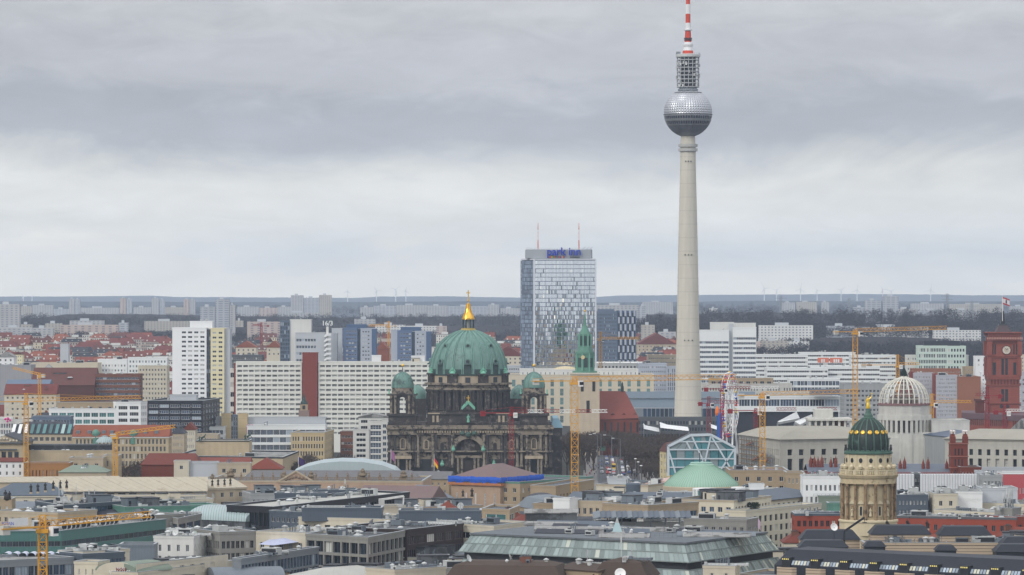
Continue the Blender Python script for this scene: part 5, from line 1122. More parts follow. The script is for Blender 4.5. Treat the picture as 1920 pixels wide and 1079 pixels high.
S('office_block','white ribbon-window block stepping forward below the banded offices',1438,1552,692,d-160,30,'band_white','roof_light',sp(26,3.6,.97,.42,'glass_dark',nx=2,fl=10,ml=.3),cat='office block',n_cl=6)
S('office_block','white ribbon-window block between the red boards and the yellow crane',1552,1650,689,d-140,30,'band_white','roof_light',sp(22,3.6,.97,.42,'glass_dark',nx=2,fl=10,ml=.3),cat='office block',n_cl=6)
for i,(x0,x1)in enumerate(((1529,1550),(1552,1575))):
 t=thp('advertising_board','salmon-red advertising board on the banded office roofs, %s of two'%('left','right')[i],'sign',(x0+x1)/2,d-20);MB().box(X(x0,d),X(x1,d),d-22,d-21,Z(680,d),Z(671,d)).build('board',mat('salmon',(.60,.20,.12),.6,.06),t)
 for q in range(3 if i else 2):x=X(x0+8+q*4,d);MB().at(x,d-22.2,Z(676.5,d)).box(-.6,.6,-.1,.1,-1.2,1.2).build('board_mark',G['white_wall'],t)
 MB().bar((X(x0+5,d),d-21,0),(X(x0+5,d),d-21,Z(680,d)),1).build('post',G['steel'],t)
d=2790
S('office_block','grey stone block with paired windows low behind the ferris wheel',1308,1485,722,d,24,'concrete','roof_grey',sp(34,4.2,.5,.52,'glass_dark','offwhite',fl=3,top=1.6),cat='office block',n_cl=8)
S('office_block','brownish attic storey set back on the grey stone block',1330,1450,712,d+10,14,'tan','roof_grey',sp(9,4,.6,.5,fl=1),z0=Z(722,d))
S('office_block','glassy pale blue corner block right of the stone block',1480,1575,712,d+20,24,'band_white','roof_light',sp(14,4.6,.9,.7,'glass_blue',fl=5),cat='office block',n_cl=3)
S('scaffold_wrap','bright blue tarpaulin strip at the end of the dark glass building',1519,1575,733,2290,6,'bluegrey','roof_grey',None,z0=Z(742,2290),cat='tarpaulin')
mat('tarp_blue',(.03,.13,.50),.6,.2,.8)
d=2640
S('office_block','tall grey stone office block with small paired windows behind the yellow crane',1583,1660,722,d,40,'grey_wall','roof_grey',sp(10,3.2,.62,.5,'glass_dark','offwhite',fl=12,top=3,ml=1),cat='office block',n_cl=3)
# dark glass building
d=2300
S('office_block','wide dark glass building with white floor bands behind the yellow crane',1378,1575,746,d,30,'band_white','roof_grey',sp(7,5.2,.97,.80,'glass_blue','white_paint',nx=5,ml=.3,mr=.3,top=.8,fl=2,rec=.5),cat='office block',n_cl=4,z0=Z(773,d))
S('office_block','dark base storeys under the wide glass building',1378,1572,771,d+1.5,28,'slate','roof_grey',None,cat='office block')
S('fly_roof','flat concrete slab roof sheltering the wide glass building',1440,1560,738,d+8,18,'concrete','roof_light',None,z0=Z(745,d),cat='roof')
# mint block, brick and grey slabs on the right
mat('mint_wall',(.50,.58,.53),.8,.05,.1,.05)
d=3080
S('office_block','mint-green office block with square windows left of the brick clock tower',1722,1776,650.5,d,20,'mint_wall','roof_grey',sp(17,4.6,.72,.62,'glass_dark',nx=1,ml=.4,mr=.4,fl=6),cat='office block')
S('office_block','right bay of the mint office block with wider square windows',1775,1811,651,d-.7,20,'mint_wall','roof_grey',sp(6,4.6,.62,.52,'glass_dark',nx=1,ml=.7,mr=.7,fl=6),cat='office block')
S('roof_house','dark flat roof storey on the mint-green office block',1733,1800,642,d+5,12,'slate','roof_dark',None,z0=Z(650,d),n_cl=2)
S('office_block','low cream block peeping out left of the mint-green offices',1700,1724,668,d+20,14,'offwhite','roof_light',sp(5,4,.5,.4,fl=4))
S('office_block','small cream block right behind the mint-green offices',1810,1816,668,d+20,14,'offwhite','roof_light')
S('house','plain white cube house left of the brick clock tower',1829,1851,670,3000,14,'white_wall','roof_light',None)
mat('prefab_grey',(.42,.42,.45),.8,.08,.2,.1);mat('prefab_brick',(.30,.14,.085),.85,.1,.3)
pf=lambda n:sp(n,2.75,.50,.46,'glass_home','offwhite',top=1.2,ml=.5,fl=15)
d=2700
S('apartment_slab','grey prefab slab with dense small windows behind the lattice dome',1713,1751,702,d+20,13,'prefab_grey','roof_light',pf(13),cat='apartment block',n_cl=3,group='grey prefab slabs with brick ends')
S('apartment_slab','grey prefab slab with dense small windows left of the orange brick gable',1756,1795,706,d,13,'prefab_grey','roof_light',pf(13),cat='apartment block',n_cl=4,group='grey prefab slabs with brick ends')
S('gable_wall','dark red brick strip between two grey prefab slabs',1750.5,1756.5,703,d+5,10,'slab_brick','roof_grey',cat='wall');S('gable_wall','dark red brick strip at the left end of the prefab slabs',1707,1713.5,700,d+24,10,'slab_brick','roof_grey',cat='wall')
S('apartment_slab','windowless orange-brown brick gable end left of the clock tower',1795,1839,709,d-1,40,'prefab_brick','roof_light',None,cat='apartment block',n_cl=3)
S('apartment_slab','brown brick block with yellow crane boom before it above the lattice dome',1711,1802,694,d+300,20,'prefab_brick','roof_light',sp(30,2.9,.4,.4,fl=4),cat='apartment block')
S('apartment_tower','white apartment tower edge just left of the brick clock tower',1840,1852,700,d+40,10,'tower_white','roof_light',sp(2,2.9,.5,.4,'glass_home',fl=12),cat='apartment tower')
S('apartment_tower','grey apartment tower with square windows right of the brick clock tower',1909,1935,700,d,12,'prefab_grey','roof_light',sp(4,2.9,.6,.5,'glass_home',fl=14),cat='apartment tower')
S('office_block','low beige offices just left of the clock tower behind the crane boom',1810,1860,690,d+340,20,'tan','roof_light',sp(14,3,.5,.4,fl=3))
S('office_block','pale block at the right edge above the grey tower',1905,1935,668,d+330,20,'cream','roof_light',sp(6,3,.5,.4,fl=5))
# historic gable house at the right edge
t,_=S('gabled_house','white gabled house with rows of small dark windows at the right edge',1895,1940,806,2050,14,'white_wall','roof_light',sp(8,3.3,.42,.5,fl=6,top=1),cat='house',rt='gable',rh=6,ridge='x',side=(sp(4,3.3,.4,.5),[(1895,2050),(1935,2020),(1960,2060)]))
# white grid block right of the long slab, and neighbours at the museum island edge
d=2090
S('office_block','pale stepped office building with dark ribbon windows left of the cathedral',662,692,808,d,30,'offwhite','roof_grey',sp(1,2.85,.72,.56,'glass_dark',nx=3,fl=7,top=1,ml=.8),cat='office block')
S('office_block','glassy middle part of the stepped office building left of the cathedral',692,717,792,d+1,24,'offwhite','roof_grey',sp(1,3.2,.92,.72,'glass_blue',nx=4,nz=2,fl=12,top=1.4,ml=.4),cat='office block')
S('office_block','setback attic of the stepped office building left of the cathedral',672,730,783,d+6,20,'offwhite','roof_light',sp(3,3.2,.7,.5,'glass_dark',nx=3,fl=3,top=1),rt='gable',rh=2)
S('office_block','right part of the stepped office building touching the cathedral tower',716,734,790,d+.5,24,'offwhite','roof_grey',sp(2,3.2,.8,.6,'glass_blue',nx=2,fl=12,top=1.4,ml=.3),cat='office block')
S('shop_building','low brown building with red canopy line below the long slab',638,664,812,2160,12,'brick_brown','roof_dark',sp(4,3.6,.8,.4,fl=4))
# hotel group with sandstone towers
mat('sand_new',(.50,.41,.26),.85,.12,.2,.12,lines=[(2,5.5,.03,.25)])
d=2180
S('gate_tower','square sandstone gate tower, left of the blue glass strip',415,433,779,d,10,'sand_new','roof_light',None,cat='tower',par=.9);S('gate_tower','square sandstone gate tower, right of the blue glass strip',446,463.5,779,d,10,'sand_new','roof_light',None,cat='tower',par=.9)
S('glass_strip','tall blue glass strip between two square sandstone towers',433,446,781,d+1.5,7,'bluegrey','roof_grey',sp(3,2.7,.88,.88,'glass_blue','white_paint',ml=.1,mr=.1,top=.3,rec=.1),cat='facade')
t,_=S('office_block','curved grey glass office building with white roof rim right of the sandstone towers',463,610,801,d-20,22,'band_white','roof_light',sp(12,4.2,.97,.68,'glass_blue','white_paint',nx=5,ml=.3,top=1.2,fl=5),cat='office block',n_cl=2)
S('roof_screen','long plain grey roof screen above the curved office building',464,610,786,d+4,14,'tower_grey','roof_light',None,z0=Z(803,d),cat='roof')
S('office_block','sandstone office block with rows of narrow dark windows right of the curved offices',546,609,814,d-60,30,'sand_new','roof_light',None,cat='office block',side=(sp(9,4.0,.45,.6,'glass_dark',fl=4),[(546,d-60),(608,d-60),(626,d-10)]))
t,_=S('office_block','front of the sandstone block with tall narrow windows facing the bare trees',545.5,608.5,814.5,d-61,.8,'sand_new','roof_light',sp(12,4.0,.55,.62,'glass_dark',nx=1,fl=5,top=.9),cat='office block')
S('office_block','low curved grey wing with roof garden left of the sandstone towers',369,420,803,d-15,20,'band_white','roof_light',sp(7,4.0,.94,.6,'glass_blue',nx=3,fl=4),cat='office block');S('roof_screen','short plain grey roof screen left of the sandstone towers',391,416,785,d+6,12,'tower_grey','roof_light',None,z0=Z(803,d),cat='roof')
S('hotel','cream arcaded building low in front of the sandstone towers',361,408,818,2060,20,'cream_dark','roof_light',sp(9,3.4,.5,.6,fl=4))
t=thp('banner','magenta and white poster banner hanging on the right sandstone tower','banner',470,d-8);b=MB();b.box(X(464.5,d),X(476.5,d),d-10,d-9.7,Z(811,d),Z(796,d));b.build('cloth',mat('magenta',(.50,.015,.19),.7,.05),t)
text('KÖRPER',1.5,G['white_wall'],t,(X(470.5,d),d-10.1,Z(800,d)),.03,bold=.04,width=3.2);text('MIT',1.3,G['white_wall'],t,(X(471,d),d-10.1,Z(805.5,d)),.03,bold=.04);text('AFD',1.5,G['white_wall'],t,(X(470.5,d),d-10.1,Z(810.5,d)),.03,bold=.04)
# small baroque tower before the brick stair tower
d=2330;t=thp('church_tower','small stone baroque church tower with green cap before the brick stair tower','church tower',570,d);x=X(570,d);k_=d/FP;Zd=lambda py:Z(py,d)
MB().box(x-9.5*k_,x+9.5*k_,d-3,d+3,0,Zd(770)).build('shaft',mat('tower_brown',(.28,.22,.19),.9,.2,.4),t);MB().box(x-7*k_,x+7*k_,d-2.2,d+2.2,Zd(770),Zd(759)).build('belfry',G['tan'],t)
MB().lathe(x,d,[(6.8*k_,Zd(759)),(6.4*k_,Zd(755)),(3.5*k_,Zd(751)),(2.4*k_,Zd(748)),(1.8*k_,Zd(744)),(.3*k_,Zd(739))],12).build('cap',dcopd,t);MB().box(x-.8,x+.8,d-2.4,d-2.15,Zd(768),Zd(761)).build('opening',G['dark_metal'],t)
# black banded office building and white one
d=2150
mat('black_band',(.028,.032,.045),.5,.1)
bb=lambda n:sp(n,3.3,.86,.52,'glass_blue','white_paint',nx=5,ml=.4,mr=.2,top=.8,rec=.15)
S('office_block','black-banded office building with white framed windows below the white tower',277,378,754,d,26,'black_band','roof_grey',None,cat='office block',side=(sp(6,3.3,.5,.5,'glass_blue'),[(277,d),(380,d-10),(412,d+50)]),n_cl=5)
S('office_facade','main street face of the black-banded office building',276.5,379,754.6,d-11,.8,'black_band','roof_grey',bb(5),cat='facade')
S('roof_house','light grey roof storey on the black-banded offices',318,368,744,d+6,14,'tower_grey','roof_light',None,z0=Z(755,d))
d=2060
S('office_block','white rounded office building with grouped windows at left, higher part',218,264,757,d,18,'white_wall','roof_light',sp(2,3.3,.8,.58,'glass_dark','white_paint',nx=5,ml=.6,top=1.0,fl=5),cat='office block',n_cl=3)
S('office_block','white rounded office building with grouped windows at left, corner bay',264,276,757,d+.5,16,'white_wall','roof_light',sp(3,3.3,.5,.6,'glass_dark',ml=.3,top=1.0,fl=5),cat='office block',d1=d+8)
S('office_block','white office building with slanted white glazing bars, lower left part',92,218,769,d+1,20,'white_wall','roof_light',sp(8,3.6,.84,.62,'glass_teal','white_paint',nx=3,ml=.8,top=1.2,fl=5),cat='office block',n_cl=5)
S('building','grey-beige setback storey on the white office building',108,216,758,d+8,12,'tan','roof_light',sp(6,4,.3,.5,fl=1),z0=Z(769,d))
S('office_block','blue-grey glass office block behind the green mansard roof',60,132,784,1980,14,'bluegrey','roof_grey',sp(12,3.2,.8,.7,'glass_blue','white_paint',fl=3))
S('office_block','low glass office with pink balloon-like sign at the left edge',-10,60,791,1975,14,'offwhite','roof_grey',sp(14,3.2,.7,.7,'glass_blue','white_paint',fl=3))
t=thp('roof_sign','small pink cluster sign on the low glass office at left','sign',15,1972);b=MB()
for(a,c,r)in((10,787,2.2),(15,786,2.6),(19,789,2.0),(14,791,2.0)):b.ball(X(a,1972),1972,Z(c,1972),r*.3,8,5)
b.bar((X(15,1972),1972,Z(800,1972)),(X(15,1972),1972,Z(789,1972)),.15);b.build('cluster',mat('pinkish',(.6,.06,.28),.6),t)
# mansard and red-roof block
d=1880
t,P_=S('apartment_house','ochre house with curved dark mansard roof and green glazed strips',18,138,815,d,16,'cream_dark','slate',sp(11,3.4,.66,.56,'glass_dark','offwhite',nx=3,fl=4,top=.9),cat='apartment house',rt='mansard',rh=5.0,mans=4)
for i in range(10):
 x=X(21+i*11.6,d);b=MB();b.add([(x,d-.55,Z(815,d)+.4),(x+1.6,d-.55,Z(815,d)+.4),(x+2.3,d+3.0,Z(815,d)+4.8),(x+.7,d+3.0,Z(815,d)+4.8)],[[0,1,2,3]]);b.add([(x,d-.3,Z(815,d)+.1),(x+.7,d+3.2,Z(815,d)+4.6)],[]);b.build('glazed_strip',G['glass_teal']if i>2 else G['white_wall'],t)
t,P_=S('apartment_house','long stone house with orange tiled roof and small round turrets',137,316,819,d-4,18,'sandstone','tile_orange',sp(24,3.5,.55,.7,'glass_dark','offwhite',nx=2,fl=5,top=1.0,ml=1),cat='apartment house',rt='gable',rh=5.2,cornice=G['offwhite'],n_cl=0)
for i,px in enumerate((181,251)):
 x=X(px,d);b=MB();b.lathe(x,d-2.5,[(1.9,Z(833,d)),(1.9,Z(816,d)),(2.1,Z(815,d)),(1.9,Z(811,d)),(1.1,Z(807,d)),(.1,Z(805.5,d))],16);b.build('roof_turret',G['copper'],t)
for i in range(8):x=X(147+i*21+(6 if i in(2,5)else 0),d);b=MB();b.box(x-.9,x+.9,d-2.2,d+1,Z(818,d)+1.0,Z(818,d)+2.6);b.build('dormer',G['zinc'],t)
S('apartment_house','curved stone corner of the orange-roofed house facing the trees',300,322,822,d+6,18,'sandstone','tile_orange',sp(4,3.5,.55,.7,'glass_dark',fl=5),d1=d+40,rt='hip',rh=4)
S('house','narrow dark-roofed house right of the orange-roofed stone building',322,345,814,d+60,18,'cream_dark','slate',sp(5,3.3,.45,.55,fl=5),rt='mansard',rh=3)
S('house','pink-roofed cream house between the stone building and the museum block',345,366,806,d+130,14,'cream','tile_red',sp(5,3.3,.45,.55,fl=5),rt='gable',rh=3.5)
# museum island: classical pavilion with pediment, long gallery, brick and beige boxes
d=1770;zt=Z(832,d)
t=thp('museum','sandstone museum end with sculpted pediment at the left edge','museum',20,d);mst2=G['sandstone']
x0,x1=X(-14,d),X(47,d);b=MB();b.box(x0,x1,d,d+30,0,zt);b.build('wall',mst2,t)
b=MB();xm2=X(10,d);b.add([(x0,d-.6,zt),(x1+.8,d-.6,zt),(xm2,d-.6,Z(816,d)),(x0,d+30,zt),(x1+.8,d+30,zt),(xm2,d+30,Z(816,d))],[[0,1,2],[0,2,5,3],[1,4,5,2]]);b.build('pediment',G['cream_dark'],t)
b=MB();b.bar((x1+.8,d-.9,zt+.3),(xm2,d-.9,Z(815.3,d)),.7);b.bar((x0,d-.9,zt+.2),(x1+.8,d-.9,zt+.2),.6);b.build('pediment_moulding',G['grey_dark'],t)
b=MB();b.add([(xm2,d-.7,Z(815,d)+.1),(x1+1.2,d-.7,zt+.5),(x1+1.2,d+30,zt+.5),(xm2,d+30,Z(815,d)+.1)],[[0,1,2,3]]);b.build('roof',G['slate'],t)
for i in range(6):b=MB();b.ball(X(2+i*6,d),d-.9,zt+.9+(1.1 if i<3 else.3),.55,7,5);b.build('relief',G['cream'],t)
for i in range(4):MB().box(X(-9+i*12,d),X(-1+i*12,d),d-.15,d+.1,Z(860,d),Z(848,d)).build('window',dgl,t)
MB().box(x0,X(32,d),d-.8,d+.1,Z(845,d),Z(842.5,d)).build('string_course',G['grey_dark'],t)
S('museum','long sandstone gallery with dark flat skylit roof behind the yellow crane',46,212,848,d+8,20,'sandstone','roof_dark',None,cat='museum',over=.8,rt='flat',n_cl=10,cl=('skylight',))
S('museum','dark roof storey with pale skylights along the long gallery',50,205,838,d+12,12,'roof_dark','zinc',sp(8,3,.25,.5,'glass_home',fl=1),z0=Z(848,d+8),cat='roof')
t=thp('glass_cupola','shallow ribbed glass cupola at the end of the long gallery','dome',196,d+18);b=MB();b.lathe(X(196,d+18),d+18,[(17*.245,Z(833,d)),(15*.245,Z(829,d)),(9*.245,Z(824,d)),(5*.245,Z(822,d)),(5*.245,Z(820.5,d)),(.2,Z(820,d))],20);b.build('shell',mat('cupola',(.35,.42,.42),.35,.1,.5,lines=[(0,.9,.2,.5)]),t)
d=1650
S('brick_house','orange brick building with round-arched windows below the museum',45,130,872,d,14,'sand_orange','roof_grey',dict(sp(9,5.5,.32,.55,'glass_dark','brick_brown',top=1.5,fl=1,ml=3,hs={0:2.6})),cat='building')
S('house','beige windowless box house with light roof behind the statues',130,193,862,d+20,14,'cream_dark','roof_light',None,n_cl=3)
S('house','white house with stair at the far left below the museum',-8,46,866,d+10,12,'white_wall','tile_red',sp(4,3,.3,.5),rt='gable',rh=1.4)
S('house','sandstone corner house with one tall window beside the orange crane mast',193,222,858,d+30,14,'sandstone','roof_light',sp(2,4.5,.3,.6,fl=3))
S('pavilion','low green-roofed pavilion before the orange brick building',110,200,886,d-30,16,'cream_dark','greengrey',None,rt='hip',rh=2.6,n_cl=4)
# old museum: block on a low wide roof
d=1900
t,_=S('museum','windowless beige stone cube of the old museum rising from its wide low roof',368,467,829,d,22,'sandstone','roof_cream',None,cat='museum',cornice=G['roof_dark'],over=.7,par=.5)
S('museum','wide flat-roofed lower storey of the old museum with dark eaves',326,545,858,d-18,50,'sandstone','roof_light',None,cat='museum',side=(None,[(326,d-18),(530,d-36),(560,d+40)]),over=1.2,cornice=G['roof_dark'],n_cl=7)
for(px,py)in((378,829),(464,826)):t=thp('statue','dark green horse-tamer statue on the %s corner of the old museum cube'%('left' if px<400 else 'right'),'statue',px,d-2,z=Z(py,d));b=MB();z0_=Z(py,d);x=X(px,d);figure(b,x-1,d-1,z0_,2.8,1);b.bar((x-.3,d-1,z0_+1.6),(x+1.6,d-1,z0_+2.6),1.0,w2=.8,n=8);b.bar((x+1.6,d-1,z0_+2.6),(x+2.0,d-1,z0_+3.8),.6,w2=.4,n=8);b.bar((x,d-1,z0_+1.5),(x-.2,d-1,z0_),.35,n=6);b.bar((x+1.5,d-1,z0_+2.3),(x+2.2,d-1,z0_+1.2),.3,n=6);b.build('figure_group',mat('crest2',(.05,.09,.075),.7,.3),t)
S('shed_roof','long red tiled roof strip in front of the old museum, left part',265,372,872,1700,24,'brick_red','tile_red',None,rt='hip',rh=4.5,hip=.1)
S('shed_roof','long red tiled roof strip in front of the old museum, middle part',372,468,868,1740,16,'cream_dark','tile_red',None,rt='gable',rh=2.0)
S('house','steep red tiled hip roof right below the old museum',466,528,880,1690,18,'cream_dark','tile_red',None,rt='hip',rh=4.6,hip=.25)
S('house','cream lift house with small window standing between red roofs',326,354,868,1672,8,'cream','roof_light',sp(1,3.2,.25,.5,fl=1))
S('house','grey metal-clad roof box beside the cream lift house',354,408,870,1674,8,'tower_grey','roof_light',None)
S('house','cream low wall house with roof garden below the old museum',408,470,872,1672,8,'cream_dark','roof_light',None,n_cl=2)
# left background: theatres, red roofs, halls
mat('fly_grey',(.33,.33,.34),.85,.1,.1,.1,lines=[(0,3,.06,.12)]);mat('rust_roof',(.17,.055,.048),.85,.25,.1)
d=2650
S('theatre','blank grey fly tower of a theatre at the left edge',-15,58,687,d,26,'fly_grey','roof_light',None,cat='theatre',n_cl=5)
S('warehouse','long beige windowless hall right of the grey fly tower',58,183,683,d+60,26,'store_stone','roof_grey',None,cat='hall',n_cl=8)
S('building','white office with small square windows beside the beige hall',183,238,676,d+90,20,'white_wall','roof_grey',sp(9,3.4,.45,.42,fl=7,top=2.5),cat='office block',n_cl=3)
t=thp('wall_sign','small square red sign on the white office wall','sign',227,d+88);MB().box(X(225,d),X(230,d),d+86,d+87,Z(688,d),Z(683,d)).build('panel',G['crane_red'],t)
S('building','cream corner building with five window rows left of the white tower',259,313,688,d,20,'cream','roof_grey',sp(9,3.2,.48,.5,fl=8,top=1),n_cl=3,cat='office block');S('building','blue-grey setback storey on the cream corner building',240,313,673,d+10,14,'band_white','bluegrey',sp(12,3.2,.5,.5,'glass_blue',fl=3),n_cl=3)
S('building','low round-fronted building with dark glass bands and maroon base',178,262,704,d-120,20,'brick_brown','bluegrey',sp(12,3.4,.95,.45,'glass_blue',nx=3,fl=5),n_cl=5)
S('red_hall','big rust-red roofed hall in front of the beige warehouse',58,176,723,d-130,40,'tile_dark','tile_dark',None,rt='gable',rh=11,cat='hall',n_cl=10,cl=('chimney','house','skylight'))
S('red_hall','long dark red tiled roof with cream gable at left',8,105,740,2360,20,'cream','rust_roof',sp(10,3.4,.4,.4),rt='gable',rh=6,cat='hall',n_cl=8,cl=('chimney','house','skylight'))
S('building','white stepped cluster building before the beige warehouse',78,100,697,d-60,14,'white_wall','roof_light',None,rt='pyramid',rh=5)
S('tower_block','small pale windowless tower block standing among the far red roofs',113,128,647,3300,12,'tower_grey','roof_light',None,cat='tower block')
S('building','grey hall with white banner below the grey fly tower',12,92,722,d-200,20,'tower_grey','bluegrey',None,rt='gable',rh=3)
S('building','small yellow house front among roofs at left',27,42,665,3200,12,'tower_yellow','tile_dark',sp(3,3,.4,.4),rt='gable',rh=2)
S('building','white hall with pointed gable at the left edge among red roofs',-5,26,670,3150,20,'white_wall','roof_light',None,rt='gable',rh=4)
S('building','long white office roof right of the big green dome',935,985,688,3150,20,'tower_grey','roof_light',sp(14,3.4,.6,.5,fl=4));S('building','red-roofed low hall between the green dome and the hotel',925,980,668,3500,40,'cream','rust_roof',None,rt='gable',rh=9)
S('building','red-roofed hall between the white tower and the glass office tower',442,480,652,3700,30,'cream','tile_orange',None,rt='gable',rh=6);S('building','orange-roofed hall left of the glass office tower',500,527,652,3600,30,'cream','tile_orange',None,rt='gable',rh=6)
S('building','dark glass long hall roof between white tower and long slab',432,492,668,2900,20,'grey_dark','roof_dark',sp(14,3,.6,.5,fl=4),n_cl=5)
S('building','orange-red roof block between the two blue towers',705,728,655,3400,40,'tile_orange','tile_orange',None,rt='gable',rh=6)
S('building','red roofed long block above the television tower station hall',1195,1268,646,4200,60,'cream_dark','rust_roof',None,rt='gable',rh=12);
# ================================================================ city fabric: individual houses between the landmarks
def proto(name,wl,rf,wdt,dep,h,rt,rh,nfl,nb):
 b=MB();b.box(-wdt/2,wdt/2,-dep/2,dep/2,0,h);th=bpy.data.objects.new(name,None);sc.collection.objects.link(th);ORG[th]=Vector((0,0,0));wins=[]
 b=MB();A=[(-wdt/2,-dep/2),(wdt/2,-dep/2),(wdt/2,dep/2),(-wdt/2,dep/2)]
 for i in range(4):b.quad((*A[i],0),(*A[(i+1)%4],0),(*A[(i+1)%4],h),(*A[i],h))
 b.build('wall',G[wl],th)
 for f_ in range(nfl):
  m=MB()
  for c in range(nb):x=-wdt/2+(c+.5)*wdt/nb;m.quad((x-.55,-dep/2-.03,h-2.9-f_*3.3),(x+.55,-dep/2-.03,h-2.9-f_*3.3),(x+.55,-dep/2-.03,h-1.1-f_*3.3),(x-.55,-dep/2-.03,h-1.1-f_*3.3))
  m.build('window_row',G['glass_dark'],th)
 r=MB();o=.4
 if rt=='gable':r.add([(-wdt/2-o,-dep/2-o,h),(wdt/2+o,-dep/2-o,h),(wdt/2+o,dep/2+o,h),(-wdt/2-o,dep/2+o,h),(-wdt/2-o,0,h+rh),(wdt/2+o,0,h+rh)],[[0,1,5,4],[2,3,4,5],[1,2,5],[3,0,4]])
 elif rt=='hip':r.add([(-wdt/2-o,-dep/2-o,h),(wdt/2+o,-dep/2-o,h),(wdt/2+o,dep/2+o,h),(-wdt/2-o,dep/2+o,h),(-wdt/2+dep*.4,0,h+rh),(wdt/2-dep*.4,0,h+rh)],[[0,1,5,4],[2,3,4,5],[1,2,5],[3,0,4]])
 elif rt=='mans':r.frustum([(-wdt/2-o,-dep/2-o),(wdt/2+o,-dep/2-o),(wdt/2+o,dep/2+o),(-wdt/2-o,dep/2+o)],h,[(-wdt/2+1.6,-dep/2+1.8),(wdt/2-1.6,-dep/2+1.8),(wdt/2-1.6,dep/2-1.8),(-wdt/2+1.6,dep/2-1.8)],h+rh)
 else:r.prism([(-wdt/2-.2,-dep/2-.2),(wdt/2+.2,-dep/2-.2),(wdt/2+.2,dep/2+.2),(-wdt/2-.2,dep/2+.2)],h,h+.5)
 r.build('roof',G[rf],th);c=MB()
 for q in(-.3,.25):c.box(wdt*q-.7,wdt*q+.7,-.5,.5,h+rh*.5,h+rh+1.2)
 c.build('chimney',G['brick_brown'],th)
 if rt in('gable','hip','mans'):
  for i in range(3):x=-wdt*.3+i*wdt*.3;k=MB();k.box(x-.8,x+.8,-dep/2+.6,-dep*.1,h+.6,h+2.3);k.build('dormer',G['offwhite'],th)
 else:
  k=MB();k.box(-wdt*.2,wdt*.15,-2,2,h+.5,h+3.2);k.build('roof_house',G['offwhite'],th)
 return th
mat('stucco_a',(.52,.46,.36),.8,.2,.05,rnd=.15);mat('stucco_b',(.58,.56,.52),.8,.2,.05,rnd=.15);mat('stucco_c',(.42,.36,.32),.8,.2,.05,rnd=.2)
PR=[('red-roofed',proto('house','stucco_a','tile_red',26,13,19,'gable',5.5,4,9)),('orange-roofed',proto('house','stucco_b','tile_orange',22,13,20,'hip',5,4,8)),('dark-roofed',proto('house','stucco_c','slate',24,14,21,'mans',4,4,8)),
  ('flat white-roofed',proto('house','stucco_b','roof_light',28,16,21,'flat',.5,5,10)),('brown-roofed',proto('house','stucco_a','tile_dark',20,12,20,'gable',5,4,7)),('flat grey-roofed',proto('house','stucco_b','roof_grey',22,15,22,'flat',.5,5,8)),('dull red-roofed',proto('house','stucco_c','rust_roof',34,14,19,'hip',6.5,4,12))]
b=MB();b.quad((X(-300,2740),2740,.05),(X(1300,2740),2740,.05),(X(1300,5060),5060,31),(X(-300,5060),5060,31));b.quad((X(-300,5060),5060,31),(X(1300,5060),5060,31),(X(1300,6500),6500,0),(X(-300,6500),6500,0));struct('rising_ground',b,G['ground_city'])
used=set();cnt=[0]*7;rg=random.Random(21)
zones=[(-20,330,2750,4850,190,'left of the white apartment tower'),(430,530,2800,4850,46,'between the white tower and the glass office tower'),(636,740,3100,4850,30,'between the blue towers'),(806,985,3000,4850,62,'behind the big green dome'),(1190,1275,3300,4850,34,'left of the television tower shaft'),(0,100,2080,2550,16,'at the left edge below the grey fly tower'),(60,330,2080,2560,46,'between the rust-red hall and the white offices'),(1420,1720,3200,3700,16,'behind the banded offices'),(1700,1920,2800,3400,14,'near the clock tower')]
lst=[]
for(p0,p1,d0,d1,n,where)in zones:
 ds=sorted([1/(1/d0+(1/d1-1/d0)*rg.random())for _ in range(n)],reverse=True)
 for d in ds:
  k=rg.choices(range(7),[5,3,3,3,3,3,3])[0];px=p0+(p1-p0)*rg.random();col,src=PR[k]
  lst.append((d,k,col,where,(X(px,d),d,0 if d<2750 or px>1300 else(d-2750)*.0135),rg.choice((0,0,1.57,.3,-.4))+rg.uniform(-.15,.15),rg.uniform(.9,1.06)))
lst.sort(key=lambda q:q[0]);sv=[];sf=[];sm=[];smat=[]
for i,(d,k,col,where,loc,yaw,s_)in enumerate(lst):
 src=PR[k][1]
 if i<255:
  r=src if k not in used else copy_tree(src);used.add(k);place(r,loc,yaw,'%s house %s'%(col,where),scale=(1,1,s_),cat='house',group='%s houses %s'%(col,where));r['kind']='thing'
 else:
  T=Matrix.Translation(loc)@Matrix.Rotation(yaw,4,'Z')
  for ch in PR[k][1].children:
   q=ch.data.materials[0]
   if q not in smat:smat.append(q)
   i0=len(sv);sv+=[tuple(T@v.co)for v in ch.data.vertices]
   for pl in ch.data.polygons:sf.append([i0+v for v in pl.vertices]);sm.append(smat.index(q))
me=bpy.data.meshes.new('distant_houses');me.from_pydata(sv,[],sf)
for q in smat:me.materials.append(q)
me.polygons.foreach_set('material_index',sm);me.update();o=bpy.data.objects.new('distant_houses',me);sc.collection.objects.link(o);o['kind']='stuff'
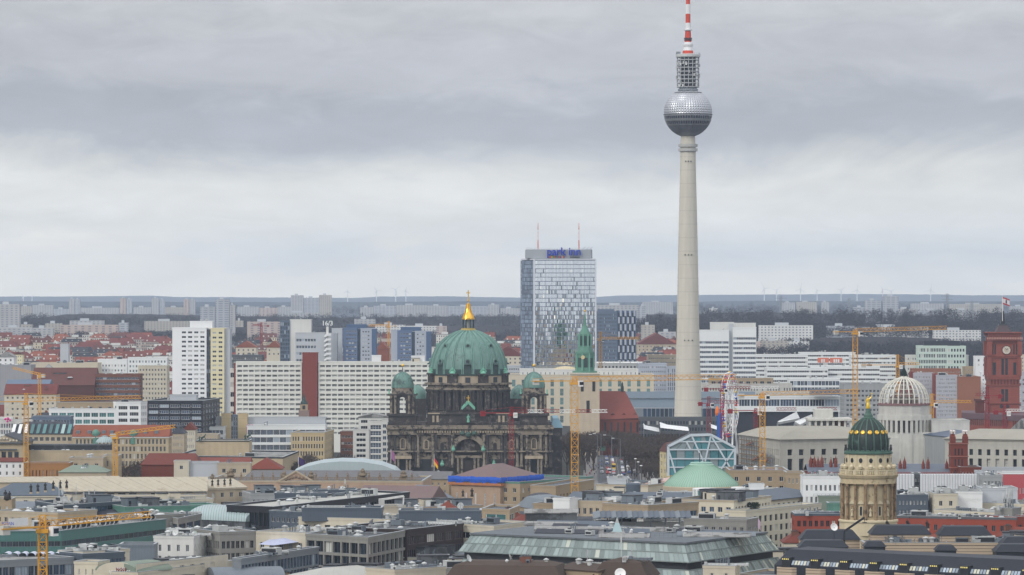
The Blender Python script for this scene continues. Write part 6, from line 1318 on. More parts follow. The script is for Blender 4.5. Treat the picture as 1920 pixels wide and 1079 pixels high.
# ================================================================ foreground roofs
def RB(name,label,pts,h,depth=20,wall='cream',roof='roof_grey',f=None,f1=None,cat='building',ncl=0,**k):
 P_=[(p,(H0-h)*FP/(y-HY))for p,y in pts];fac={}
 if f:fac[0]=f
 if f1:fac[1]=f1
 ncl=k.pop('n_cl',ncl)
 return bld(name,label,cat,P_,h,depth,wall=G[wall],roof=G[roof],fac=fac,n_cl=ncl,**k)
mat('pinkmetal',(.19,.135,.13),.6,.08,.15,.1,lines=[(3,1.4,.05,.12)]);mat('stone_grey',(.27,.265,.245),.85,.15,.2,.15);mat('brown_dark',(.055,.04,.038),.7,.15,.3)
mat('teal_spandrel',(.10,.20,.185),.4,.1,.4,.05,lines=[(3,1.5,.06,.2)]);mat('roof_pale',(.42,.42,.39),.85,.2,.12,lines=[(0,4,.02,.15)]);mat('metal_blue',(.105,.13,.16),.55,.1,.2,.05,lines=[(3,.8,.1,.15)])
mat('peach',(.42,.32,.24),.85,.15,.3,.15);mat('brick_wall',(.30,.085,.055),.85,.16,.4,.08);mat('brown_tile',(.10,.075,.06),.85,.2,.4,rnd=.1,lines=[(2,.4,.2,.2)]);mat('mint_paint',(.52,.60,.56),.8,.06)
# armoury with trophies, courtyard roof
t,_=RB('armoury','long sandstone armoury front with statues and balustrade along its roof edge',[(388,905),(792,906)],24,46,'peach','roof_grey',sp(34,5,.35,.6,'glass_dark','cream',top=3.0,fl=1),cat='armoury',over=.9,cornice=G['cream_dark'],ncl=6)
dA=(H0-24)*FP/(905-HY);zA=24.7;kA=dA/FP
x0,x1=X(450,dA),X(790,dA);b=MB();b.add([(x0,dA+3,zA),(x1,dA+3,zA),(x1-4,dA+11,zA+3.4),(x0+4,dA+11,zA+3.4),(x0,dA+19,zA),(x1,dA+19,zA)],[[0,1,2,3],[3,2,5,4],[1,5,2],[0,3,4]]);b.build('pitched_roof',mat('slate_grey2',(.17,.17,.175),.8,.2,.3,lines=[(3,2.2,.05,.2)]),t)
b=MB();xa,xb,xm_=X(523,dA),X(587,dA),X(555,dA);b.add([(xa,dA-1.5,24.2),(xb,dA-1.5,24.2),(xm_,dA-1.5,28.0),(xa,dA+5,24.2),(xb,dA+5,24.2),(xm_,dA+5,28)],[[0,1,2],[0,2,5,3],[1,4,5,2]]);b.build('pediment',G['peach'],t)
b=MB();b.bar((xa-.4,dA-1.7,24.3),(xm_,dA-1.7,28.3),.6);b.bar((xb+.4,dA-1.7,24.3),(xm_,dA-1.7,28.3),.6);b.bar((xa,dA-1.7,24.2),(xb,dA-1.7,24.2),.5);b.build('pediment_moulding',G['cream_dark'],t)
for i in range(7):b=MB();b.ball(X(537+i*6,dA),dA-1.6,25+(1.2-abs(i-3)*.35),.6,7,5);b.build('relief',mat('tan_dark',(.25,.20,.15),.9,.3),t)
b=MB();b.box(X(388,dA),X(790,dA),dA-.35,dA+.05,zA+1.1,zA+1.3)
for i in range(131):x=X(389+i*3.05,dA);b.box(x-.12,x+.12,dA-.3,dA,zA,zA+1.1)
b.build('balustrade',G['tan_dark'],t)
for i in range(17):
 x=X(452+i*20,dA);b=MB();b.box(x-.5,x+.5,dA-.5,dA+.4,zA,zA+1.5);b.lathe(x,dA,[(.3,zA+1.5),(.45,zA+2),(.2,zA+2.6),(.28,zA+2.9),(.05,zA+3.2)],7);b.build('roof_vase',G['tan_dark'],t)
def trophy(px,d,z,h,lab):
 t_=thing('trophy',lab,'sculpture',(X(px,d),d,z),'stone trophies along the armoury roof');b=MB();x=X(px,d);r_=random.Random(px)
 b.box(x-h*.32,x+h*.32,d-.6,d+.6,z,z+h*.3);b.lathe(x,d,[(h*.2,z+h*.3),(h*.34,z+h*.42),(h*.16,z+h*.62),(h*.2,z+h*.8),(h*.06,z+h)],8)
 for i in range(7):a=r_.uniform(-1.3,1.3);b.bar((x,d,z+h*.45),(x+sin(a)*h*.5,d+r_.uniform(-.5,.5),z+h*.45+cos(a)*h*.45),.22*h/3,w2=.12)
 for i in range(5):b.ball(x+r_.uniform(-.3,.3)*h,d-.2,z+h*r_.uniform(.35,.6),.12*h,6,4)
 b.build('sculpture',mat('trophy_stone',(.22,.18,.13),.9,.35,.8),t_)
for px,h,w_ in((433,4.6,'tallest stone trophy at the left end of the armoury roof'),(533,3.6,'stone trophy on the left shoulder of the armoury pediment'),(583,3.6,'stone trophy on the right shoulder of the armoury pediment'),(680,4.6,'large stone trophy right of the glass courtyard roof'),(757,3.8,'stone trophy farther right on the armoury roof'),(398,2.6,'small trophy at the far left corner of the armoury')):trophy(px,dA,zA,h,w_)
t=thing('courtyard_vault','shallow curved pale blue courtyard roof behind the armoury trophies','roof',(X(648,1575),1575,0));d=1575
pr=[(-104,893),(-97,886),(-75,876),(-45,869),(-10,866),(30,867),(68,873),(92,882),(104,893)]
for j in range(8):
 b=MB();(a0,y0),(a1,y1)=pr[j],pr[j+1];q=[(X(648+a0,d),d,Z(y0,d)),(X(648+a1,d),d,Z(y1,d)),(X(648+a1,d),d+22,Z(y1,d)+.6),(X(648+a0,d),d+22,Z(y0,d)+.6)]
 b.add(q+[(p[0],p[1],18)for p in q],[[0,1,2,3],[4,5,1,0],[5,6,2,1],[7,4,0,3]]);b.build('roof_segment',mat('roofglass',(.38,.44,.45),.35,.06,.1,.05,lines=[(0,2.0,.05,.12),(1,2.2,.06,.12)]),t)
# statues on the library roofs
def stat(px,y,d,h,lab,grp):
 t_=thing('statue',lab,'statue',(X(px,d),d,Z(y,d)),grp);b=MB();figure(b,X(px,d),d,Z(y,d)+.35,h);b.build('figure',mat('bronze_dark',(.045,.042,.04),.7,.3),t_);b=MB();x=X(px,d);b.box(x-.45,x+.45,d-.45,d+.45,Z(y,d)-.3,Z(y,d)+.35);b.build('pedestal',G['cream_dark'],t_)
for i,(px,y)in enumerate(((58,925),(71,924),(85,922),(100,919),(113,918),(125,917))):stat(px,y+.3,1395,2.9,'%s dark statue from the left in the row of six'%['first','second','third','fourth','fifth','sixth'][i],'six dark statues on the left roof')
for i,(px,y)in enumerate(((398,913.5),(409,912.5),(421,912),(432,911))):stat(px,y,1425,2.4,'%s dark statue of the four on the cream roof before the armoury, from the left'%['first','second','third','fourth'][i],'four dark statues before the armoury')
for i,(px,y,h)in enumerate(((868,934,2.6),(885,934,3.2))):stat(px,y,1400,h,'%s statue standing before the tan building with the blue tarpaulin'%('paler left' if i==0 else 'darker right'),'statues before the tan building')
t=thing('sculpture','dark eagle-like sculpture group on the roof corner at the left edge','sculpture',(X(13,1330),1330,Z(938,1330)));b=MB();x=X(13,1330);figure(b,x-.5,1330,Z(938,1330),3.4);figure(b,x+.9,1330,Z(938,1330),3.0);b.ball(x,1330,Z(934,1330),1.1,8,5);b.build('figures',G['bronze_dark'],t)
# library roofs
RB('library','long cream-roofed library wing with dark attic windows across the left middle',[(92,922),(385,921)],24,24,'cream_dark','roof_cream',sp(14,2.5,.7,.55,'glass_dark','cream_dark',top=.4,fl=1,hs={0:1.1}),cat='library',rt='gable',rh=4.6,cornice=G['roof_light'],over=.8)
RB('library','projecting lower ledge storey under the long cream-roofed library wing',[(170,932),(385,932)],22,8,'cream','roof_light',None,cat='library',over=.8)
RB('library','cream-roofed library end pavilion with four statues before the armoury',[(372,917),(462,914)],24,20,'cream_dark','roof_cream',None,cat='library',rt='gable',rh=2.8,cornice=G['cream_dark'])
RB('library','blue-grey hipped library roof with six statues at the left edge',[(-10,930),(128,929)],23,22,'cream','metal_blue',None,cat='library',rt='hip',rh=4.0,hip=.25,cornice=G['cream'])
RB('library','pale cream upper roof sheet at the far left above the statues',[(-20,905),(225,903)],25,18,'cream_dark','roof_cream',None,cat='library',rt='gable',rh=1.6)
# dark teal glass block and neighbours
RB('office_block','dark teal glass block with cluttered roof below the six statues',[(66,944),(118,952),(262,942)],24,20,'metal_blue','roof_dark',sp(6,3.4,.9,.8,'glass_teal','dark_metal',nx=3,fl=2,top=.3),sp(14,3.4,.9,.8,'glass_blue','dark_metal',nx=2,fl=2,top=.3),cat='office block',ncl=12,cl=('plant','vent','house','mast','pipe'))
RB('building','grey-beige stepped roof house at the left edge under the sculpture',[(-10,962),(108,966)],24,22,'cream_dark','roof_grey',sp(9,3.2,.45,.5,fl=2),ncl=10,cl=('plant','skylight','vent'))
RB('building','low tan wall block with dark cornice at the left edge',[(-10,940),(22,940)],25,10,'tan','roof_grey',None,over=.6)
RB('building','copper-green flat roofs with white roof houses behind the yellow crane boom',[(235,955),(415,951)],23,16,'copper','copper',sp(20,3,.6,.4,fl=1),ncl=7,cl=('house','vent','plant'))
RB('building','cream terrace wall with small glasshouse behind the copper-green roofs',[(260,942),(400,940)],23.5,12,'cream','roof_light',None,ncl=3,cl=('house','skylight'))
RB('building','grey stone block with dark window strip beside the glass barrel vault',[(270,972),(345,968)],25,18,'stone_grey','roof_grey',sp(5,3.4,.5,.4,'glass_dark',fl=1),ncl=6)
RB('building','stone corner block with blue ribbon windows left of the barrel vault',[(312,973),(334,977),(378,968)],24,14,'stone_grey','roof_grey',None,sp(3,3.4,.85,.6,'glass_blue','dark_metal',nx=3,fl=2),ncl=2)
RB('barrel_roof','big pale glass barrel-vault roof left of the dark curtain-walled block',[(352,974),(460,979)],21.5,22,'roof_grey','cupola',None,cat='roof',rt='barrel',rh=4.4,ridge='ab')
# long dark curtain-wall block
fk_=lambda n:sp(n,4.6,.82,.92,'glass_dark','dark_metal',nx=1,top=1.3,ml=.2,mr=.2,fl=1,rec=.3,hs={0:4.4})
RB('office_block','long low dark curtain-walled block with gravel roof running up to the right',[(425,951),(512,955),(768,927)],26,20,'dark_metal','roof_pale',fk_(10),fk_(44),cat='office block',over=.9,ncl=5,cl=('plant','vent','skylight','pipe','house'))
for i,(p0,p1,y,d_)in enumerate(((515,612,929,1345),(588,668,923,1375))):S('roof_house','%s long dark ventilation house behind the curtain-walled block'%('left' if i==0 else 'right'),p0,p1,y,d_,8,'metal_blue','dark_metal',None,z0=25.5,n_cl=4,cl=('pipe','vent','mast'))
t=thing('access_platform','folded white access boom standing on the tan box before the dark block','machine',(X(730,1300),1300,Z(951,1300)));d=1300
b=MB();b.bar((X(712,d),d,Z(938,d)),(X(757,d),d,Z(931,d)),.7);b.bar((X(757,d),d,Z(931,d)),(X(756,d),d,Z(948,d)),.5);b.build('boom',G['white_metal'],t);b=MB();b.box(X(710,d),X(721,d),d-1,d+1,Z(951,d),Z(936,d));b.build('chassis',G['white_metal'],t);MB().box(X(745,d),X(756,d),d-1,d+1,Z(952,d),Z(946,d)).build('basket',G['white_metal'],t)
RB('building','small tan roof box carrying the folded white boom',[(720,953),(760,952)],25,8,'cream','roof_light')
# row of cream offices with blue-grey metal roof storeys
RB('office_block','cream-walled office with square dark windows under a blue-grey metal storey, left',[(560,974),(752,979)],25,30,'cream','roof_light',sp(9,3.6,.5,.62,'glass_dark','dark_metal',fl=2,top=1.2),cat='office block',ncl=8)
RB('office_block','cream office corner with three windows left of the sloped glass building',[(752,979),(926,991),(988,983)],25,30,'cream','roof_grey',None,sp(3,3.6,.55,.55,'glass_dark','white_paint',fl=2,top=1.2),cat='office block',ncl=5,cl=('plant','vent','dish'))
dq=1240;S('roof_storey','long blue-grey corrugated roof storey with round vent, left of two',566,716,957,dq-10,12,'metal_blue','zinc',None,z0=24.5,n_cl=2);S('roof_storey','long blue-grey corrugated roof storey with satellite dishes, right of two',748,902,962,dq-30,12,'metal_blue','zinc',None,z0=24.5,n_cl=3,cl=('dish','vent'))
RB('office_block','slate-blue building with light roof and blank end wall before the dark block',[(505,962),(585,966),(640,960)],25,20,'metal_blue','roof_grey',sp(8,3.3,.6,.45,fl=2),cat='office block',ncl=5)
# green-white-pink houses lower left
RB('house','white house with pink side and small windows beside the mint wall',[(288,1010),(363,1011),(389,1005)],24,14,'offwhite','roof_light',sp(4,3.3,.32,.6,'glass_home','white_paint',fl=2,top=1.4),cat='house',ncl=6,cl=('vent','dish','plant'))
RB('house','mint-painted house wall with two windows, next to the pink side wall',[(389,1002),(413,1000)],24.3,12,'mint_paint','roof_light',sp(2,3.3,.4,.55,'glass_dark',fl=2,top=2.2),cat='house',ncl=2)
RB('office_block','grey stone office with seven dark windows under a light roof',[(412,1003),(480,1001)],25,24,'stone_grey','roof_light',sp(7,3.6,.72,.62,'glass_dark','stone_grey',fl=2,top=1.6),cat='office block',over=.8,ncl=4)
RB('office_block','cream plastered office section between two grey stone fronts',[(480,1001),(574,1004)],25,24,'cream','roof_light',sp(5,3.8,.42,.55,'glass_blue','cream',fl=2,top=1.9),cat='office block',ncl=4)
bigw=lambda n:sp(n,4.0,.84,.80,'glass_dark','steel',nx=2,fl=4,top=.9,ml=.4,mr=.4,rec=.6)
RB('office_block','grey stone corner office with big dark windows and ledges, centre foreground',[(573,1006),(690,1013),(764,999)],25,20,'stone_grey','roof_grey',bigw(7),bigw(9),cat='office block',over=.7,cornice=G['stone_grey'],ncl=5,cl=('plant','vent','skylight'))
RB('office_block','dark brown brick office with horizontal window rows right of the grey corner',[(763,998),(869,986)],25.3,26,'brown_dark','roof_grey',sp(6,4.0,.84,.62,'glass_dark','pinkmetal',nx=4,fl=4,top=.9,ml=.4),cat='office block',ncl=4,cl=('pipe','vent','plant'))
RB('office_block','dark glass-fronted office with pale blue roof sheets, lower centre left',[(436,1052),(452,1053),(598,1031)],22,22,'steel','roof_grey',sp(1,8,.3,.5),sp(24,3.6,.88,.85,'glass_blue','steel',nx=1,fl=3,top=1.0,ml=.3),cat='office block',over=.9,ncl=2)
t=thing('skylight','pale lavender-blue tilted skylight sheet on the dark glass office','skylight',(X(530,1150),1150,22));d=1150
b=MB();b.add([(X(485,d),d,22.3),(X(515,d),d-5,22.3),(X(572,d),d+4,23),(X(545,d),d+10,25.0),(X(505,d),d+8,23.5)],[[0,1,2,3,4]]);b.build('sheet',mat('lavender',(.42,.45,.58),.4,.05),t)
RB('barrel_roof','grey metal barrel-roofed house with white end wall at the bottom edge',[(404,1086),(532,1084)],17.5,16,'offwhite','zinc',None,cat='roof',rt='barrel',rh=2.6,n_cl=1)
RB('building','grey flat roof with brown tiled slope at the bottom, left of the white roof box',[(590,1088),(752,1076)],20,14,'brown_tile','roof_pale',None,rt='hip',rh=2.4,hip=.3)
RB('building','cream roof block with flues and blue door at the bottom centre',[(740,1074),(836,1068)],22,12,'cream','roof_light',sp(4,3,.4,.7,'glass_blue',fl=1,top=1.2),ncl=10,cl=('plant','pipe','vent'))
RB('building','brown tiled mansard roof with light gutter line at the bottom centre',[(838,1083),(1050,1086)],21,16,'brown_tile','brown_tile',sp(9,3,.3,.4),rt='mansard',rh=3.2,mans=1.6,n_cl=9,cl=('skylight','chimney','vent','dish'))
RB('building','plain beige gable block between brown tiled roofs at the bottom',[(1045,1066),(1122,1072)],23,12,'tan','brown_tile',None,rt='gable',rh=1.4,ncl=6,cl=('plant','mast','vent'))
RB('building','brown tiled roof with white satellite dish at the bottom centre',[(1112,1082),(1212,1084)],21.5,14,'brown_tile','brown_tile',None,rt='mansard',rh=3.8,mans=2,ncl=5,cl=('plant','mast'))
t=thing('satellite_dish','large white satellite dish on the brown tiled roof','satellite dish',(X(1163,985),985,23));b=MB();b.T=Matrix.Translation((X(1163,985),985,25.4))@Matrix.Rotation(radians(62),4,'X');b.lathe(0,0,[(.01,-.45),(.7,-.35),(1.35,0),(1.4,.04),(1.3,.04),(.7,-.3),(.01,-.4)],20,cap=False);b.build('reflector',G['white_paint'],t);MB().bar((X(1163,985),985.3,22.5),(X(1163,985),985.2,25.2),.2).build('post',G['steel'],t)
RB('building','small cream roof box with pipes at the bottom edge right of centre',[(1318,1066),(1378,1067)],22,8,'cream','roof_light',sp(2,3,.2,.5),ncl=3,cl=('pipe',))
RB('building','long light flat roof with railing at the bottom edge',[(1380,1082),(1700,1092)],19,24,'cream_dark','roof_grey',None,ncl=4)
# teal glazed office with exhaust drums
tb=lambda n:sp(n,3.6,.97,.44,'glass_dark','steel',nx=4,fl=4,top=2.0,ml=.15,mr=.15,rec=.2)
RB('office_block','long teal-glazed office with dark window bands behind the big yellow crane',[(-12,999),(115,998),(311,976)],27,20,'teal_spandrel','roof_light',tb(11),tb(22),cat='office block',ncl=10,cl=('plant','vent','skylight'),par=.3)
A_=Vector((X(115,(68*FP)/(998-HY)),(68*FP)/(998-HY)));B_=Vector((X(311,(68*FP)/(976-HY)),(68*FP)/(976-HY)))
for i,f_ in enumerate([.02,.06,.10,.14,.20,.24,.28,.32,.38,.42,.46,.50,.78,.82,.86]):
 p=A_.lerp(B_,f_);u=(B_-A_).normalized();t=thing('exhaust_drum','pale round exhaust drum with dark mouth on the teal office roof edge','exhaust drum',(p.x,p.y+2,27.1),'exhaust drums on the teal office roof')
 b=MB();b.T=Matrix.Translation((p.x-u.y*-1.5*0,p.y+2.4,28.2))@Matrix.Rotation(radians(-65),4,'Z')@Matrix.Rotation(pi/2,4,'Y');b.lathe(0,0,[(1.0,-3),(1.0,.1),(.85,.1),(.85,-.5)],16,cap=False);b.build('drum',G['white_metal'],t);b2=MB();b2.T=b.T;b2.lathe(0,0,[(.86,-.5),(.01,-.5)],14,cap=False);b2.build('mouth',G['dark_metal'],t)
 b=MB();b.bar((p.x,p.y+3,27.05),(p.x,p.y+3,27.6),.4);b.build('foot',G['steel'],t)
# bottom left glass block
RB('office_block','grey glass-fronted block with white barrel rooflights at the bottom left corner',[(-10,1057),(138,1050)],22,20,'steel','roof_light',sp(12,3.5,.86,.8,'glass_blue','steel',nx=2,fl=3,top=1.0),cat='office block',over=.6)
RB('office_block','grey metal side wing right of the bottom left glass block',[(112,1040),(155,1044)],23,14,'metal_blue','roof_grey',sp(4,3.5,.8,.8,'glass_blue','steel',fl=3,top=.8),cat='office block')
t=thing('rooflight','white and lavender barrel rooflights in a row on the bottom left block','rooflight',(X(55,1110),1110,22));d=1095
for i in range(7):x=X(8+i*16,d);b=MB();b.lathe(0,0,[(1,0)],3)if False else None;b.T=Matrix.Translation((x,d+3,22))@Matrix.Rotation(pi/2,4,'X');b.lathe(0,0,[(1.2,-7),(1.2,0)],12,0,pi,cap=False);b.build('vault',mat('lav_white',(.55,.57,.66),.4,.06),t)
# cream palais with lettering
RB('town_palace','cream house with plain side wall and grey windows above the lettered gable',[(155,1040),(243,1034)],23,10,'cream','roof_light',sp(6,3.6,.30,.55,'glass_dark',fl=1,top=1.0),cat='house',ncl=4)
RB('town_palace','low cream side house with small window left of the lettered gable',[(139,1058),(183,1059)],22,8,'cream','roof_light',sp(3,3.2,.2,.5,fl=1),cat='house')
RB('town_palace','cream round-topped gable wall with white and brown lettering',[(182,1070),(258,1074)],20.5,14,'cream','greengrey',sp(3,4,.2,.5,'glass_dark',fl=1,top=4.2),cat='house',rt='barrel',rh=2.4,ridge='cd')
dv_=(H0-20.5)*FP/(1072-HY)
b=MB();x0,x1=X(182,dv_),X(258,dv_);pts=[(x0,dv_-1.9,20.2),(x1,dv_-1.9,20.2)]+[((x0+x1)/2+(x1-x0)/2*cos(pi*i/12),dv_-1.9,20.5+2.6*sin(pi*i/12))for i in range(13)];b.add(pts+[(p[0],p[1]+.5,p[2])for p in pts],[list(range(15))]+[[k,15+k,15+(k+1)%15,(k+1)%15]for k in range(15)]);b.build('gable',G['cream'],[o for o in sc.objects if o.name.startswith('town_palace')and o.type=='EMPTY'][-1])
dv=(H0-20.5)*FP/(1072-HY);t=thing('facade_lettering','white PALAIS VARNHAGEN lettering with brown backing on the round gable','sign',(X(230,dv),dv-1,18))
MB().box(X(219.5,dv),X(238,dv),dv-3.0,dv-2.7,Z(1083,dv),Z(1064,dv)).build('backing',mat('sign_brown',(.25,.08,.05),.7),t)
text('PALAIS',1.0,G['white_paint'],t,(X(229,dv),dv-3.1,Z(1067.5,dv)),.04,width=15*dv/FP);text('VARNHAGEN',1.9,G['white_paint'],t,(X(230,dv),dv-3.1,Z(1077.5,dv)),.04,width=46*dv/FP)
RB('town_palace','cream penthouse row with green-grey roof and glazed doors right of the lettered gable',[(255,1064),(330,1056),(428,1045)],22,9,'cream','greengrey',sp(4,3.3,.4,.7,'glass_home',fl=1,top=.6),sp(5,3.3,.4,.7,'glass_home',fl=1,top=.6),cat='house',over=.8)
RB('town_palace','cream terraced house front with balcony rail right of the lettered gable',[(258,1079),(441,1056)],20,8,'cream','roof_light',sp(8,3.3,.38,.6,'glass_home',fl=3,top=1.0),cat='house',ncl=4)
RB('house','grey corrugated flat-roofed box behind the cream penthouses',[(224,1026),(290,1026)],23,10,'zinc','roof_light',None,cat='house')
RB('house','dark grey roofs and walls between teal office and cream house',[(112,1032),(230,1028)],21,24,'grey_dark','roof_grey',None,cat='house',ncl=6)
# sloped glass building
hT=27;dd_=lambda y:(H0-hT)*FP/(y-HY)
t=thing('glass_building','large slope-sided pale green glass building with layered glass skirts, centre foreground','office building',(X(1170,1120),1120,0))
top=[(X(884,dd_(1003)),dd_(1003)),(X(1284,dd_(1021)),dd_(1021)),(X(1436,dd_(1001)),dd_(1001))];top.append((top[0][0]+top[2][0]-top[1][0],top[0][1]+top[2][1]-top[1][1]))
tiers=[(hT,0,hT-4.8,3.0),(hT-7.0,2.8,hT-13.2,6.4)]
gsl=glass('slope_glass',(.185,.23,.22),.25,blind=.07,blindcol=(.42,.45,.38),rnd=.4);panes=[]
b=MB()
for(za,oa,zb,ob)in tiers:b.frustum(offset_poly(top,-ob+.25),zb,offset_poly(top,-oa+.25),za)
b.prism(offset_poly(top,-1.6),hT-6.9,hT-4.9);b.prism(offset_poly(top,-6),0,hT-13.2);b.build('inner_wall',mat('skirt_dark',(.05,.055,.06),.6),t)
bm_=MB()
for(za,oa,zb,ob)in tiers:
 Pa,Pb=offset_poly(top,-oa),offset_poly(top,-ob)
 for e in(3,0,1):
  a0,a1,c0,c1=Vector(Pa[e]),Vector(Pa[(e+1)%4]),Vector(Pb[e]),Vector(Pb[(e+1)%4]);L_=(a1-a0).length;n=max(6,int(L_/1.45))
  for i in range(n):
   for(g0,g1)in((.02,.47),(.53,.98)):
    def q(f_,g_):p=a0.lerp(a1,f_).lerp(c0.lerp(c1,f_),g_);return(p.x,p.y,za+(zb-za)*g_)
    panes.append((q((i+.05)/n,g1),q((i+.95)/n,g1),q((i+.95)/n,g0),q((i+.05)/n,g0)))
  for i in range(0,n+1,1):
   p0,p1=a0.lerp(a1,i/n),c0.lerp(c1,i/n);bm_.bar((p0.x,p0.y,za),(p1.x,p1.y,zb),.13)
  for g_ in(0,.5,1):bm_.bar(tuple(a0.lerp(c0,g_))+(za+(zb-za)*g_,),tuple(a1.lerp(c1,g_))+(za+(zb-za)*g_,),.3)
panes.sort(key=lambda p:p[0][1])
for p in panes[:98]:MB().quad(*p).build('glass_pane',gsl,t)
m=MB()
for p in panes[98:]:m.quad(*p)
m.build('glass_pane',gsl,t)['kind']='stuff';bm_.build('glazing_bars',mat('bar_grey',(.24,.28,.27),.5),t)
b=MB();b.prism(offset_poly(top,-.5),hT-.05,hT+.45);b.build('roof',mat('roof_lightblue',(.15,.165,.18),.7,.3,.12,lines=[(3,6,.03,.3)]),t)
clutter(t,offset_poly(top,4),hT+.45,22,RN,('plant','skylight','vent','pipe','plant'))
rg=random.Random(12)
for i in range(16):
 f_,g_=rg.random(),rg.random();p=Vector(top[0]).lerp(Vector(top[1]),.03+.94*f_)+(Vector(top[3])-Vector(top[0]))*(.08+.84*g_);b=MB();L_=rg.uniform(5,12)
 b.at(p.x,p.y,0,rg.uniform(-.25,.15));b.add([(-L_,-2,hT+.7),(L_,-2,hT+.6),(L_,2.4,hT+1.5),(-L_,2.4,hT+1.7)]+[(-L_,-2,hT+.5),(L_,-2,hT+.4),(L_,2.4,hT+1.3),(-L_,2.4,hT+1.5)],[[0,1,2,3],[4,5,1,0],[7,6,5,4],[5,6,2,1],[3,2,6,7],[0,3,7,4]]);b.build('roof_panel',rg.choice((G['zinc'],G['roof_light'],G['slate'],G['metal_blue'])),t)
# pyramid and pergola on its roof
d=1190;t2=thing('glass_pyramid','small pointed glass pyramid on the sloped glass building roof','pyramid',(X(1157,1120),1120,hT+.4));d=1120;x=X(1157,d)
MB().frustum([(x-1.6,d-1.6),(x+1.6,d-1.6),(x+1.6,d+1.6),(x-1.6,d+1.6)],hT+.4,[(x-.55,d-.55),(x+.55,d-.55),(x+.55,d+.55),(x-.55,d+.55)],hT+3.4).build('glazing',mat('pyr_glass',(.35,.45,.46),.2,.1),t2);MB().frustum([(x-.56,d-.56),(x+.56,d-.56),(x+.56,d+.56),(x-.56,d+.56)],hT+3.4,[(x-.03,d-.03),(x+.03,d-.03),(x+.03,d+.03),(x-.03,d+.03)],hT+5).build('tip',G['white_metal'],t2)
d=1175;t2=thing('roof_pergola','steel pergola with louvred blades over plant units behind the glass pyramid','pergola',(X(1200,d),d,24));zp=Z(972,d)
for i in range(7):x=X(1112+i*27,d);MB().bar((x,d,25),(x,d,zp),.35).build('post',G['steel'],t2)
for i in range(18):x=X(1112+i*10,d);b=MB();b.add([(x,d-3,zp),(x+2.2,d-3,zp+.5),(x+2.2,d+10,zp+1.8),(x,d+10,zp+1.2),(x,d-3,zp-.15),(x+2.2,d-3,zp+.3),(x+2.2,d+10,zp+1.6),(x,d+10,zp+1.0)],[[0,1,2,3],[4,5,1,0],[7,6,5,4],[5,6,2,1]]);b.build('blade',G['metal_blue']if i%3 else G['zinc'],t2)
S('building','pale plant rooms with doors under the steel pergola',1120,1282,984,1180,14,'offwhite','roof_light',sp(14,3,.4,.7,'glass_dark',fl=1,top=.3),n_cl=8,cl=('plant','pipe'))
S('building','white-roofed skylight strip left of the pergola',985,1082,962,1230,8,'roof_grey','roof_light',None,n_cl=0,rt='gable',rh=1.0)
# cream office row right of centre
cw=lambda n,**k:sp(n,3.5,.5,.62,'glass_dark','cream',nx=1,fl=5,top=1.1,ml=1,**k)
mat('cream_light',(.58,.54,.44),.8,.08,.15,.1)
RB('office_block','big cream office building with many tall windows receding to the right',[(1262,940),(1376,943),(1446,934)],25,24,'cream_light','roof_grey',sp(7,3.5,.55,.5,'glass_blue','white_paint',nx=2,fl=5,top=1.1),cw(12),cat='office block',over=.8,cornice=G['cream_dark'],ncl=7,cl=('plant','house','vent'))
RB('office_block','continuation of the cream office row with glazed balconies',[(1444,938),(1541,928)],24,24,'cream_light','metal_blue',cw(10),cat='office block',rt='hip',rh=2.6,hip=.15,over=.8,cornice=G['cream_dark'])
RB('office_block','lower stepped front of the cream office row facing the glass roof',[(1398,962),(1540,948)],22,8,'cream_light','roof_light',cw(14),cat='office block')
for i,(p0,p1,y)in enumerate(((1299,1345,917),(1371,1398,914.5))):
 d=1372;t=thing('penthouse','%s white round glazed penthouse on the cream office building'%('larger left' if i==0 else 'smaller right'),'penthouse',(X((p0+p1)/2,d),d,25));r=(X(p1,d)-X(p0,d))/2;MB().lathe(X((p0+p1)/2,d),d+r*.6,[(r*.93,25),(r*.93,Z(y+1.5,d))],20).build('glazed_wall',G['glass_teal'],t)
 b=MB();b.lathe(X((p0+p1)/2,d),d+r*.6,[(r,Z(y+3,d)),(r,Z(y,d)),(r*.9,Z(y,d))],20);b.build('roof',G['white_wall'],t)
 for j in range(9):a=pi+j*pi/8;b=MB();b.at(X((p0+p1)/2,d),d+r*.6,0,a);b.box(r*.9,r*1.0,-.45,.45,25,Z(y+2,d));b.build('pier',G['white_wall'],t)
S('building','white roof cube with glass side behind the cream office row',1406,1433,912,1400,7,'white_wall','roof_light',sp(1,4,.3,.6,'glass_blue',fl=1));S('building','pale low roofs with terrace planting right of the green dome',1380,1462,922,1420,14,'cream','roof_light',None,n_cl=4)
for i,px in enumerate((1349,1356,1363,1405,1412,1419)):
 d=1365 if i<3 else 1345;z=25 if i<3 else 22;t=thing('planter_bush','dark green terrace bush on the cream office building, %s'%['between the round penthouses, left','between the round penthouses, middle','between the round penthouses, right','on the lower terrace, left','on the lower terrace, middle','on the lower terrace, right'][i],'bush',(X(px,d),d,z));b=MB();r_=random.Random(i)
 for j in range(150):a,h_=r_.random()*6.28,r_.random();rr_=1.0*sqrt(r_.random())*(1.1-h_*.5);x,y,z_=X(px,d)+rr_*cos(a),d+rr_*sin(a),z+.2+h_*2.2;s_=.22;b.quad((x-s_,y,z_),(x,y-s_,z_+.1),(x+s_,y,z_),(x,y+s_,z_+.25))
 b.build('foliage',mat('bush',(.035,.06,.03),.9,.4,2),t);MB().box(X(px,d)-.5,X(px,d)+.5,d-.3,d+.3,z-.1,z+.35).build('planter',G['tan'],t)
RB('building','grey stone corner with dark doors in front of the cream offices',[(1262,976),(1400,979)],23,12,'stone_grey','roof_light',sp(10,3.6,.45,.6,'glass_dark',fl=1,top=1.4),ncl=3)
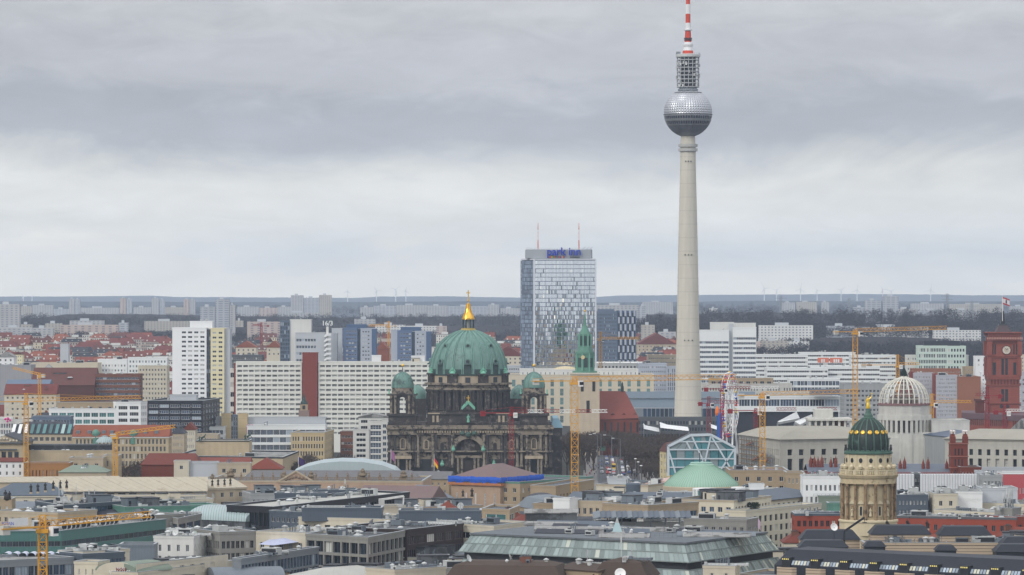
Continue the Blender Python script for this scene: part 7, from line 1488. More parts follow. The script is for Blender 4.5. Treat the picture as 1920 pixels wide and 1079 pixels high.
# tan roofscape in the centre
RB('office_block','tan stone office with four tall windows, centre middle distance',[(1076,943),(1140,944)],25,20,'cream_dark','roof_light',sp(5,3.6,.5,.6,'glass_dark',fl=2,top=1.3),cat='office block',ncl=4,cl=('plant','house','vent'))
RB('office_block','plain tan stone box with glass slot left of the tan office',[(1000,948),(1047,948),(1080,943)],24,14,'tan','zinc',sp(3,8,.2,.7,'glass_teal',fl=1,hs={0:5}),cat='office block',ncl=2)
RB('office_block','cream windowless firewall block right of the tan office',[(1134,949),(1218,952)],24,16,'cream','roof_light',sp(6,4,.12,.35,fl=1),cat='office block',ncl=8,cl=('plant','pipe','vent','plant'))
RB('office_block','tan office with blue ribbon windows right of the cream firewall',[(1215,952),(1310,946)],25,20,'tan','roof_light',sp(6,3.8,.85,.5,'glass_blue','cream',nx=2,fl=2,top=1.4),cat='office block',ncl=8,cl=('plant','house','vent','skylight'))
RB('building','dark slate-roofed house with rooflights left of the tan stone box',[(970,950),(1010,957)],22,16,'tan','zinc',None,rt='mansard',rh=3.4,mans=2.5)
RB('office_block','sloping dark-edged tan office end wall right of the red roofs',[(904,958),(955,960),(975,952)],24,12,'tan','roof_grey',None,sp(2,3,.8,.8,'glass_teal'),cat='office block')
RB('building','long blue-grey roof with white boxes in the centre',[(1066,934),(1310,936)],24,26,'cream_dark','metal_blue',None,rt='gable',rh=1.6,n_cl=10,cl=('house','vent','skylight','plant'))
RB('building','large white roof box on the blue-grey roof, centre',[(1106,936),(1155,937)],26,6,'white_wall','white_wall',None);RB('building','white roof box beside the yellow crane foot',[(1037,938),(1068,939)],26,6,'white_wall','roof_light',None)
RB('building','low dark barrel-roofed house left of the crane foot',[(990,938),(1040,938)],23,12,'slate','slate',None,rt='barrel',rh=2)
for i,(pts,h,lab)in enumerate((([(960,985),(1052,984)],22,'right of the cream three-window corner'),([(1134,966),(1206,968)],21.5,'behind the pergola'),([(820,958),(857,958)],22,'above the satellite dish storey'),([(902,972),(944,974)],21,'beside the satellite dish storey'),([(1470,1018),(1520,1018)],20,'right of the ribbed glass slope'),([(1858,1006),(1930,1010)],19,'at the right edge below the red brick row'))):
 RB('tiled_house','small red-tiled hip roof house %s'%lab,pts,h,12,'cream','tile_red',None,rt='hip',rh=3.0,hip=.3,cat='house',n_cl=1,cl=('chimney',))
RB('building','white-walled low house beside the red hip roof, centre',[(1010,988),(1112,990)],23,12,'offwhite','roof_light',sp(12,3,.5,.4,fl=1),ncl=3)
# opera and surroundings
RB('opera_house','pale roofed opera house with grey cylindrical stair drum',[(1118,912),(1215,914)],24,34,'cream','roof_light',sp(16,4,.3,.4,fl=1,top=2),cat='opera house',ncl=5,over=.9,cornice=G['cream_dark']);RB('opera_stage','grey roofed upper block of the opera behind its pale roof',[(1140,901),(1180,901)],26,16,'tower_grey','roof_grey',None,cat='building',ncl=2)
t=thing('stair_drum','ribbed grey metal half-cylinder at the right end of the opera','drum',(X(1187,1440),1440,0));MB().lathe(X(1187,1440),1440,[(14*.197,0),(14*.197,Z(909,1440)),(12*.197,Z(906.5,1440))],20).build('shell',G['metal_blue'],t)
RB('arcade','tan arched side wing behind the yellow crane mast',[(1042,915),(1114,903)],23,10,'tan','roof_grey',sp(12,6,.35,.6,'glass_dark','cream_dark',nx=1,fl=1,top=2),cat='building');RB('building','pink-roofed cream house left of the green dome',[(1208,909),(1262,910)],24,18,'cream','pink',sp(8,4,.4,.5,fl=1),rt='gable',rh=2.2)
RB('building','long dull green-edged flat roof left of the yellow crane mast',[(975,908),(1112,897)],22,30,'tan','roof_grey',None,over=.8,cornice=G['copper'])
# tan building with blue tarpaulin
hq=24;dq=(H0-hq)*FP/(895-HY)
t,P_=RB('museum_building','tan rendered building with blue tarpaulins round its eaves and a brown hip roof',[(846,895),(938,898),(1014,892)],hq,24,'peach','pinkmetal',sp(5,8,.16,.6,'glass_home','white_paint',nx=3,nz=4,top=5,fl=1,rec=.1),None,cat='building',rt='hip',rh=5.0,hip=.35,over=.3)
op=offset_poly(P_,-.9)
for e in(0,1):
 a,c=Vector(op[e]),Vector(op[(e+1)%4]);n=14
 for i in range(n):
  p,q=a.lerp(c,i/n),a.lerp(c,(i+1)/n);z1=hq+.4+rg.uniform(0,.3);z0_=hq-1.6-rg.uniform(0,.7);b=MB();nn=Vector(((c-a).y,-(c-a).x)).normalized()*rg.uniform(.1,.3)
  b.add([(p.x,p.y,z1),(q.x,q.y,z1-.2),(q.x+nn.x,q.y+nn.y,(z0_+z1)/2),(p.x+nn.x,p.y+nn.y,(z0_+z1)/2+.2),(p.x,p.y,z0_),(q.x,q.y,z0_+.2)],[[3,2,1,0],[4,5,2,3]]);b.build('tarpaulin',G['tarp_blue'],t)
 b=MB();b.add([(*a,hq-2.0),(*c,hq-2.0),(*c,hq-3.0),(*a,hq-3.0)],[[3,2,1,0]]);b.build('timber_band',mat('plank_orange',(.42,.20,.10),.9,.2,.6),t)
# pink metal roof
RB('building','long mauve metal-roofed wing with hatches left of the tan building',[(668,938),(806,940)],20,22,'tan','pinkmetal',None,rt='gable',rh=5.0);RB('building','grey-green metal hip roof between mauve wing and tan building',[(800,936),(850,934)],20,20,'tan','zinc',None,rt='hip',rh=4.6,hip=.3)
RB('building','mauve and slate roof pieces behind the glass courtyard roof',[(700,898),(842,899)],22,14,'tan','slate_grey2',sp(12,3,.3,.4),rt='gable',rh=2.8,n_cl=3)
RB('building','jumble of grey flat roofs between armoury and dark block',[(470,930),(640,928)],22,20,'grey_wall','roof_grey',sp(20,3,.5,.4,fl=1),ncl=16,cl=('plant','vent','pipe','house','skylight'));RB('building','brown and grey small roofs right below the mauve wing',[(760,956),(905,952)],22,16,'tan','roof_light',None,ncl=9,cl=('plant','house','skylight','vent'))
# right side, middle rows
wsc=mat('scaffold_sheet',(.60,.61,.62),.7,.08,.3,.12,lines=[(3,5,.015,.35),(2,2.0,.03,.12)])
for i,(p0,p1)in enumerate(((1681,1714),(1725,1832))):
 d=1400;t=thing('sheeted_scaffold','white sheeting over scaffolding on the long building, %s section'%('short left' if i==0 else 'long right'),'scaffolding',(X((p0+p1)/2,d),d,0));n=int((p1-p0)/5);zt=Z(890,d)
 for j in range(n):
  a,c=X(p0+(p1-p0)*j/n,d),X(p0+(p1-p0)*(j+1)/n,d);m_=(a+c)/2;b=MB();b.add([(a,d,12),(m_,d-.1,12),(c,d,12),(c,d,zt),(m_,d-.1,zt-.1),(a,d,zt),(c,d+3,zt),(a,d+3,zt)],[[0,1,4,5],[1,2,3,4],[5,4,3,6,7]]);b.build('sheet',wsc,t)
 b=MB()
 for j in range(n+1):x=X(p0+(p1-p0)*j/n,d);b.bar((x,d-.1,12),(x,d-.1,zt+1),.06)
 b.build('scaffold_tube',G['steel'],t)
S('building','dark stair gap with scaffold between two white sheeted sections',1712,1727,892,1404,8,'grey_dark','roof_grey',sp(2,2.4,.6,.5));S('building','white facade with scaffold netting right of the sheeted section',1832,1842,888,1400,8,'tower_grey','roof_light',None)
S('building','white classical building with a row of paired windows left of the cream domed tower',1506,1590,897,1390,14,'white_wall','roof_light',sp(9,4.2,.5,.5,'glass_home','white_paint',fl=2,top=1.8),n_cl=5)
S('building','brown stone block end beside the white classical building',1474,1508,890,1440,14,'tan','roof_light',sp(4,4,.4,.5,fl=2));S('building','long pink-mauve low roof right behind the green dome',1368,1478,886,1500,30,'tan','pinkmetal',None,n_cl=4)
mat('rose_wall',(.42,.11,.12),.8,.08,.2);S('building','rose-pink building with white arched windows at the right edge',1879,1935,890,1420,14,'rose_wall','roof_grey',sp(9,5,.4,.4,'glass_home','white_paint',nx=2,fl=1,top=4),cornice=G['white_wall'])
S('building','dull red brick low building right behind the white sheeting',1800,1840,880,1470,14,'brick_red','roof_grey',sp(6,3,.3,.4));S('building','grey steel-framed shed with white roof sheets right of the sheeting',1842,1880,896,1390,10,'grey_wall','white_wall',sp(5,3,.6,.5,'glass_dark'),n_cl=3)
S('building','pale scaffold-covered storey above the rose-pink building',1815,1930,882,1500,10,'tower_grey','roof_light',sp(20,2.4,.8,.6,'glass_home',fl=1))
S('building','white flat-roofed block with grey side, upper right roofs',1793,1842,926,1330,16,'white_wall','roof_light',sp(10,4,.2,.3),n_cl=5);S('building','grey metal-clad hall with light roof, upper right',1840,1908,920,1340,18,'tower_grey','roof_light',None,n_cl=3)
S('building','cream parapet building among grey roofs, upper right',1752,1795,930,1325,18,'cream','roof_light',None,n_cl=4);S('building','low grey roofs with glass pyramid skylight right of the domed tower',1681,1740,932,1330,20,'metal_blue','roof_grey',sp(8,3.2,.4,.4),n_cl=6,cl=('skylight','plant','vent'))
RB('mansard_house','grey curved metal mansard house with dormer windows right of the domed tower',[(1678,963),(1756,961)],21.5,16,'grey_wall','zinc',sp(6,3.3,.4,.5),cat='house',rt='mansard',rh=4.0,mans=1.6)
for i in range(5):t_=None
RB('building','blue-grey roof surface with light edge above the curved mansard',[(1684,945),(1790,944)],24,14,'zinc','roof_lightblue',None,ncl=6)
RB('building','cream long wall with dark roof and vents above the red brick row',[(1752,960),(1868,966)],24,14,'cream_light','roof_dark',sp(12,3.4,.12,.45,fl=1,top=1),ncl=5,cl=('vent','skylight'));RB('building','wide pale roof field at the right edge above the red brick row',[(1800,946),(1930,950)],24,24,'cream','roof_light',None,ncl=12,cl=('plant','vent','mast','skylight'))
RB('lift_house','square brown concrete lift house bristling with antennas',[(1865,957),(1898,958)],26.5,7,'stone_grey','roof_grey',sp(3,3,.3,.4),cat='building',n_cl=9,cl=('mast','pipe','mast'))
rbw=lambda n,**k:sp(n,3.6,.42,.52,'glass_dark','stone_grey',nx=2,top=1.3,**k)
RB('brick_office','red brick office with grey-framed paired windows right of the domed tower',[(1682,972),(1905,976)],24,12,'brick_wall','roof_grey',dict(rbw(14),fl=3),cat='office block',over=.5,cornice=G['grey_dark'],ncl=8,cl=('skylight','vent','plant'))
RB('brick_office','red brick office with dark square windows left of the domed tower',[(1490,968),(1582,968)],24,14,'brick_wall','roof_grey',dict(sp(8,3.6,.62,.55,'glass_dark','brick_wall',top=1.0),fl=3),cat='office block',cornice=G['metal_blue'],ncl=5);RB('brick_office','red brick corner at the right edge with grey framed window',[(1903,974),(1940,972)],24.3,12,'brick_wall','roof_grey',rbw(2),cat='office block')
RB('building','teal-green clad roof box left of the domed tower',[(1553,948),(1600,948)],24.5,8,'copper','zinc',None);RB('building','grey-green flat roofs with tilted skylight left of the domed tower',[(1536,934),(1592,934)],24,20,'greengrey','roof_grey',None,ncl=5)
# dark mansard row with striped stone bays, bottom right
d0,d1=1062,1012;A_=Vector((X(1452,d0),d0));B_=Vector((X(1960,d1),d1));u=(B_-A_).normalized();nn=Vector((u.y,-u.x));Lr=(B_-A_).length;yw=atan2(u.y,u.x)
stone=mat('striped_stone',(.46,.38,.29),.85,.08,.3,.05,lines=[(2,.85,.22,.6)]);slt=mat('slate_blue',(.032,.038,.052),.55,.15,.6,lines=[(3,.55,.15,.3),(2,.4,.15,.2)])
t=thing('mansard_block','long dark slate mansard block with striped stone bays and lit dormers, bottom right','building',((A_.x+B_.x)/2,A_.y,0))
zE=Z(1060,d0);zR=Z(1031,d0)
def lp_(s,dep,z):p=A_+u*s-nn*dep;return(p.x,p.y,z)
b=MB();b.add([lp_(0,0,0),lp_(Lr,0,0),lp_(Lr,0,zE),lp_(0,0,zE),lp_(0,16,zE),lp_(0,16,0)],[[0,1,2,3],[5,0,3,4]]);b.build('wall',slt,t)
b=MB();b.add([lp_(0,0,zE),lp_(Lr,0,zE),lp_(Lr,3.6,zR),lp_(2.5,3.6,zR),lp_(Lr,13,zR+.2),lp_(2.5,13,zR+.2),lp_(0,16,zE)],[[0,1,2,3],[3,2,4,5],[0,3,5,6]]);b.build('roof',slt,t)
n=9;per=Lr/n;lit=mat('lit_window',(.5,.45,.2),.5);e_=lit.node_tree.nodes['Principled BSDF'];e_.inputs['Emission Color'].default_value=(1,.82,.25,1);e_.inputs['Emission Strength'].default_value=.5
pgl=glass('pale_pane',(.30,.36,.42),.25,blind=.3,blindcol=(.52,.52,.42),rnd=.35)
for i in range(n):
 s0=1.0+i*per
 b=MB();b.T=Matrix.Translation(lp_(s0+per*.32,0,0))@Matrix.Rotation(yw,4,'Z');w2=per*.34;b.prism([(-w2,0),(-w2+.8,-1.3),(w2-.8,-1.3),(w2,0)],0,zE-.5);b.build('stone_bay',stone,t)
 b=MB();b.T=Matrix.Translation(lp_(s0+per*.32,0,0))@Matrix.Rotation(yw,4,'Z');b.box(-1.3,1.3,-.5,2.6,zE-.6,zE+2.2);b.build('dormer',G['dark_metal'],t)
 for j in range(4):b=MB();b.T=Matrix.Translation(lp_(s0+per*.32,0,0))@Matrix.Rotation(yw,4,'Z');b.box(-1.1+j*.58,-.8+j*.58,-.56,-.5,zE+1.6,zE+1.95);b.build('dormer_light',lit,t)
 for j in range(6):
  q=s0+per*.32+1.75+j*.95
  if q>s0+per*1.0+per*.32-1.6:break
  b=MB();b.T=Matrix.Translation(lp_(q,0,0))@Matrix.Rotation(yw,4,'Z');b.add([(-.36,.12,zE+.25),(.36,.12,zE+.25),(.36,.85,zE+1.35),(-.36,.85,zE+1.35)],[[0,1,2,3]]);b.build('roof_window',pgl,t)
 for j in range(3):b=MB();b.T=Matrix.Translation(lp_(s0+per*.32+(j-1)*1.6,1.36,zE-3.4))@Matrix.Rotation(yw,4,'Z');
# stepped upper houses on the block
S('building','striped stone attic house with dark mansard roof, left one, bottom right',1634,1745,1003,1100,9,'striped_stone','slate_blue',sp(6,3,.14,.5),rt='mansard',rh=2.4,mans=1.6,z0=20);S('building','striped stone attic house with dark mansard roof, right one, bottom right',1762,1858,1005,1096,9,'striped_stone','slate_blue',sp(5,3,.14,.6),rt='mansard',rh=2.4,mans=1.6,z0=20)
S('building','dark slate hipped roof piece below the white dish, bottom right',1502,1612,1013,1110,9,'striped_stone','slate_blue',None,rt='mansard',rh=2.6,mans=1.8);S('building','lower dark slate roof step at the left end of the mansard block',1500,1590,1027,1090,8,'slate_blue','slate_blue',None,rt='mansard',rh=1.8,mans=1.4)
S('building','long striped stone terrace wall behind the dark mansard ridge',1620,1940,1023,1092,10,'striped_stone','roof_dark',None,n_cl=14,cl=('plant','pipe','vent'));S('building','small dark slate roof hood on the terrace, left',1622,1660,1026,1078,5,'slate_blue','slate_blue',None,rt='mansard',rh=1.4,mans=.8);S('building','small dark slate roof hood on the terrace, middle',1756,1793,1033,1068,5,'slate_blue','slate_blue',None,rt='mansard',rh=1.4,mans=.8)
S('building','dark slate roof house at the right edge, lower step',1868,1940,1036,1066,8,'slate_blue','slate_blue',None,rt='mansard',rh=2,mans=1.5);S('building','dark slate roof house at the right edge, upper step',1880,1940,1022,1082,8,'slate_blue','slate_blue',None,rt='mansard',rh=2,mans=1.5)
t=thing('satellite_dish','white satellite dish on the dark slate roof left of the domed tower base','satellite dish',(X(1565,1095),1095,25));b=MB();b.T=Matrix.Translation((X(1564,1095),1095,Z(989,1095)))@Matrix.Rotation(.35,4,'Z')@Matrix.Rotation(radians(72),4,'X');b.lathe(0,0,[(.01,-.35),(.6,-.27),(1.05,0),(1.1,.03),(1.0,.03),(.6,-.22),(.01,-.3)],20,cap=False);b.build('reflector',G['white_paint'],t);MB().bar((X(1564,1095),1095.3,25),(X(1564,1095),1095.3,Z(990,1095)),.2).build('post',G['dark_metal'],t)
t=thing('crane_arm','dark slanted cleaning gondola arm before the domed tower base','machine',(X(1600,1105),1105,26));b=MB();b.bar((X(1583,1105),1105,Z(997,1105)),(X(1621,1105),1105,Z(971,1105)),.6);b.build('arm',G['dark_metal'],t);b=MB();b.bar((X(1621,1105),1105,Z(971,1105)),(X(1621,1105),1105,Z(980,1105)),.12);b.box(X(1617,1105),X(1625,1105),1104.7,1105.3,Z(981.5,1105),Z(980,1105));b.build('hook',G['dark_metal'],t)
b=MB();b.bar((X(1583,1105),1105,24),(X(1583,1105),1105,Z(996,1105)),.5);b.build('stand',G['dark_metal'],t)
for i,(px,y)in enumerate(((1663,989),(1701,988),(1738,990))):t=thing('statue','dark statue silhouette before the domed tower and red brick row, %s of three'%('left','middle','right')[i],'statue',(X(px,1125),1125,Z(y+2,1125)),'dark statues before the red brick row');b=MB();figure(b,X(px,1125),1125,Z(y+2,1125),2.4,i%2);figure(b,X(px,1125)+.5,1125.3,Z(y+2,1125),1.7);b.build('figure',G['bronze_dark'],t);MB().box(X(px,1125)-.6,X(px,1125)+.6,1124.5,1125.6,15,Z(y+2,1125)).build('pedestal',G['cream_dark'],t)
# filler roofs: ordinary courtyard houses low between the modelled ones
rg=random.Random(77);colr=[('grey flat-roofed','offwhite','roof_grey','flat'),('pale flat-roofed','cream','roof_light','flat'),('dark slate-roofed','cream_dark','slate','mansard'),('red-tiled','cream','tile_red','gable'),('zinc-roofed','tan','zinc','gable'),('gravel-roofed','stone_grey','roof_pale','flat')]
for row,(d,h)in enumerate(((960,14),(1010,15),(1060,15.5),(1110,16.5),(1165,17),(1220,18),(1275,18),(1335,18.5),(1400,19),(1465,19),(1530,18.5))):
 px=-30+rg.uniform(0,40)
 while px<1950:
  wd=rg.uniform(90,190);nm,wl_,rf_,rt_=rg.choice(colr)
  if not(1570<px+wd/2<1700 and d<1240)and not(1090<px+wd/2<1260 and d>1440)and not(1240<px+wd/2<1400 and 1360<d<1500)and not(px<1030 and px+wd>840 and d>1380)and not(px<1560 and px+wd>1260 and d>1180):
   bld('courtyard_house','%s courtyard house among the low roofs, %s'%(nm,('bottom','lower','middle','upper')[min(3,row//3)]+' '+('left','centre left','centre','centre right','right')[min(4,int(max(0,px)/390))]),'house',[(px,d),(px+wd,d+rg.uniform(-8,8))],h+rg.uniform(-1,1),rg.uniform(16,28),wall=G[wl_],roof=G[rf_],fac={0:sp(max(3,int(wd/14)),3.3,.42,.5,'glass_home',fl=1,top=1.0)},rt=rt_,rh=2.6,mans=1.6,n_cl=6 if rt_=='flat' else 1,cl=('plant','vent','skylight','pipe','house')if rt_=='flat' else('chimney',),rng=rg,group='%s courtyard houses %s %s'%(nm,('bottom','lower','middle','upper')[min(3,row//3)],('left','centre left','centre','centre right','right')[min(4,int(max(0,px)/390))]))
  px+=wd+rg.uniform(2,14)
# ================================================================ cranes
def lattice(b,a,c,w,seg,br=.16,tri=False):
 a=Vector(a);c=Vector(c);d=c-a;n=max(2,int(d.length/seg));q=d.to_track_quat('Z','Y')
 cs=[(-1,-1),(1,-1),(1,1),(-1,1)]if not tri else[(-1,-.6),(1,-.6),(0,1)]
 if tri: # booms keep their apex upwards
  up=Vector((0,0,1));sd=d.cross(up).normalized();P_=lambda t_,c_:a+d*t_+sd*c_[0]*w/2+up*(c_[1]*w*.6)
 else:P_=lambda t_,c_:a+d*t_+q@Vector((c_[0]*w/2,c_[1]*w/2,0))
 for c_ in cs:b.bar(P_(0,c_),P_(1,c_),br*1.5)
 m=len(cs)
 for i in range(n):
  for j in range(m):
   c0,c1=cs[j],cs[(j+1)%m]
   if i%2:c0,c1=c1,c0
   b.bar(P_(i/n,c0),P_((i+1)/n,c1),br);
   if not tri:b.bar(P_((i+1)/n,c0),P_((i+1)/n,c1),br)
def crane(label,px,d,ymast,col,jl,cj,az,w=2.0,tilt=0,grp=None,z0=0,head=5,cab=1,jcol=None,br=.16,sign=None,low=None):
 cm=G[col];x=X(px,d);zt=Z(ymast,d);t=thing('tower_crane',label,'crane',(x,d,z0),grp)
 b=MB();lattice(b,(x,d,low or z0),(x,d,zt),w,w*1.1,br);b.build('mast',cm,t)
 MB().box(x-w*.75,x+w*.75,d-w*.75,d+w*.75,zt,zt+.9).build('slewing_ring',cm,t)
 ux,uy=cos(az),sin(az);e=Vector((ux,uy,tan_(tilt)))
 o=Vector((x,d,zt+1.9));j1=o+e*jl;c1=o-Vector((ux,uy,0))*cj
 MB().at(x,d,0,0)and None
 b=MB();lattice(b,(x,d,zt+.9),(x,d,zt+.9+head),w*.7,w*.7,br);b.build('tower_head',cm,t)
 cols2=jcol or[col];n=len(cols2)
 for i in range(n):b=MB();lattice(b,o+e*jl*(i/n),o+e*jl*((i+1)/n),w*.75,w*.85,br*.85,tri=True);b.build('jib',G[cols2[i]],t)
 b=MB();s_=Vector((-uy,ux,0))*w*.35
 for q in(-1,1):b.bar(o+s_*q-Vector((0,0,.5)),c1+s_*q-Vector((0,0,.5)),.35)
 for i in range(int(cj/2)):p=o.lerp(c1,(i+.5)/int(cj/2))-Vector((0,0,.5));b.bar(p+s_,p-s_,.2)
 b.build('counter_jib',cm,t)
 b=MB();b.T=Matrix.Translation(o-Vector((ux,uy,0))*(cj-1.5))@Matrix.Rotation(az,4,'Z');b.box(-1.1,1.1,-.7,.7,-1.9,.2);b.build('counterweight',G['concrete']if col=='yellow' else cm,t)
 if sign is not None:b=MB();b.T=Matrix.Translation(o-Vector((ux,uy,0))*(cj*.62))@Matrix.Rotation(az,4,'Z');b.box(-cj*.22,cj*.22,-w*.4-.15,-w*.4-.05,.1,1.9);b.build('sign_board',G['white_paint'],t)
 if head>1.5:
  top=Vector((x,d,zt+.9+head))
  for p in(o+e*jl*.35,o+e*jl*.8,c1):b=MB();b.bar(top,p+Vector((0,0,.4)),.1);b.build('tie_rod',cm,t)
 if cab:b=MB();b.T=Matrix.Translation((x,d,zt+.2))@Matrix.Rotation(az,4,'Z');b.box(.6,2.3,-w*.75-1.5,-w*.75,-.9,1.3);c_=b.build('cab',G['white_paint'],t);b2=MB();b2.T=b.T;b2.box(.8,2.34,-w*.75-1.54,-w*.75-.3,-.3,.9);b2.build('cab_window',G['glass_dark'],c_)
 return t
def tan_(a):return math.tan(a)
ORG_get=ORG
crane('tall yellow tower crane with long thin boom in front of the pale church tower',1077.5,1480,722,'yellow',66,17,radians(18),w=2.6,tilt=radians(.4),head=2.2,br=.15)
crane('big yellow tower crane with heavy boom at the lower left foreground',80,905,1000,'yellow',34,13,radians(48),w=1.9,tilt=radians(1.5),head=3.2,br=.15,sign=1)
t=bpy.data.objects['tower_crane.001']
text('POTAIN',1.1,G['sign_blue'],t,(X(20,900),895,Z(981,905)),.04,width=22*900/FP)
crane('orange crane with its thin boom running right above the white offices at left',49,1650,760,'yellow',50,22,radians(20),w=1.8,tilt=radians(1),head=4,br=.13)
crane('orange crane mast beside the bare street trees with boom rising to the right',216.5,1560,824,'yellow',24,2.5,radians(12),w=1.6,tilt=radians(7),head=1.2,cab=0,br=.17,sign=None)
crane('small distant orange crane before the rust-red hall at left',74,2330,709,'yellow',18,4,radians(160),w=1.6,tilt=radians(12),head=2,br=.15)
crane('yellow crane with long level boom left of the lattice dome',1603.5,1980,628,'yellow',56,13,radians(28),w=2.4,tilt=radians(1.2),head=1.5,br=.154)
crane('yellow crane standing in the scaffolding of the palace end',1429.5,1690,748,'yellow',44,11,radians(14),w=2.2,tilt=radians(1.0),head=1.5,br=.152)
crane('slim yellow crane behind the lattice dome pointing up',1683,2100,690,'yellow',12,20,radians(5),w=1.7,head=6,br=.152)
crane('small orange crane between lattice dome and grey prefab slabs',1747,1900,762,'yellow',20,4,radians(10),w=1.6,head=5,br=.15)
crane('distant orange crane before the wavy blue office tower',1126,3000,640,'yellow',30,4,radians(6),w=2.2,head=6,br=.3)
crane('distant orange crane between the two blue apartment towers',729,3700,615,'yellow',20,8,radians(200),w=2.2,head=5,br=.3)
crane('distant red crane before the far slabs right of the white tower',490,4300,614,'crane_red',10,9,radians(170),w=2.2,head=4,br=.35)
crane('red and white crane with boom spanning right before the cathedral corner',959,1690,781,'crane_red',42,14,radians(7),w=1.8,head=3,jcol=['crane_red','white_paint','crane_red','white_paint','crane_red','white_paint'],br=.15,low=0)
crane('dark red crane left of the ferris wheel with round counterweight',1329,2050,762,'crane_red',16,6,radians(4),w=1.9,head=4,br=.154)
crane('bright red crane standing directly before the ferris wheel',1354,2040,735,'crane_red',30,10,radians(6),w=1.9,head=5,jcol=['crane_red','white_paint'],br=.154)
crane('red crane with white cab between ferris wheel and yellow crane',1417,1860,776,'crane_red',40,14,radians(10),w=1.7,head=1.5,jcol=['white_paint','crane_red','white_paint','crane_red'],br=.15)
crane('dark red crane in front of the brick town hall, left one',1851,1950,748,'crane_red',6,8,radians(184),w=1.7,head=5,br=.154)
crane('red crane in front of the brick town hall, right one, with white boom',1884,1900,778,'crane_red',26,6,radians(8),w=1.6,head=4,jcol=['white_paint','crane_red'],br=.152)
# ferris wheel nearly edge-on
FWd=2260;fwx=X(1368,FWd);fz=Z(757,FWd);fr_=60*FWd/FP*.95;t=thp('ferris_wheel','colourful ferris wheel seen almost edge-on beside the television tower foot','ferris wheel',1368,FWd)
T0=Matrix.Translation((fwx,FWd,fz))@Matrix.Rotation(radians(74),4,'Z')
b=MB();b.T=T0
for s_ in(-1.6,1.6):
 for i in range(40):
  a0,a1=2*pi*i/40,2*pi*(i+1)/40
  for rr in(fr_,fr_*.82):b.bar((rr*cos(a0),s_,rr*sin(a0)),(rr*cos(a1),s_,rr*sin(a1)),.35)
  if i%2==0:b.bar((0,s_*.6,0),(fr_*cos(a0),s_,fr_*sin(a0)),.2)
b.build('wheel',G['white_paint'],t)
gc_=[(.6,.05,.05),(.02,.12,.5),(.65,.45,.03),(.6,.6,.6),(.5,.15,.3)]
for i in range(28):
 a=2*pi*i/28;b=MB();b.T=T0@Matrix.Translation(((fr_+.4)*cos(a),0,(fr_+.4)*sin(a)-1.1));b.lathe(0,0,[(.5,-1.1),(1.1,-.8),(1.15,-.1),(1.1,0)],8);b.lathe(0,0,[(1.25,1.0),(.9,1.4),(.1,1.6)],8);b.bar((.9,0,0),(.9,0,1.05),.12);b.bar((-.9,0,0),(-.9,0,1.05),.12);b.build('gondola',mat('gond%d'%(i%5),gc_[i%5],.5,.05),t)
b=MB();b.T=T0
for s_ in(-3.2,3.2):b.bar((0,s_*.7,0),(8,s_,-fz),.9);b.bar((0,s_*.7,0),(-8,s_,-fz),.9)
b.bar((0,-3,0),(0,3,0),1.4);b.build('support',G['white_paint'],t)
t=thp('slide_tower','blue and orange spiral slide tower beside the ferris wheel','fairground ride',1348,2230);d=2230;x=X(1349,d)
MB().lathe(x,d,[(1.7,0),(1.5,Z(778,d)),(.1,Z(768,d))],12).build('blue_slide',mat('ride_blue',(.03,.12,.36),.5),t);MB().lathe(X(1345,d),d,[(.9,Z(780,d)),(1.4,Z(775,d)),(1.1,Z(768,d)),(.2,Z(762,d))],10).build('orange_top',mat('ride_orange',(.7,.20,.03),.5),t)
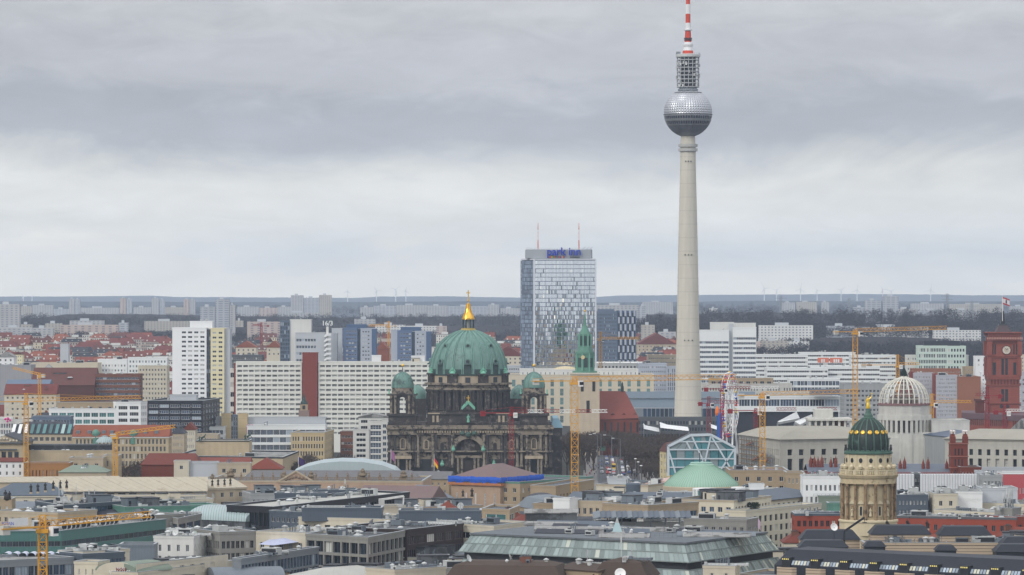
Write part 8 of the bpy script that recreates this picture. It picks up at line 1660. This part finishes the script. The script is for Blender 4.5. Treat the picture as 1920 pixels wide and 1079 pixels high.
# ================================================================ far slabs, woods, hills
pm=[panelmat('far_a',(.38,.38,.38),(.20,.22,.26),6,2.9,.5,.5),panelmat('far_b',(.38,.36,.31),(.2,.2,.23),4.5,3,.45,.5),panelmat('far_c',(.37,.39,.42),(.17,.2,.25),8,3,.7,.4),panelmat('far_d',(.44,.36,.32),(.2,.17,.19),9,3,.4,.55),panelmat('far_e',(.58,.58,.56),(.12,.15,.19),4,3.2,.45,.42)]
far=[(-10,37,571,5000,0,'tall pale far apartment tower at the left edge'),(-5,60,615,4900,0,'lower far slab at the left edge with blue stripe'),(37,60,609,5100,1,'small far block right of the left edge tower'),(60,100,616,4850,0,'far slab with bluish stairwells near the left edge'),(84,116,607,5200,1,'cream far slab left of the rose-striped slabs'),(112,222,610,5100,3,'long far slab with rose stairwell stripes'),(130,195,602,5500,0,'far slab roofs just above the rose-striped slab'),(222,240,606,5150,2,'far slab end with horizontal bands'),(270,356,603,5600,1,'yellowish far slab left of the white tower'),
 (129,140,561,8600,0,'hazy far tower, left twin at left'),(140,150,562,8600,2,'hazy far tower, right twin at left'),(225,236,560,9000,3,'hazy far tower above the yellowish slab, left half'),(237,247,562,9000,2,'hazy far tower above the yellowish slab, right half'),(284,298,560,9200,0,'hazy far tower, pale, left of the white tower'),(299,309,563,9200,2,'hazy far tower, greyer, left of the white tower'),(344,354,562,9000,3,'hazy rose far tower behind the white tower roof'),(355,366,563,9000,0,'hazy pale far tower behind the white tower roof'),(250,283,577,9000,0,'low hazy slab between far towers'),(309,345,577,8800,1,'low hazy slab right of far towers'),(60,100,573,9000,0,'low hazy slab group near the left edge'),(100,130,580,9000,2,'low hazy slab left of the twins'),(150,224,578,9000,0,'long hazy slab between twin towers'),(36,60,575,8800,1,'hazy slab beside the left edge tower'),
 (375,403,576,5300,2,'grey far tower behind the white tower, lower half'),(404,430,562,5200,2,'grey far tower behind the yellow tower, taller half'),(430,441,573,5200,0,'light far tower part with dark glass strip'),(441,456,602,5400,1,'cream far slab right of the grey tower'),(463,526,604,5200,3,'rose-cream far slab behind the distant red crane'),(444,486,576,9000,0,'hazy slab, left of the row beside the grey tower'),(486,520,578,9000,3,'hazy slab with rose stripes, middle of the row'),(520,546,576,9000,0,'hazy slab, right end of the row'),(545,569,554.5,8400,0,'tallest hazy far tower group, left part'),(570,598,559,8400,2,'hazy far tower group, lower middle part'),(598,622,554,8400,1,'tallest hazy far tower group, right part'),(524,600,587,8000,0,'low hazy slab below the tall far tower group'),
 (664,704,599,5600,0,'pale far block above the left blue tower'),(703,760,610,5300,4,'far white slab with windows, left of the blue crane'),(760,820,612,5300,4,'far white slab with windows, before the green dome, left'),(818,838,612,5250,3,'far white slab end before the green dome'),(675,700,577,8300,0,'hazy far slab row, leftmost part above the blue towers'),(700,742,574,8300,2,'hazy far slab row, second part'),(742,800,573,8300,0,'hazy far slab row, third part'),(800,840,574,8300,0,'hazy far slab row, fourth part'),(840,915,575,8300,2,'hazy far slab row, fifth part behind the golden spire'),(915,936,572,8300,0,'hazy far slab row, right end beside the hotel'),(938,975,579,8500,0,'low hazy block just left of the hotel'),
 (1118,1198,573,6000,0,'long white far slab right of the hotel roof'),(1198,1212,575,6000,2,'greyer end of the long white far slab'),(1202,1228,610,4600,1,'beige far tower block left of the television tower'),(1234,1268,623,4600,0,'pale far block touching the television tower'),(1204,1262,567,9500,0,'thin hazy line of slabs left of the television tower'),(1330,1346,579,8000,4,'small white far building right of the television tower'),(1314,1332,587,7400,4,'small white far shed right of the television tower'),(1423,1525,611,4500,4,'long white far office slab with even windows right of the banded tower'),(1425,1478,640,4100,1,'yellow far housing block below the white office slab'),(1419,1429,641,4095,3,'deep red end of the yellow far housing block'),(1478,1518,641,4150,4,'white low far block right of the yellow housing'),
 (1465,1491,568,9200,0,'pale hazy slab above the dark wood, left'),(1493,1532,567,9200,1,'pale hazy slab above the dark wood, middle'),(1540,1555,567,9200,0,'pale hazy slab above the dark wood, right'),(1550,1604,612,4800,2,'grey far office slab behind the yellow crane cab'),(1600,1742,614,4850,4,'long grey far slab hidden behind the crane boom'),(1622,1652,564,6400,2,'grey far twin tower, lower left one'),(1655,1685,556,6400,2,'grey far twin tower, taller right one'),(1676,1720,580,6900,0,'pale slab right of the grey twin towers, left'),(1720,1775,583,6900,2,'pale slab right of the grey twin towers, middle'),(1776,1836,582,6700,0,'white-striped low slab right of the twin towers'),(1708,1770,570,8800,0,'hazy upper slab row right of the twin towers'),(1780,1882,571,8800,1,'hazy upper slab row left of the clock tower'),(1893,1930,575,8800,0,'hazy slab at the right edge'),(1750,1840,620,4700,4,'long white far office slab left of the clock tower'),(1600,1625,577,7200,2,'hazy low slab left of the twin towers')]
for(x0,x1,y,d,m_,lab)in far:
 zt=Z(y,d);t=thing('apartment_slab',lab if len(lab.split())>3 else lab+' in haze','apartment block',(X((x0+x1)/2,d),d,0));a,c=X(x0,d),X(x1,d);a,c=a+.3,c-.3
 b=MB();b.box(a,c,d,d+14,0,zt);b.build('wall',pm[m_],t);b=MB();w_=c-a;b.box(a+w_*.3,a+w_*.55,d+3,d+9,zt,zt+3.2);b.build('roof_house',G['tower_grey'],t)
# wind turbines and pylons on the horizon
for i,(px,hy,s_)in enumerate(((1433,541,1.),(1456,545,.8),(1501,543,1.),(1532,546,.8),(1577,545,.8),(1607,545,1.),(1655,544,.8),(1671,547,.8),(1745,544,1.1),(44,557,.5),(60,557,.5),(652,547,.7),(706,546,.8),(742,544,.9),(761,546,.7))):
 d=18000;x=X(px,d);z=Z(hy,d);t=thing('wind_turbine','distant white wind turbine on the horizon, %s'%('%s of nine on the right'%['first','second','third','fourth','fifth','sixth','seventh','eighth','ninth'][i]if i<9 else['left of two near the left edge','right of two near the left edge','first of four left of the golden spire','second of four left of the golden spire','third of four left of the golden spire','fourth of four left of the golden spire'][i-9]),'wind turbine',(x,d,0),'wind turbines on the horizon')
 MB().lathe(x,d,[(3.0,0),(1.6,z)],8).build('mast',G['white_paint'],t);MB().box(x-2,x+2,d-5,d+5,z-2,z+2).build('nacelle',G['white_paint'],t);a0=i*.7
 for j in range(3):a=a0+j*2.094;MB().bar((x,d-6,z),(x+cos(a)*30*s_,d-6,z+sin(a)*30*s_),3.2,w2=1.2).build('rotor_blade',G['white_paint'],t)
for i,(px,hy)in enumerate(((1464,556),(1776,552),(1592,560),(1822,565))):
 d=8000;x=X(px,d);z=Z(hy,d);t=thing('pylon','grey electricity pylon %s'%['above the dark wood','left of the clock tower','between wood and wind turbines','beside the white-striped slab'][i],'pylon',(x,d,0));b=MB();lattice(b,(x,d,0),(x,d,z),4,9,.8);b.build('mast',G['steel'],t)
 for q in(4,11,18):MB().box(x-14+q*.3,x+14-q*.3,d-1,d+1,z-q-1,z-q).build('cross_arm',G['steel'],t)
# hills
import bisect
def ridge(name,d,pts,m_,depth=2500,base=-5):
 b=MB();vs=[];n=len(pts)
 step=8;xs=[]
 px=pts[0][0];r_=random.Random(int(d));nz=0
 while px<=pts[-1][0]:
  i=max(1,bisect.bisect_left([p[0]for p in pts],px));i=min(i,n-1);f_=(px-pts[i-1][0])/(pts[i][0]-pts[i-1][0]);f_=f_*f_*(3-2*f_);nz=nz*.7+r_.gauss(0,.16);xs.append((px,pts[i-1][1]+(pts[i][1]-pts[i-1][1])*f_+nz));px+=step
 m=len(xs)
 for(p,y)in xs:vs.append((X(p,d),d,base))
 for(p,y)in xs:vs.append((X(p,d),d+depth*.35,H0+(HY-y)/FP*(d+depth*.35)))
 for(p,y)in xs:vs.append((X(p,d),d+depth,base))
 b.add(vs,[[i,i+1,m+i+1,m+i]for i in range(m-1)]+[[m+i,m+i+1,2*m+i+1,2*m+i]for i in range(m-1)]);o=b.build(name,m_);o['kind']='structure'
forest=mat('forest_far',(.035,.045,.065),.95,.3,.002,grime=((.055,.06,.055),.5,.2,.0012))
ridge('hills',21000,[(-400,557),(0,557),(150,556),(215,555),(300,558),(450,558.5),(640,559.5),(700,557),(800,556.5),(975,558.5),(1120,557.5),(1200,555),(1290,554.5),(1400,553.5),(1500,553),(1650,552),(1800,553),(1920,554.5),(2300,555)],forest,5000)
ridge('hills',12500,[(-400,566),(0,566),(300,567),(640,567),(900,566),(1120,568),(1300,567),(1450,565),(1700,566),(1920,566),(2300,566)],forest,3500)
# woods: carpets of small bare crowns
import numpy as np
def wood(name,label,regions,m_,seed,tree_h=15,grp=None):
 """regions: (px0, px1, ytop0, ytop1, d0, d1, ground0, ground1) -> crowns on a sloping bank; every crown is a ragged ball of twig flakes"""
 r=np.random.default_rng(seed);V=[];
 for(p0,p1,y0,y1,d0,d1,n)in regions:
  px=r.uniform(p0,p1,n);f_=np.sort(r.uniform(0,1,n));d=d0+(d1-d0)*f_;ytop=y0+(y1-y0)*f_+r.normal(0,.9,n)+1.6*np.sin(px*.07)+1.2*np.sin(px*.19+1)
  zt=H0-(ytop-HY)/FP*d;x=(px-CX)/FP*d;rad=r.uniform(4.5,8.5,n)*d/5000**1 if False else r.uniform(4.5,9,n)
  for i in range(n):
   k=58;a=r.uniform(0,2*pi,k);u=r.uniform(-1,1,k);q=rad[i]*r.uniform(.5,1.05,k);s_=np.sqrt(1-u*u)
   cx_=x[i]+q*s_*np.cos(a);cy_=d[i]+q*s_*np.sin(a);cz_=zt[i]-rad[i]+q*u*1.05
   sz=r.uniform(.7,1.6,k);t1=r.normal(0,1,(k,3));t1/=np.linalg.norm(t1,axis=1)[:,None];t2=r.normal(0,1,(k,3));t2/=np.linalg.norm(t2,axis=1)[:,None]
   c=np.stack([cx_,cy_,cz_],1);V.append(np.stack([c-t1*sz[:,None],c+t2*sz[:,None]*.7,c+t1*sz[:,None]],1).reshape(-1,3))
 V=np.concatenate(V);me=bpy.data.meshes.new(name);nf=len(V)//3;me.vertices.add(len(V));me.vertices.foreach_set('co',V.ravel().astype(np.float32));me.loops.add(len(V));me.loops.foreach_set('vertex_index',np.arange(len(V),dtype=np.int32));me.polygons.add(nf);me.polygons.foreach_set('loop_start',np.arange(0,len(V),3,dtype=np.int32));me.update(calc_edges=True);me.materials.append(m_)
 o=bpy.data.objects.new(name,me);sc.collection.objects.link(o);tag(o,kind='stuff');return o
def bank(name,pts,d0,depth,m_):ridge(name,d0,pts,m_,depth)
wm1=mat('wood_winter',(.038,.038,.050),.95,.25,.02,rnd=.08,grime=((.050,.044,.050),.5,.2,.012))
bk_m=mat('wood_floor',(.032,.031,.039),.95,.3,.02)
ridge('wooded_hill',4700,[(1180,640),(1270,622),(1300,612),(1350,606),(1400,602),(1520,604),(1600,606),(1700,606),(1920,604),(2100,604)],bk_m,1300)
ridge('wooded_hill',4000,[(1380,672),(1430,664),(1500,656),(1545,640),(1580,634),(1700,632),(1780,634),(1850,640),(2100,642)],bk_m,700)
ridge('wooded_rise',6400,[(-200,598),(0,597),(60,590),(200,590),(330,592),(430,594),(560,597),(700,596),(900,594),(975,594),(1120,592),(1300,590),(1450,586),(1600,590),(1920,588),(2100,588)],bk_m,1500)
ridge('wooded_rise',5050,[(-200,622),(300,622),(420,614),(600,614),(750,608),(850,612),(980,612),(1290,606),(1500,606)],bk_m,900)
wood('winter_wood','',[(1280,1930,618,578,4700,5200,1500),(1190,1290,625,590,4700,5200,260)],wm1,1)
wood('winter_wood','',[(1395,1930,655,634,3950,4300,900),(1520,1930,672,636,3900,4250,700)],wm1,2)
wood('winter_wood','',[(-20,980,602,588,6400,7000,1500),(1110,1300,602,586,6300,7000,300)],wm1,3)
wood('winter_wood','',[(400,985,634,608,5050,5500,1200),(-20,400,626,618,5000,5200,350)],wm1,4)
wood('winter_wood','',[(-20,980,580,573,9500,12000,900),(1120,1930,578,570,9500,12000,900)],wm1,5)
# ================================================================ bare trees, street, people
def tree_mesh(seed,h=16):
 r=random.Random(seed);b=MB();tw=MB()
 def grow(p,dr,L,rad,lv):
  q=p+dr*L;b.bar(p,q,rad*2,w2=rad*1.3,n=5 if lv<2 else 3)
  if lv>=4:
   for i in range(7):
    e=Vector((r.gauss(0,1),r.gauss(0,1),r.gauss(.35,.8))).normalized();s_=p.lerp(q,r.random());l=r.uniform(.7,1.7);sd=e.cross(Vector((r.gauss(0,1),r.gauss(0,1),.1))).normalized()*.055;tw.add([s_-sd,s_+sd,s_+e*l],[[0,1,2]])
   return
  for i in range(3 if lv<3 else 3):
   ax=Vector((r.gauss(0,1),r.gauss(0,1),r.gauss(0,.4))).normalized();nd=(dr*1.0+ax*r.uniform(.45,.8)+Vector((0,0,.12))).normalized();grow(p.lerp(q,r.uniform(.65,1)),nd,L*r.uniform(.62,.8),rad*.6,lv+1)
 b.bar((0,0,0),(0,0,h*.25),.55,w2=.42,n=7);
 for i in range(4):a=i*1.57+r.random();grow(Vector((0,0,h*.22)),Vector((cos(a)*.5,sin(a)*.5,1)).normalized(),h*.24,.17,1)
 return b,tw
bark=mat('bark',(.075,.060,.050),.95,.3,.5,rnd=.2);twg=mat('twig',(.105,.080,.066),.95,.3,.2,rnd=.35)
TP=[]
for s_ in range(4):
 b,tw=tree_mesh(40+s_);root=bpy.data.objects.new('bare_tree',None);sc.collection.objects.link(root);ORG[root]=Vector((0,0,0));b.build('trunk',bark,root);tw.build('crown',twg,root);TP.append(root)
rg=random.Random(4);ti=0
def plant(n,gen,grp,lab,sc_=(.85,1.15)):
 global ti
 for i in range(n):
  x,y=gen(i);src=TP[ti%4];r=src if ti<4 else copy_tree(src);ti+=1
  place(r,(x,y,0),rg.random()*6.28,lab,scale=rg.uniform(*sc_),cat='tree',group=grp)
def zone(p0,p1,d0,d1):return lambda i:(lambda d:(X(p0+(p1-p0)*rg.random(),d),d))(d0+(d1-d0)*rg.random())
plant(46,zone(1172,1296,2060,2330),'bare trees of the park','bare brown winter tree in the park before the television tower',(1.0,1.35))
plant(22,zone(1168,1200,2160,2320),'bare trees before the church','bare winter tree below the red-roofed church nave',(1.15,1.4))
plant(22,zone(1062,1116,2080,2290),'bare trees beside the cathedral','bare winter tree at the right side of the cathedral',(1.25,1.6))
plant(16,zone(222,300,1760,1835),'bare street trees at left','bare grey street tree before the orange-roofed stone house',(1.4,1.65))
plant(32,zone(528,662,1900,2040),'bare trees below the sandstone offices','bare winter tree below the curved and sandstone offices',(.95,1.25))
plant(6,zone(1380,1386,2000,2150),'bare trees behind the scaffolding','bare winter tree between pavilion and palace scaffolding',(.9,1.1))
plant(8,zone(-5,14,1640,1700),'bare trees at the left edge','bare purple-brown tree at the left edge below the museum',(.6,.8))
plant(10,zone(105,205,2300,2330),'bare trees below the red hall','bare winter tree in front of the rust-red hall',(.8,1.1))
# road towards the park
asph=mat('asphalt',(.11,.11,.115),.9,.12,.05);pav=mat('paving',(.22,.21,.20),.9,.12,.3)
def strip(name,w0,w1,d0,d1,p0,p1,z,m_):
 b=MB();n=12
 for i in range(n):
  da,db=d0+(d1-d0)*i/n,d0+(d1-d0)*(i+1)/n;pa,pb=p0+(p1-p0)*i/n,p0+(p1-p0)*(i+1)/n
  xa,xb=X(pa,da),X(pb,db);b.quad((xa+w0,da,z),(xa+w1,da,z),(xb+w1,db,z),(xb+w0,db,z))
 return struct(name,b,m_)
b=MB();b.quad((X(1040,1900),1900,.004),(X(1310,1900),1900,.004),(X(1300,2440),2440,.004),(X(1060,2440),2440,.004));struct('park_ground',b,mat('park_soil',(.045,.042,.030),.95,.3,.1))
plant(34,zone(1180,1300,1960,2080),'bare trees of the park','bare brown winter tree in the park before the television tower',(.8,1.05))
plant(14,zone(1096,1172,2325,2338),'bare trees before the church','bare winter tree below the red-roofed church nave',(1.1,1.3))
strip('road',-11,11,1500,2480,1172,1152,.004*2,asph)
for s_ in(-1,1):b=MB();strip('pavement',s_*11 if s_>0 else-19,19 if s_>0 else-11,1500,2480,1172,1152,.12,pav)
for i in range(40):
 d=1560+i*20;x=X(1172-20*(d-1500)/980,d)
 pass
b=MB()
for off in(-5.2,0,5.2):
 for i in range(60):d=1560+i*15;x=X(1172-20*(d-1500)/980,d)+off;b.quad((x-.1,d,.013),(x+.1,d,.013),(x+.1,d+5,.013),(x-.1,d+5,.013))
struct('road_markings',b,G['white_paint'])
# cars
def car_proto(col,name='parked_car',L_=4.4,h=1.45,cat='car'):
 r=bpy.data.objects.new(name,None);sc.collection.objects.link(r);ORG[r]=Vector((0,0,0));cm=mat('car_'+col[0],col[1],.35,.03,spec=.5)
 w_=.9;b=MB();pr=[(-L_/2,.35),(-L_/2,.75),(-L_/2+.15,.85),(-L_*.25,.95),(-L_*.12,h*.97),(L_*.22,h),(L_*.36,.98),(L_/2-.1,.92),(L_/2,.6),(L_/2,.35)]
 if name!='parked_car':pr=[(-L_/2,.35),(-L_/2,h*.5),(-L_/2+.15,h*.95),(-L_/2+.4,h),(L_/2-.2,h),(L_/2,h*.9),(L_/2,.35)]
 n=len(pr);wd=lambda z:w_ if z<1.0 else w_*.82 if name=='parked_car' else w_*1.2
 if name!='parked_car':wd=lambda z:1.2
 b.add([(-wd(z),y,z)for y,z in pr]+[(wd(z),y,z)for y,z in pr],[list(range(n)),list(range(2*n-1,n-1,-1))]+[[i,n+i,n+(i+1)%n,(i+1)%n]for i in range(n)]);b.build('body',cm,r)
 if name=='parked_car':
  b=MB();b.add([(-.7,-L_*.245,.98),(.7,-L_*.245,.98),(.68,-L_*.128,h*.94),(-.68,-L_*.128,h*.94)],[[0,1,2,3]]);b.build('windscreen',G['glass_dark'],r)
  for s_ in(-1,1):b=MB();b.add([(s_*.84,-L_*.2,1.0),(s_*.84,L_*.3,1.0),(s_*.76,L_*.2,h*.93),(s_*.76,-L_*.11,h*.93)],[[0,1,2,3]]);b.build('side_window',G['glass_dark'],r)
 else:
  b=MB();b.box(-1.1,1.1,-L_/2-.02,-L_/2+.05,h*.5,h*.85);b.build('windscreen',G['glass_dark'],r)
  for s_ in(-1,1):b=MB();b.box(*sorted((s_*1.19,s_*1.22)),-L_*.4,L_*.4,h*.5,h*.8);b.build('side_window',G['glass_dark'],r)
 for s_ in(-1,1):
  for q in(-L_*.3,L_*.3):b=MB();b.T=Matrix.Translation((s_*(w_-.08),q,.33))@Matrix.Rotation(pi/2,4,'Y');b.lathe(0,0,[(.33,-.12),(.33,.12)],12);b.build('wheel',G['dark_metal'],r)
  b=MB();b.box(s_*.62-.18,s_*.62+.18,-L_/2-.03,-L_/2+.05,.62,.78);b.build('headlight',G['white_paint'],r)
 return r
CP=[car_proto(('white',(.7,.7,.7))),car_proto(('black',(.02,.02,.022))),car_proto(('silver',(.35,.36,.38))),car_proto(('red',(.45,.03,.03))),car_proto(('blue',(.04,.08,.2))),car_proto(('cream',(.6,.5,.32)),'parked_car')]
cn=['white','black','silver','red','blue','cream taxi']
rg=random.Random(31);usedc=set()
spots=[(1123,2085+rg.uniform(0,225),None)for _ in range(74)]+[(1160,1690,5),(1175,1735,0),(1205,1770,1),(1150,1790,2),(1168,1880,4)]
for i,(px,d,k)in enumerate(spots):
 k=rng_k=rg.randrange(5)if k is None else k;src=CP[k];r=src if k not in usedc else copy_tree(src);usedc.add(k);xo=X(1172-20*(d-1500)/980,d)+rg.choice((-9,-5.8,-2.6,2.6,5.8,9))if d>1800 else X(px,d)
 place(r,(xo,d,.02),rg.choice((0,pi)),'%s car in the traffic on the avenue by the cathedral'%cn[k],cat='car',group='%s cars on the avenue'%cn[k])
bus=car_proto(('yellow',(.6,.42,.03)),'bus',12,3.6);place(bus,(X(1150,2150),2150,.02),0,'yellow double-length bus in the traffic beyond the taxis',cat='bus');van=car_proto(('white',(.7,.7,.7)),'delivery_van',6,2.6);place(van,(X(1143,2110),2110,.02),.05,'white delivery van in the avenue traffic jam',cat='van')
exc=thing('excavator','orange excavator parked on the pavement left of the pink-roofed house','excavator',(X(1213,1640),1640,0));x,y=X(1213,1640),1640
for s_ in(-1,1):MB().box(x-2.2,x+2.2,y+s_*1.3-.35,y+s_*1.3+.35,0,.9).build('track',G['dark_metal'],exc)
MB().box(x-1.8,x+2.4,y-1.3,y+1.3,1.0,2.6).build('body',G['yellow'],exc);MB().box(x-1.7,x-.1,y-1.2,y+.2,2.6,3.9).build('cab',G['glass_dark'],exc);b=MB();b.bar((x-1.6,y+.6,2.2),(x-4.2,y+.6,5.0),.6);b.bar((x-4.2,y+.6,5.0),(x-6.0,y+.6,2.0),.5);b.build('boom',G['yellow'],exc);MB().box(x-6.6,x-5.4,y+.1,y+1.2,1.0,2.0).build('bucket',G['dark_metal'],exc)
# lamps
def lamp(px,d,ytop,side,lab,col='white_paint'):
 x=X(px,d);z=Z(ytop,d);t_=thing('street_lamp',lab,'street lamp',(x,d,0),'tall street lamps on the avenue');MB().lathe(x,d,[(.22,0),(.12,z-.4)],8).build('post',G['zinc'],t_);b=MB();b.bar((x,d,z-.4),(x+side*1.2,d,z),.13);b.bar((x+side*1.2,d,z),(x+side*3.2,d,z+.15),.11);b.build('arm',G['zinc'],t_);b=MB();b.box(x+side*3.6-.7,x+side*3.6+.7,d-.25,d+.25,z+.02,z+.25);b.build('lamp_head',G[col],t_)
lamp(1127,2000,814,-1,'second tall street lamp from the left on the avenue');lamp(1147,1960,817,-1,'third tall street lamp from the left on the avenue');lamp(1163,1930,823,-1,'rightmost tall street lamp of the avenue');lamp(1120,2020,816,-1,'leftmost tall street lamp of the avenue')
for i,(px,y)in enumerate(((1191.5,861.5),(1196.5,867.5),(1202,874.5))):d=1900-i*40;x=X(px,d);t_=thing('street_lamp','low street lamp with flat white shade, %s of three under the trees'%('farthest','middle','nearest')[i],'street lamp',(x,d,0),'low lamps under the trees');MB().bar((x,d,0),(x,d,Z(y,d)),.14).build('post',G['steel'],t_);MB().lathe(x,d,[(.7,Z(y,d)),(.65,Z(y,d)+.2),(.1,Z(y,d)+.35)],10).build('lamp_shade',G['white_paint'],t_)
t_=thing('traffic_sign','green hanging road sign board above the avenue traffic','sign',(X(1130,2150),2150,0));MB().box(X(1125,2150),X(1135,2150),2149.9,2150.1,Z(846,2150),Z(837,2150)).build('board',mat('sign_green',(.12,.25,.18),.6),t_);MB().bar((X(1130,2150),2150.3,0),(X(1130,2150),2150.3,Z(840,2150)),.25).build('post',G['steel'],t_)
t_=thing('kiosk','blue and white kiosk on the pavement under the trees','kiosk',(X(1176,1960),1960,0));x=X(1176,1960);MB().box(x-1.7,x+1.7,1959,1962,0,2.4).build('body',mat('kiosk_blue',(.03,.20,.42),.6),t_);MB().box(x-2,x+2,1958.7,1962.3,2.4,4.0).build('sign_band',G['white_paint'],t_);MB().box(x-1.2,x+1.2,1958.9,1959,.9,2.1).build('window',G['glass_dark'],t_)
for i,px in enumerate((1100,1106,1109)):t_=thing('traffic_light','red traffic light by the avenue crossing, %s'%('left','middle','right')[i],'traffic light',(X(px,2000+i*30),2000+i*30,0));x,d=X(px,2000+i*30),2000+i*30;MB().bar((x,d,0),(x,d,4.2),.15).build('post',G['steel'],t_);MB().box(x-.3,x+.3,d-.2,d+.2,3.2,4.4).build('housing',G['crane_red'],t_)
# people: one continuous skinned body per pose
def person_mesh(seed,colr_):
 r=random.Random(seed);sw=r.uniform(.1,.3);V_=[(0,0,.95),(0,0,1.2),(0,0,1.42),(0,0,1.55),(0,-.02,1.68),(.1,0,.9),(.12,-sw,.5),(.12,-sw*.6,.06),(.12,-sw*.6-.16,.04),(-.1,0,.9),(-.12,sw,.5),(-.12,sw*1.3,.08),(-.12,sw*1.3-.16,.04),(.2,0,1.4),(.26,sw*.6,1.12),(.25,sw*.2,.88),(-.2,0,1.4),(-.26,-sw*.6,1.12),(-.25,-sw,.9)]
 E_=[(0,1),(1,2),(2,3),(3,4),(0,5),(5,6),(6,7),(7,8),(0,9),(9,10),(10,11),(11,12),(2,13),(13,14),(14,15),(2,16),(16,17),(17,18)]
 R_=[.15,.16,.15,.06,.11,.1,.075,.05,.045,.1,.075,.05,.045,.08,.055,.04,.08,.055,.04]
 me=bpy.data.meshes.new('person');me.from_pydata(V_,E_,[]);o=bpy.data.objects.new('tmp',me);sc.collection.objects.link(o);md=o.modifiers.new('s','SKIN');
 for i,rr in enumerate(R_):me.skin_vertices[0].data[i].radius=(rr,rr*.8)
 me.skin_vertices[0].data[0].use_root=True
 sb=o.modifiers.new('u','SUBSURF');sb.levels=1;dg=bpy.context.evaluated_depsgraph_get();m2=bpy.data.meshes.new_from_object(o.evaluated_get(dg));m2.name='person';bpy.data.objects.remove(o)
 m2.materials.clear();m2.materials.append(colr_[0]);m2.materials.append(colr_[1]);m2.materials.append(mat('skin',(.45,.28,.2),.7))
 for p in m2.polygons:z=p.center.z;p.material_index=2 if z>1.58 or(z<.93 and abs(p.center.x)>.2)else 0 if z>.82 else 1
 return m2
clo=[('dark coat',(.02,.02,.03)),('red jacket',(.4,.03,.04)),('light coat',(.5,.48,.44)),('blue jacket',(.04,.08,.25))]
try:
 PM=[person_mesh(i,(mat('coat%d'%i,c[1],.8),mat('trousers',(.03,.035,.05),.8)))for i,c in enumerate(clo)]
 for i in range(34):
  k=rg.choice((0,0,1,2,3));d=rg.uniform(2080,2230);px=rg.choice((rg.uniform(1170,1222),rg.uniform(1104,1124)));o=bpy.data.objects.new('person',PM[k]);sc.collection.objects.link(o);o.location=(X(px,d),d,.02);o.rotation_euler=(0,0,rg.random()*6.28)
  tag(o,'person in a %s walking on the pavement of the avenue, %s'%(clo[k][0],'right side' if px>1160 else 'left side'),'person','people in %ss on the %s pavement'%(clo[k][0],'right' if px>1160 else 'left'))
except Exception as ex:print('PERSON FAIL',ex)
# flags
def flagthing(lab,px,d,ytop,ybase,wd,h_,cols_,**k):
 x=X(px,d);t_=thing('flag',lab,'flag',(x,d,0));MB().bar((x,d,0),(x,d,Z(ytop,d)),.16).build('flag_pole',G['white_paint'],t_);flag(t_,x+.1,d,Z(ytop,d)-h_,Z(ytop,d)-.1,wd,cols_,droop=.5,**k)
flagthing('dark purple flag with white mark on a pole before the bare trees',559.5,1640,857,880,2.6,3.2,[('flag_purple',0,1,(.07,.04,.14))]);flagthing('purple and white flag before the left cathedral tower',733,1760,843,880,1.7,4.2,[('flag_lilac',0,1,(.32,.15,.28))])
flagthing('black red and gold flag drooping before the cathedral front',814,1760,852,880,1.7,4.8,[('flag_black',0,.33,(.02,.02,.02)),('flag_redg',.33,.66,(.5,.02,.02)),('flag_gold',.66,1,(.75,.45,.02))])
flagthing('white and red flag hanging on the cream office row',1484,1290,972,1000,1.2,3.4,[('flag_w2',0,.6,(.6,.58,.6)),('flag_r2',.6,1,(.35,.05,.1))]);flagthing('small lilac flag on the cream office front',1420,1290,970,1000,1.0,3.2,[('flag_lil2',0,1,(.5,.4,.48))])
# ================================================================ haze
hb=MB();hb.box(-30000,30000,-15000,27500,-1,420);hz=hb.build('haze');hz['kind']='stuff'
hm=bpy.data.materials.new('haze');hm.use_nodes=True;tr=hm.node_tree;tr.nodes.clear()
ho=N(tr,'ShaderNodeOutputMaterial');hv=N(tr,'ShaderNodeVolumePrincipled',inp={'Density':4.0e-5,'Anisotropy':.0});hv.inputs['Color'].default_value=(.70,.83,1.0,1)
tr.links.new(hv.outputs[0],ho.inputs['Volume']);hz.data.materials.clear();hz.data.materials.append(hm)
for o in[o for o in bpy.data.objects if o.type=='MESH' and len(o.data.polygons)==0]:pass
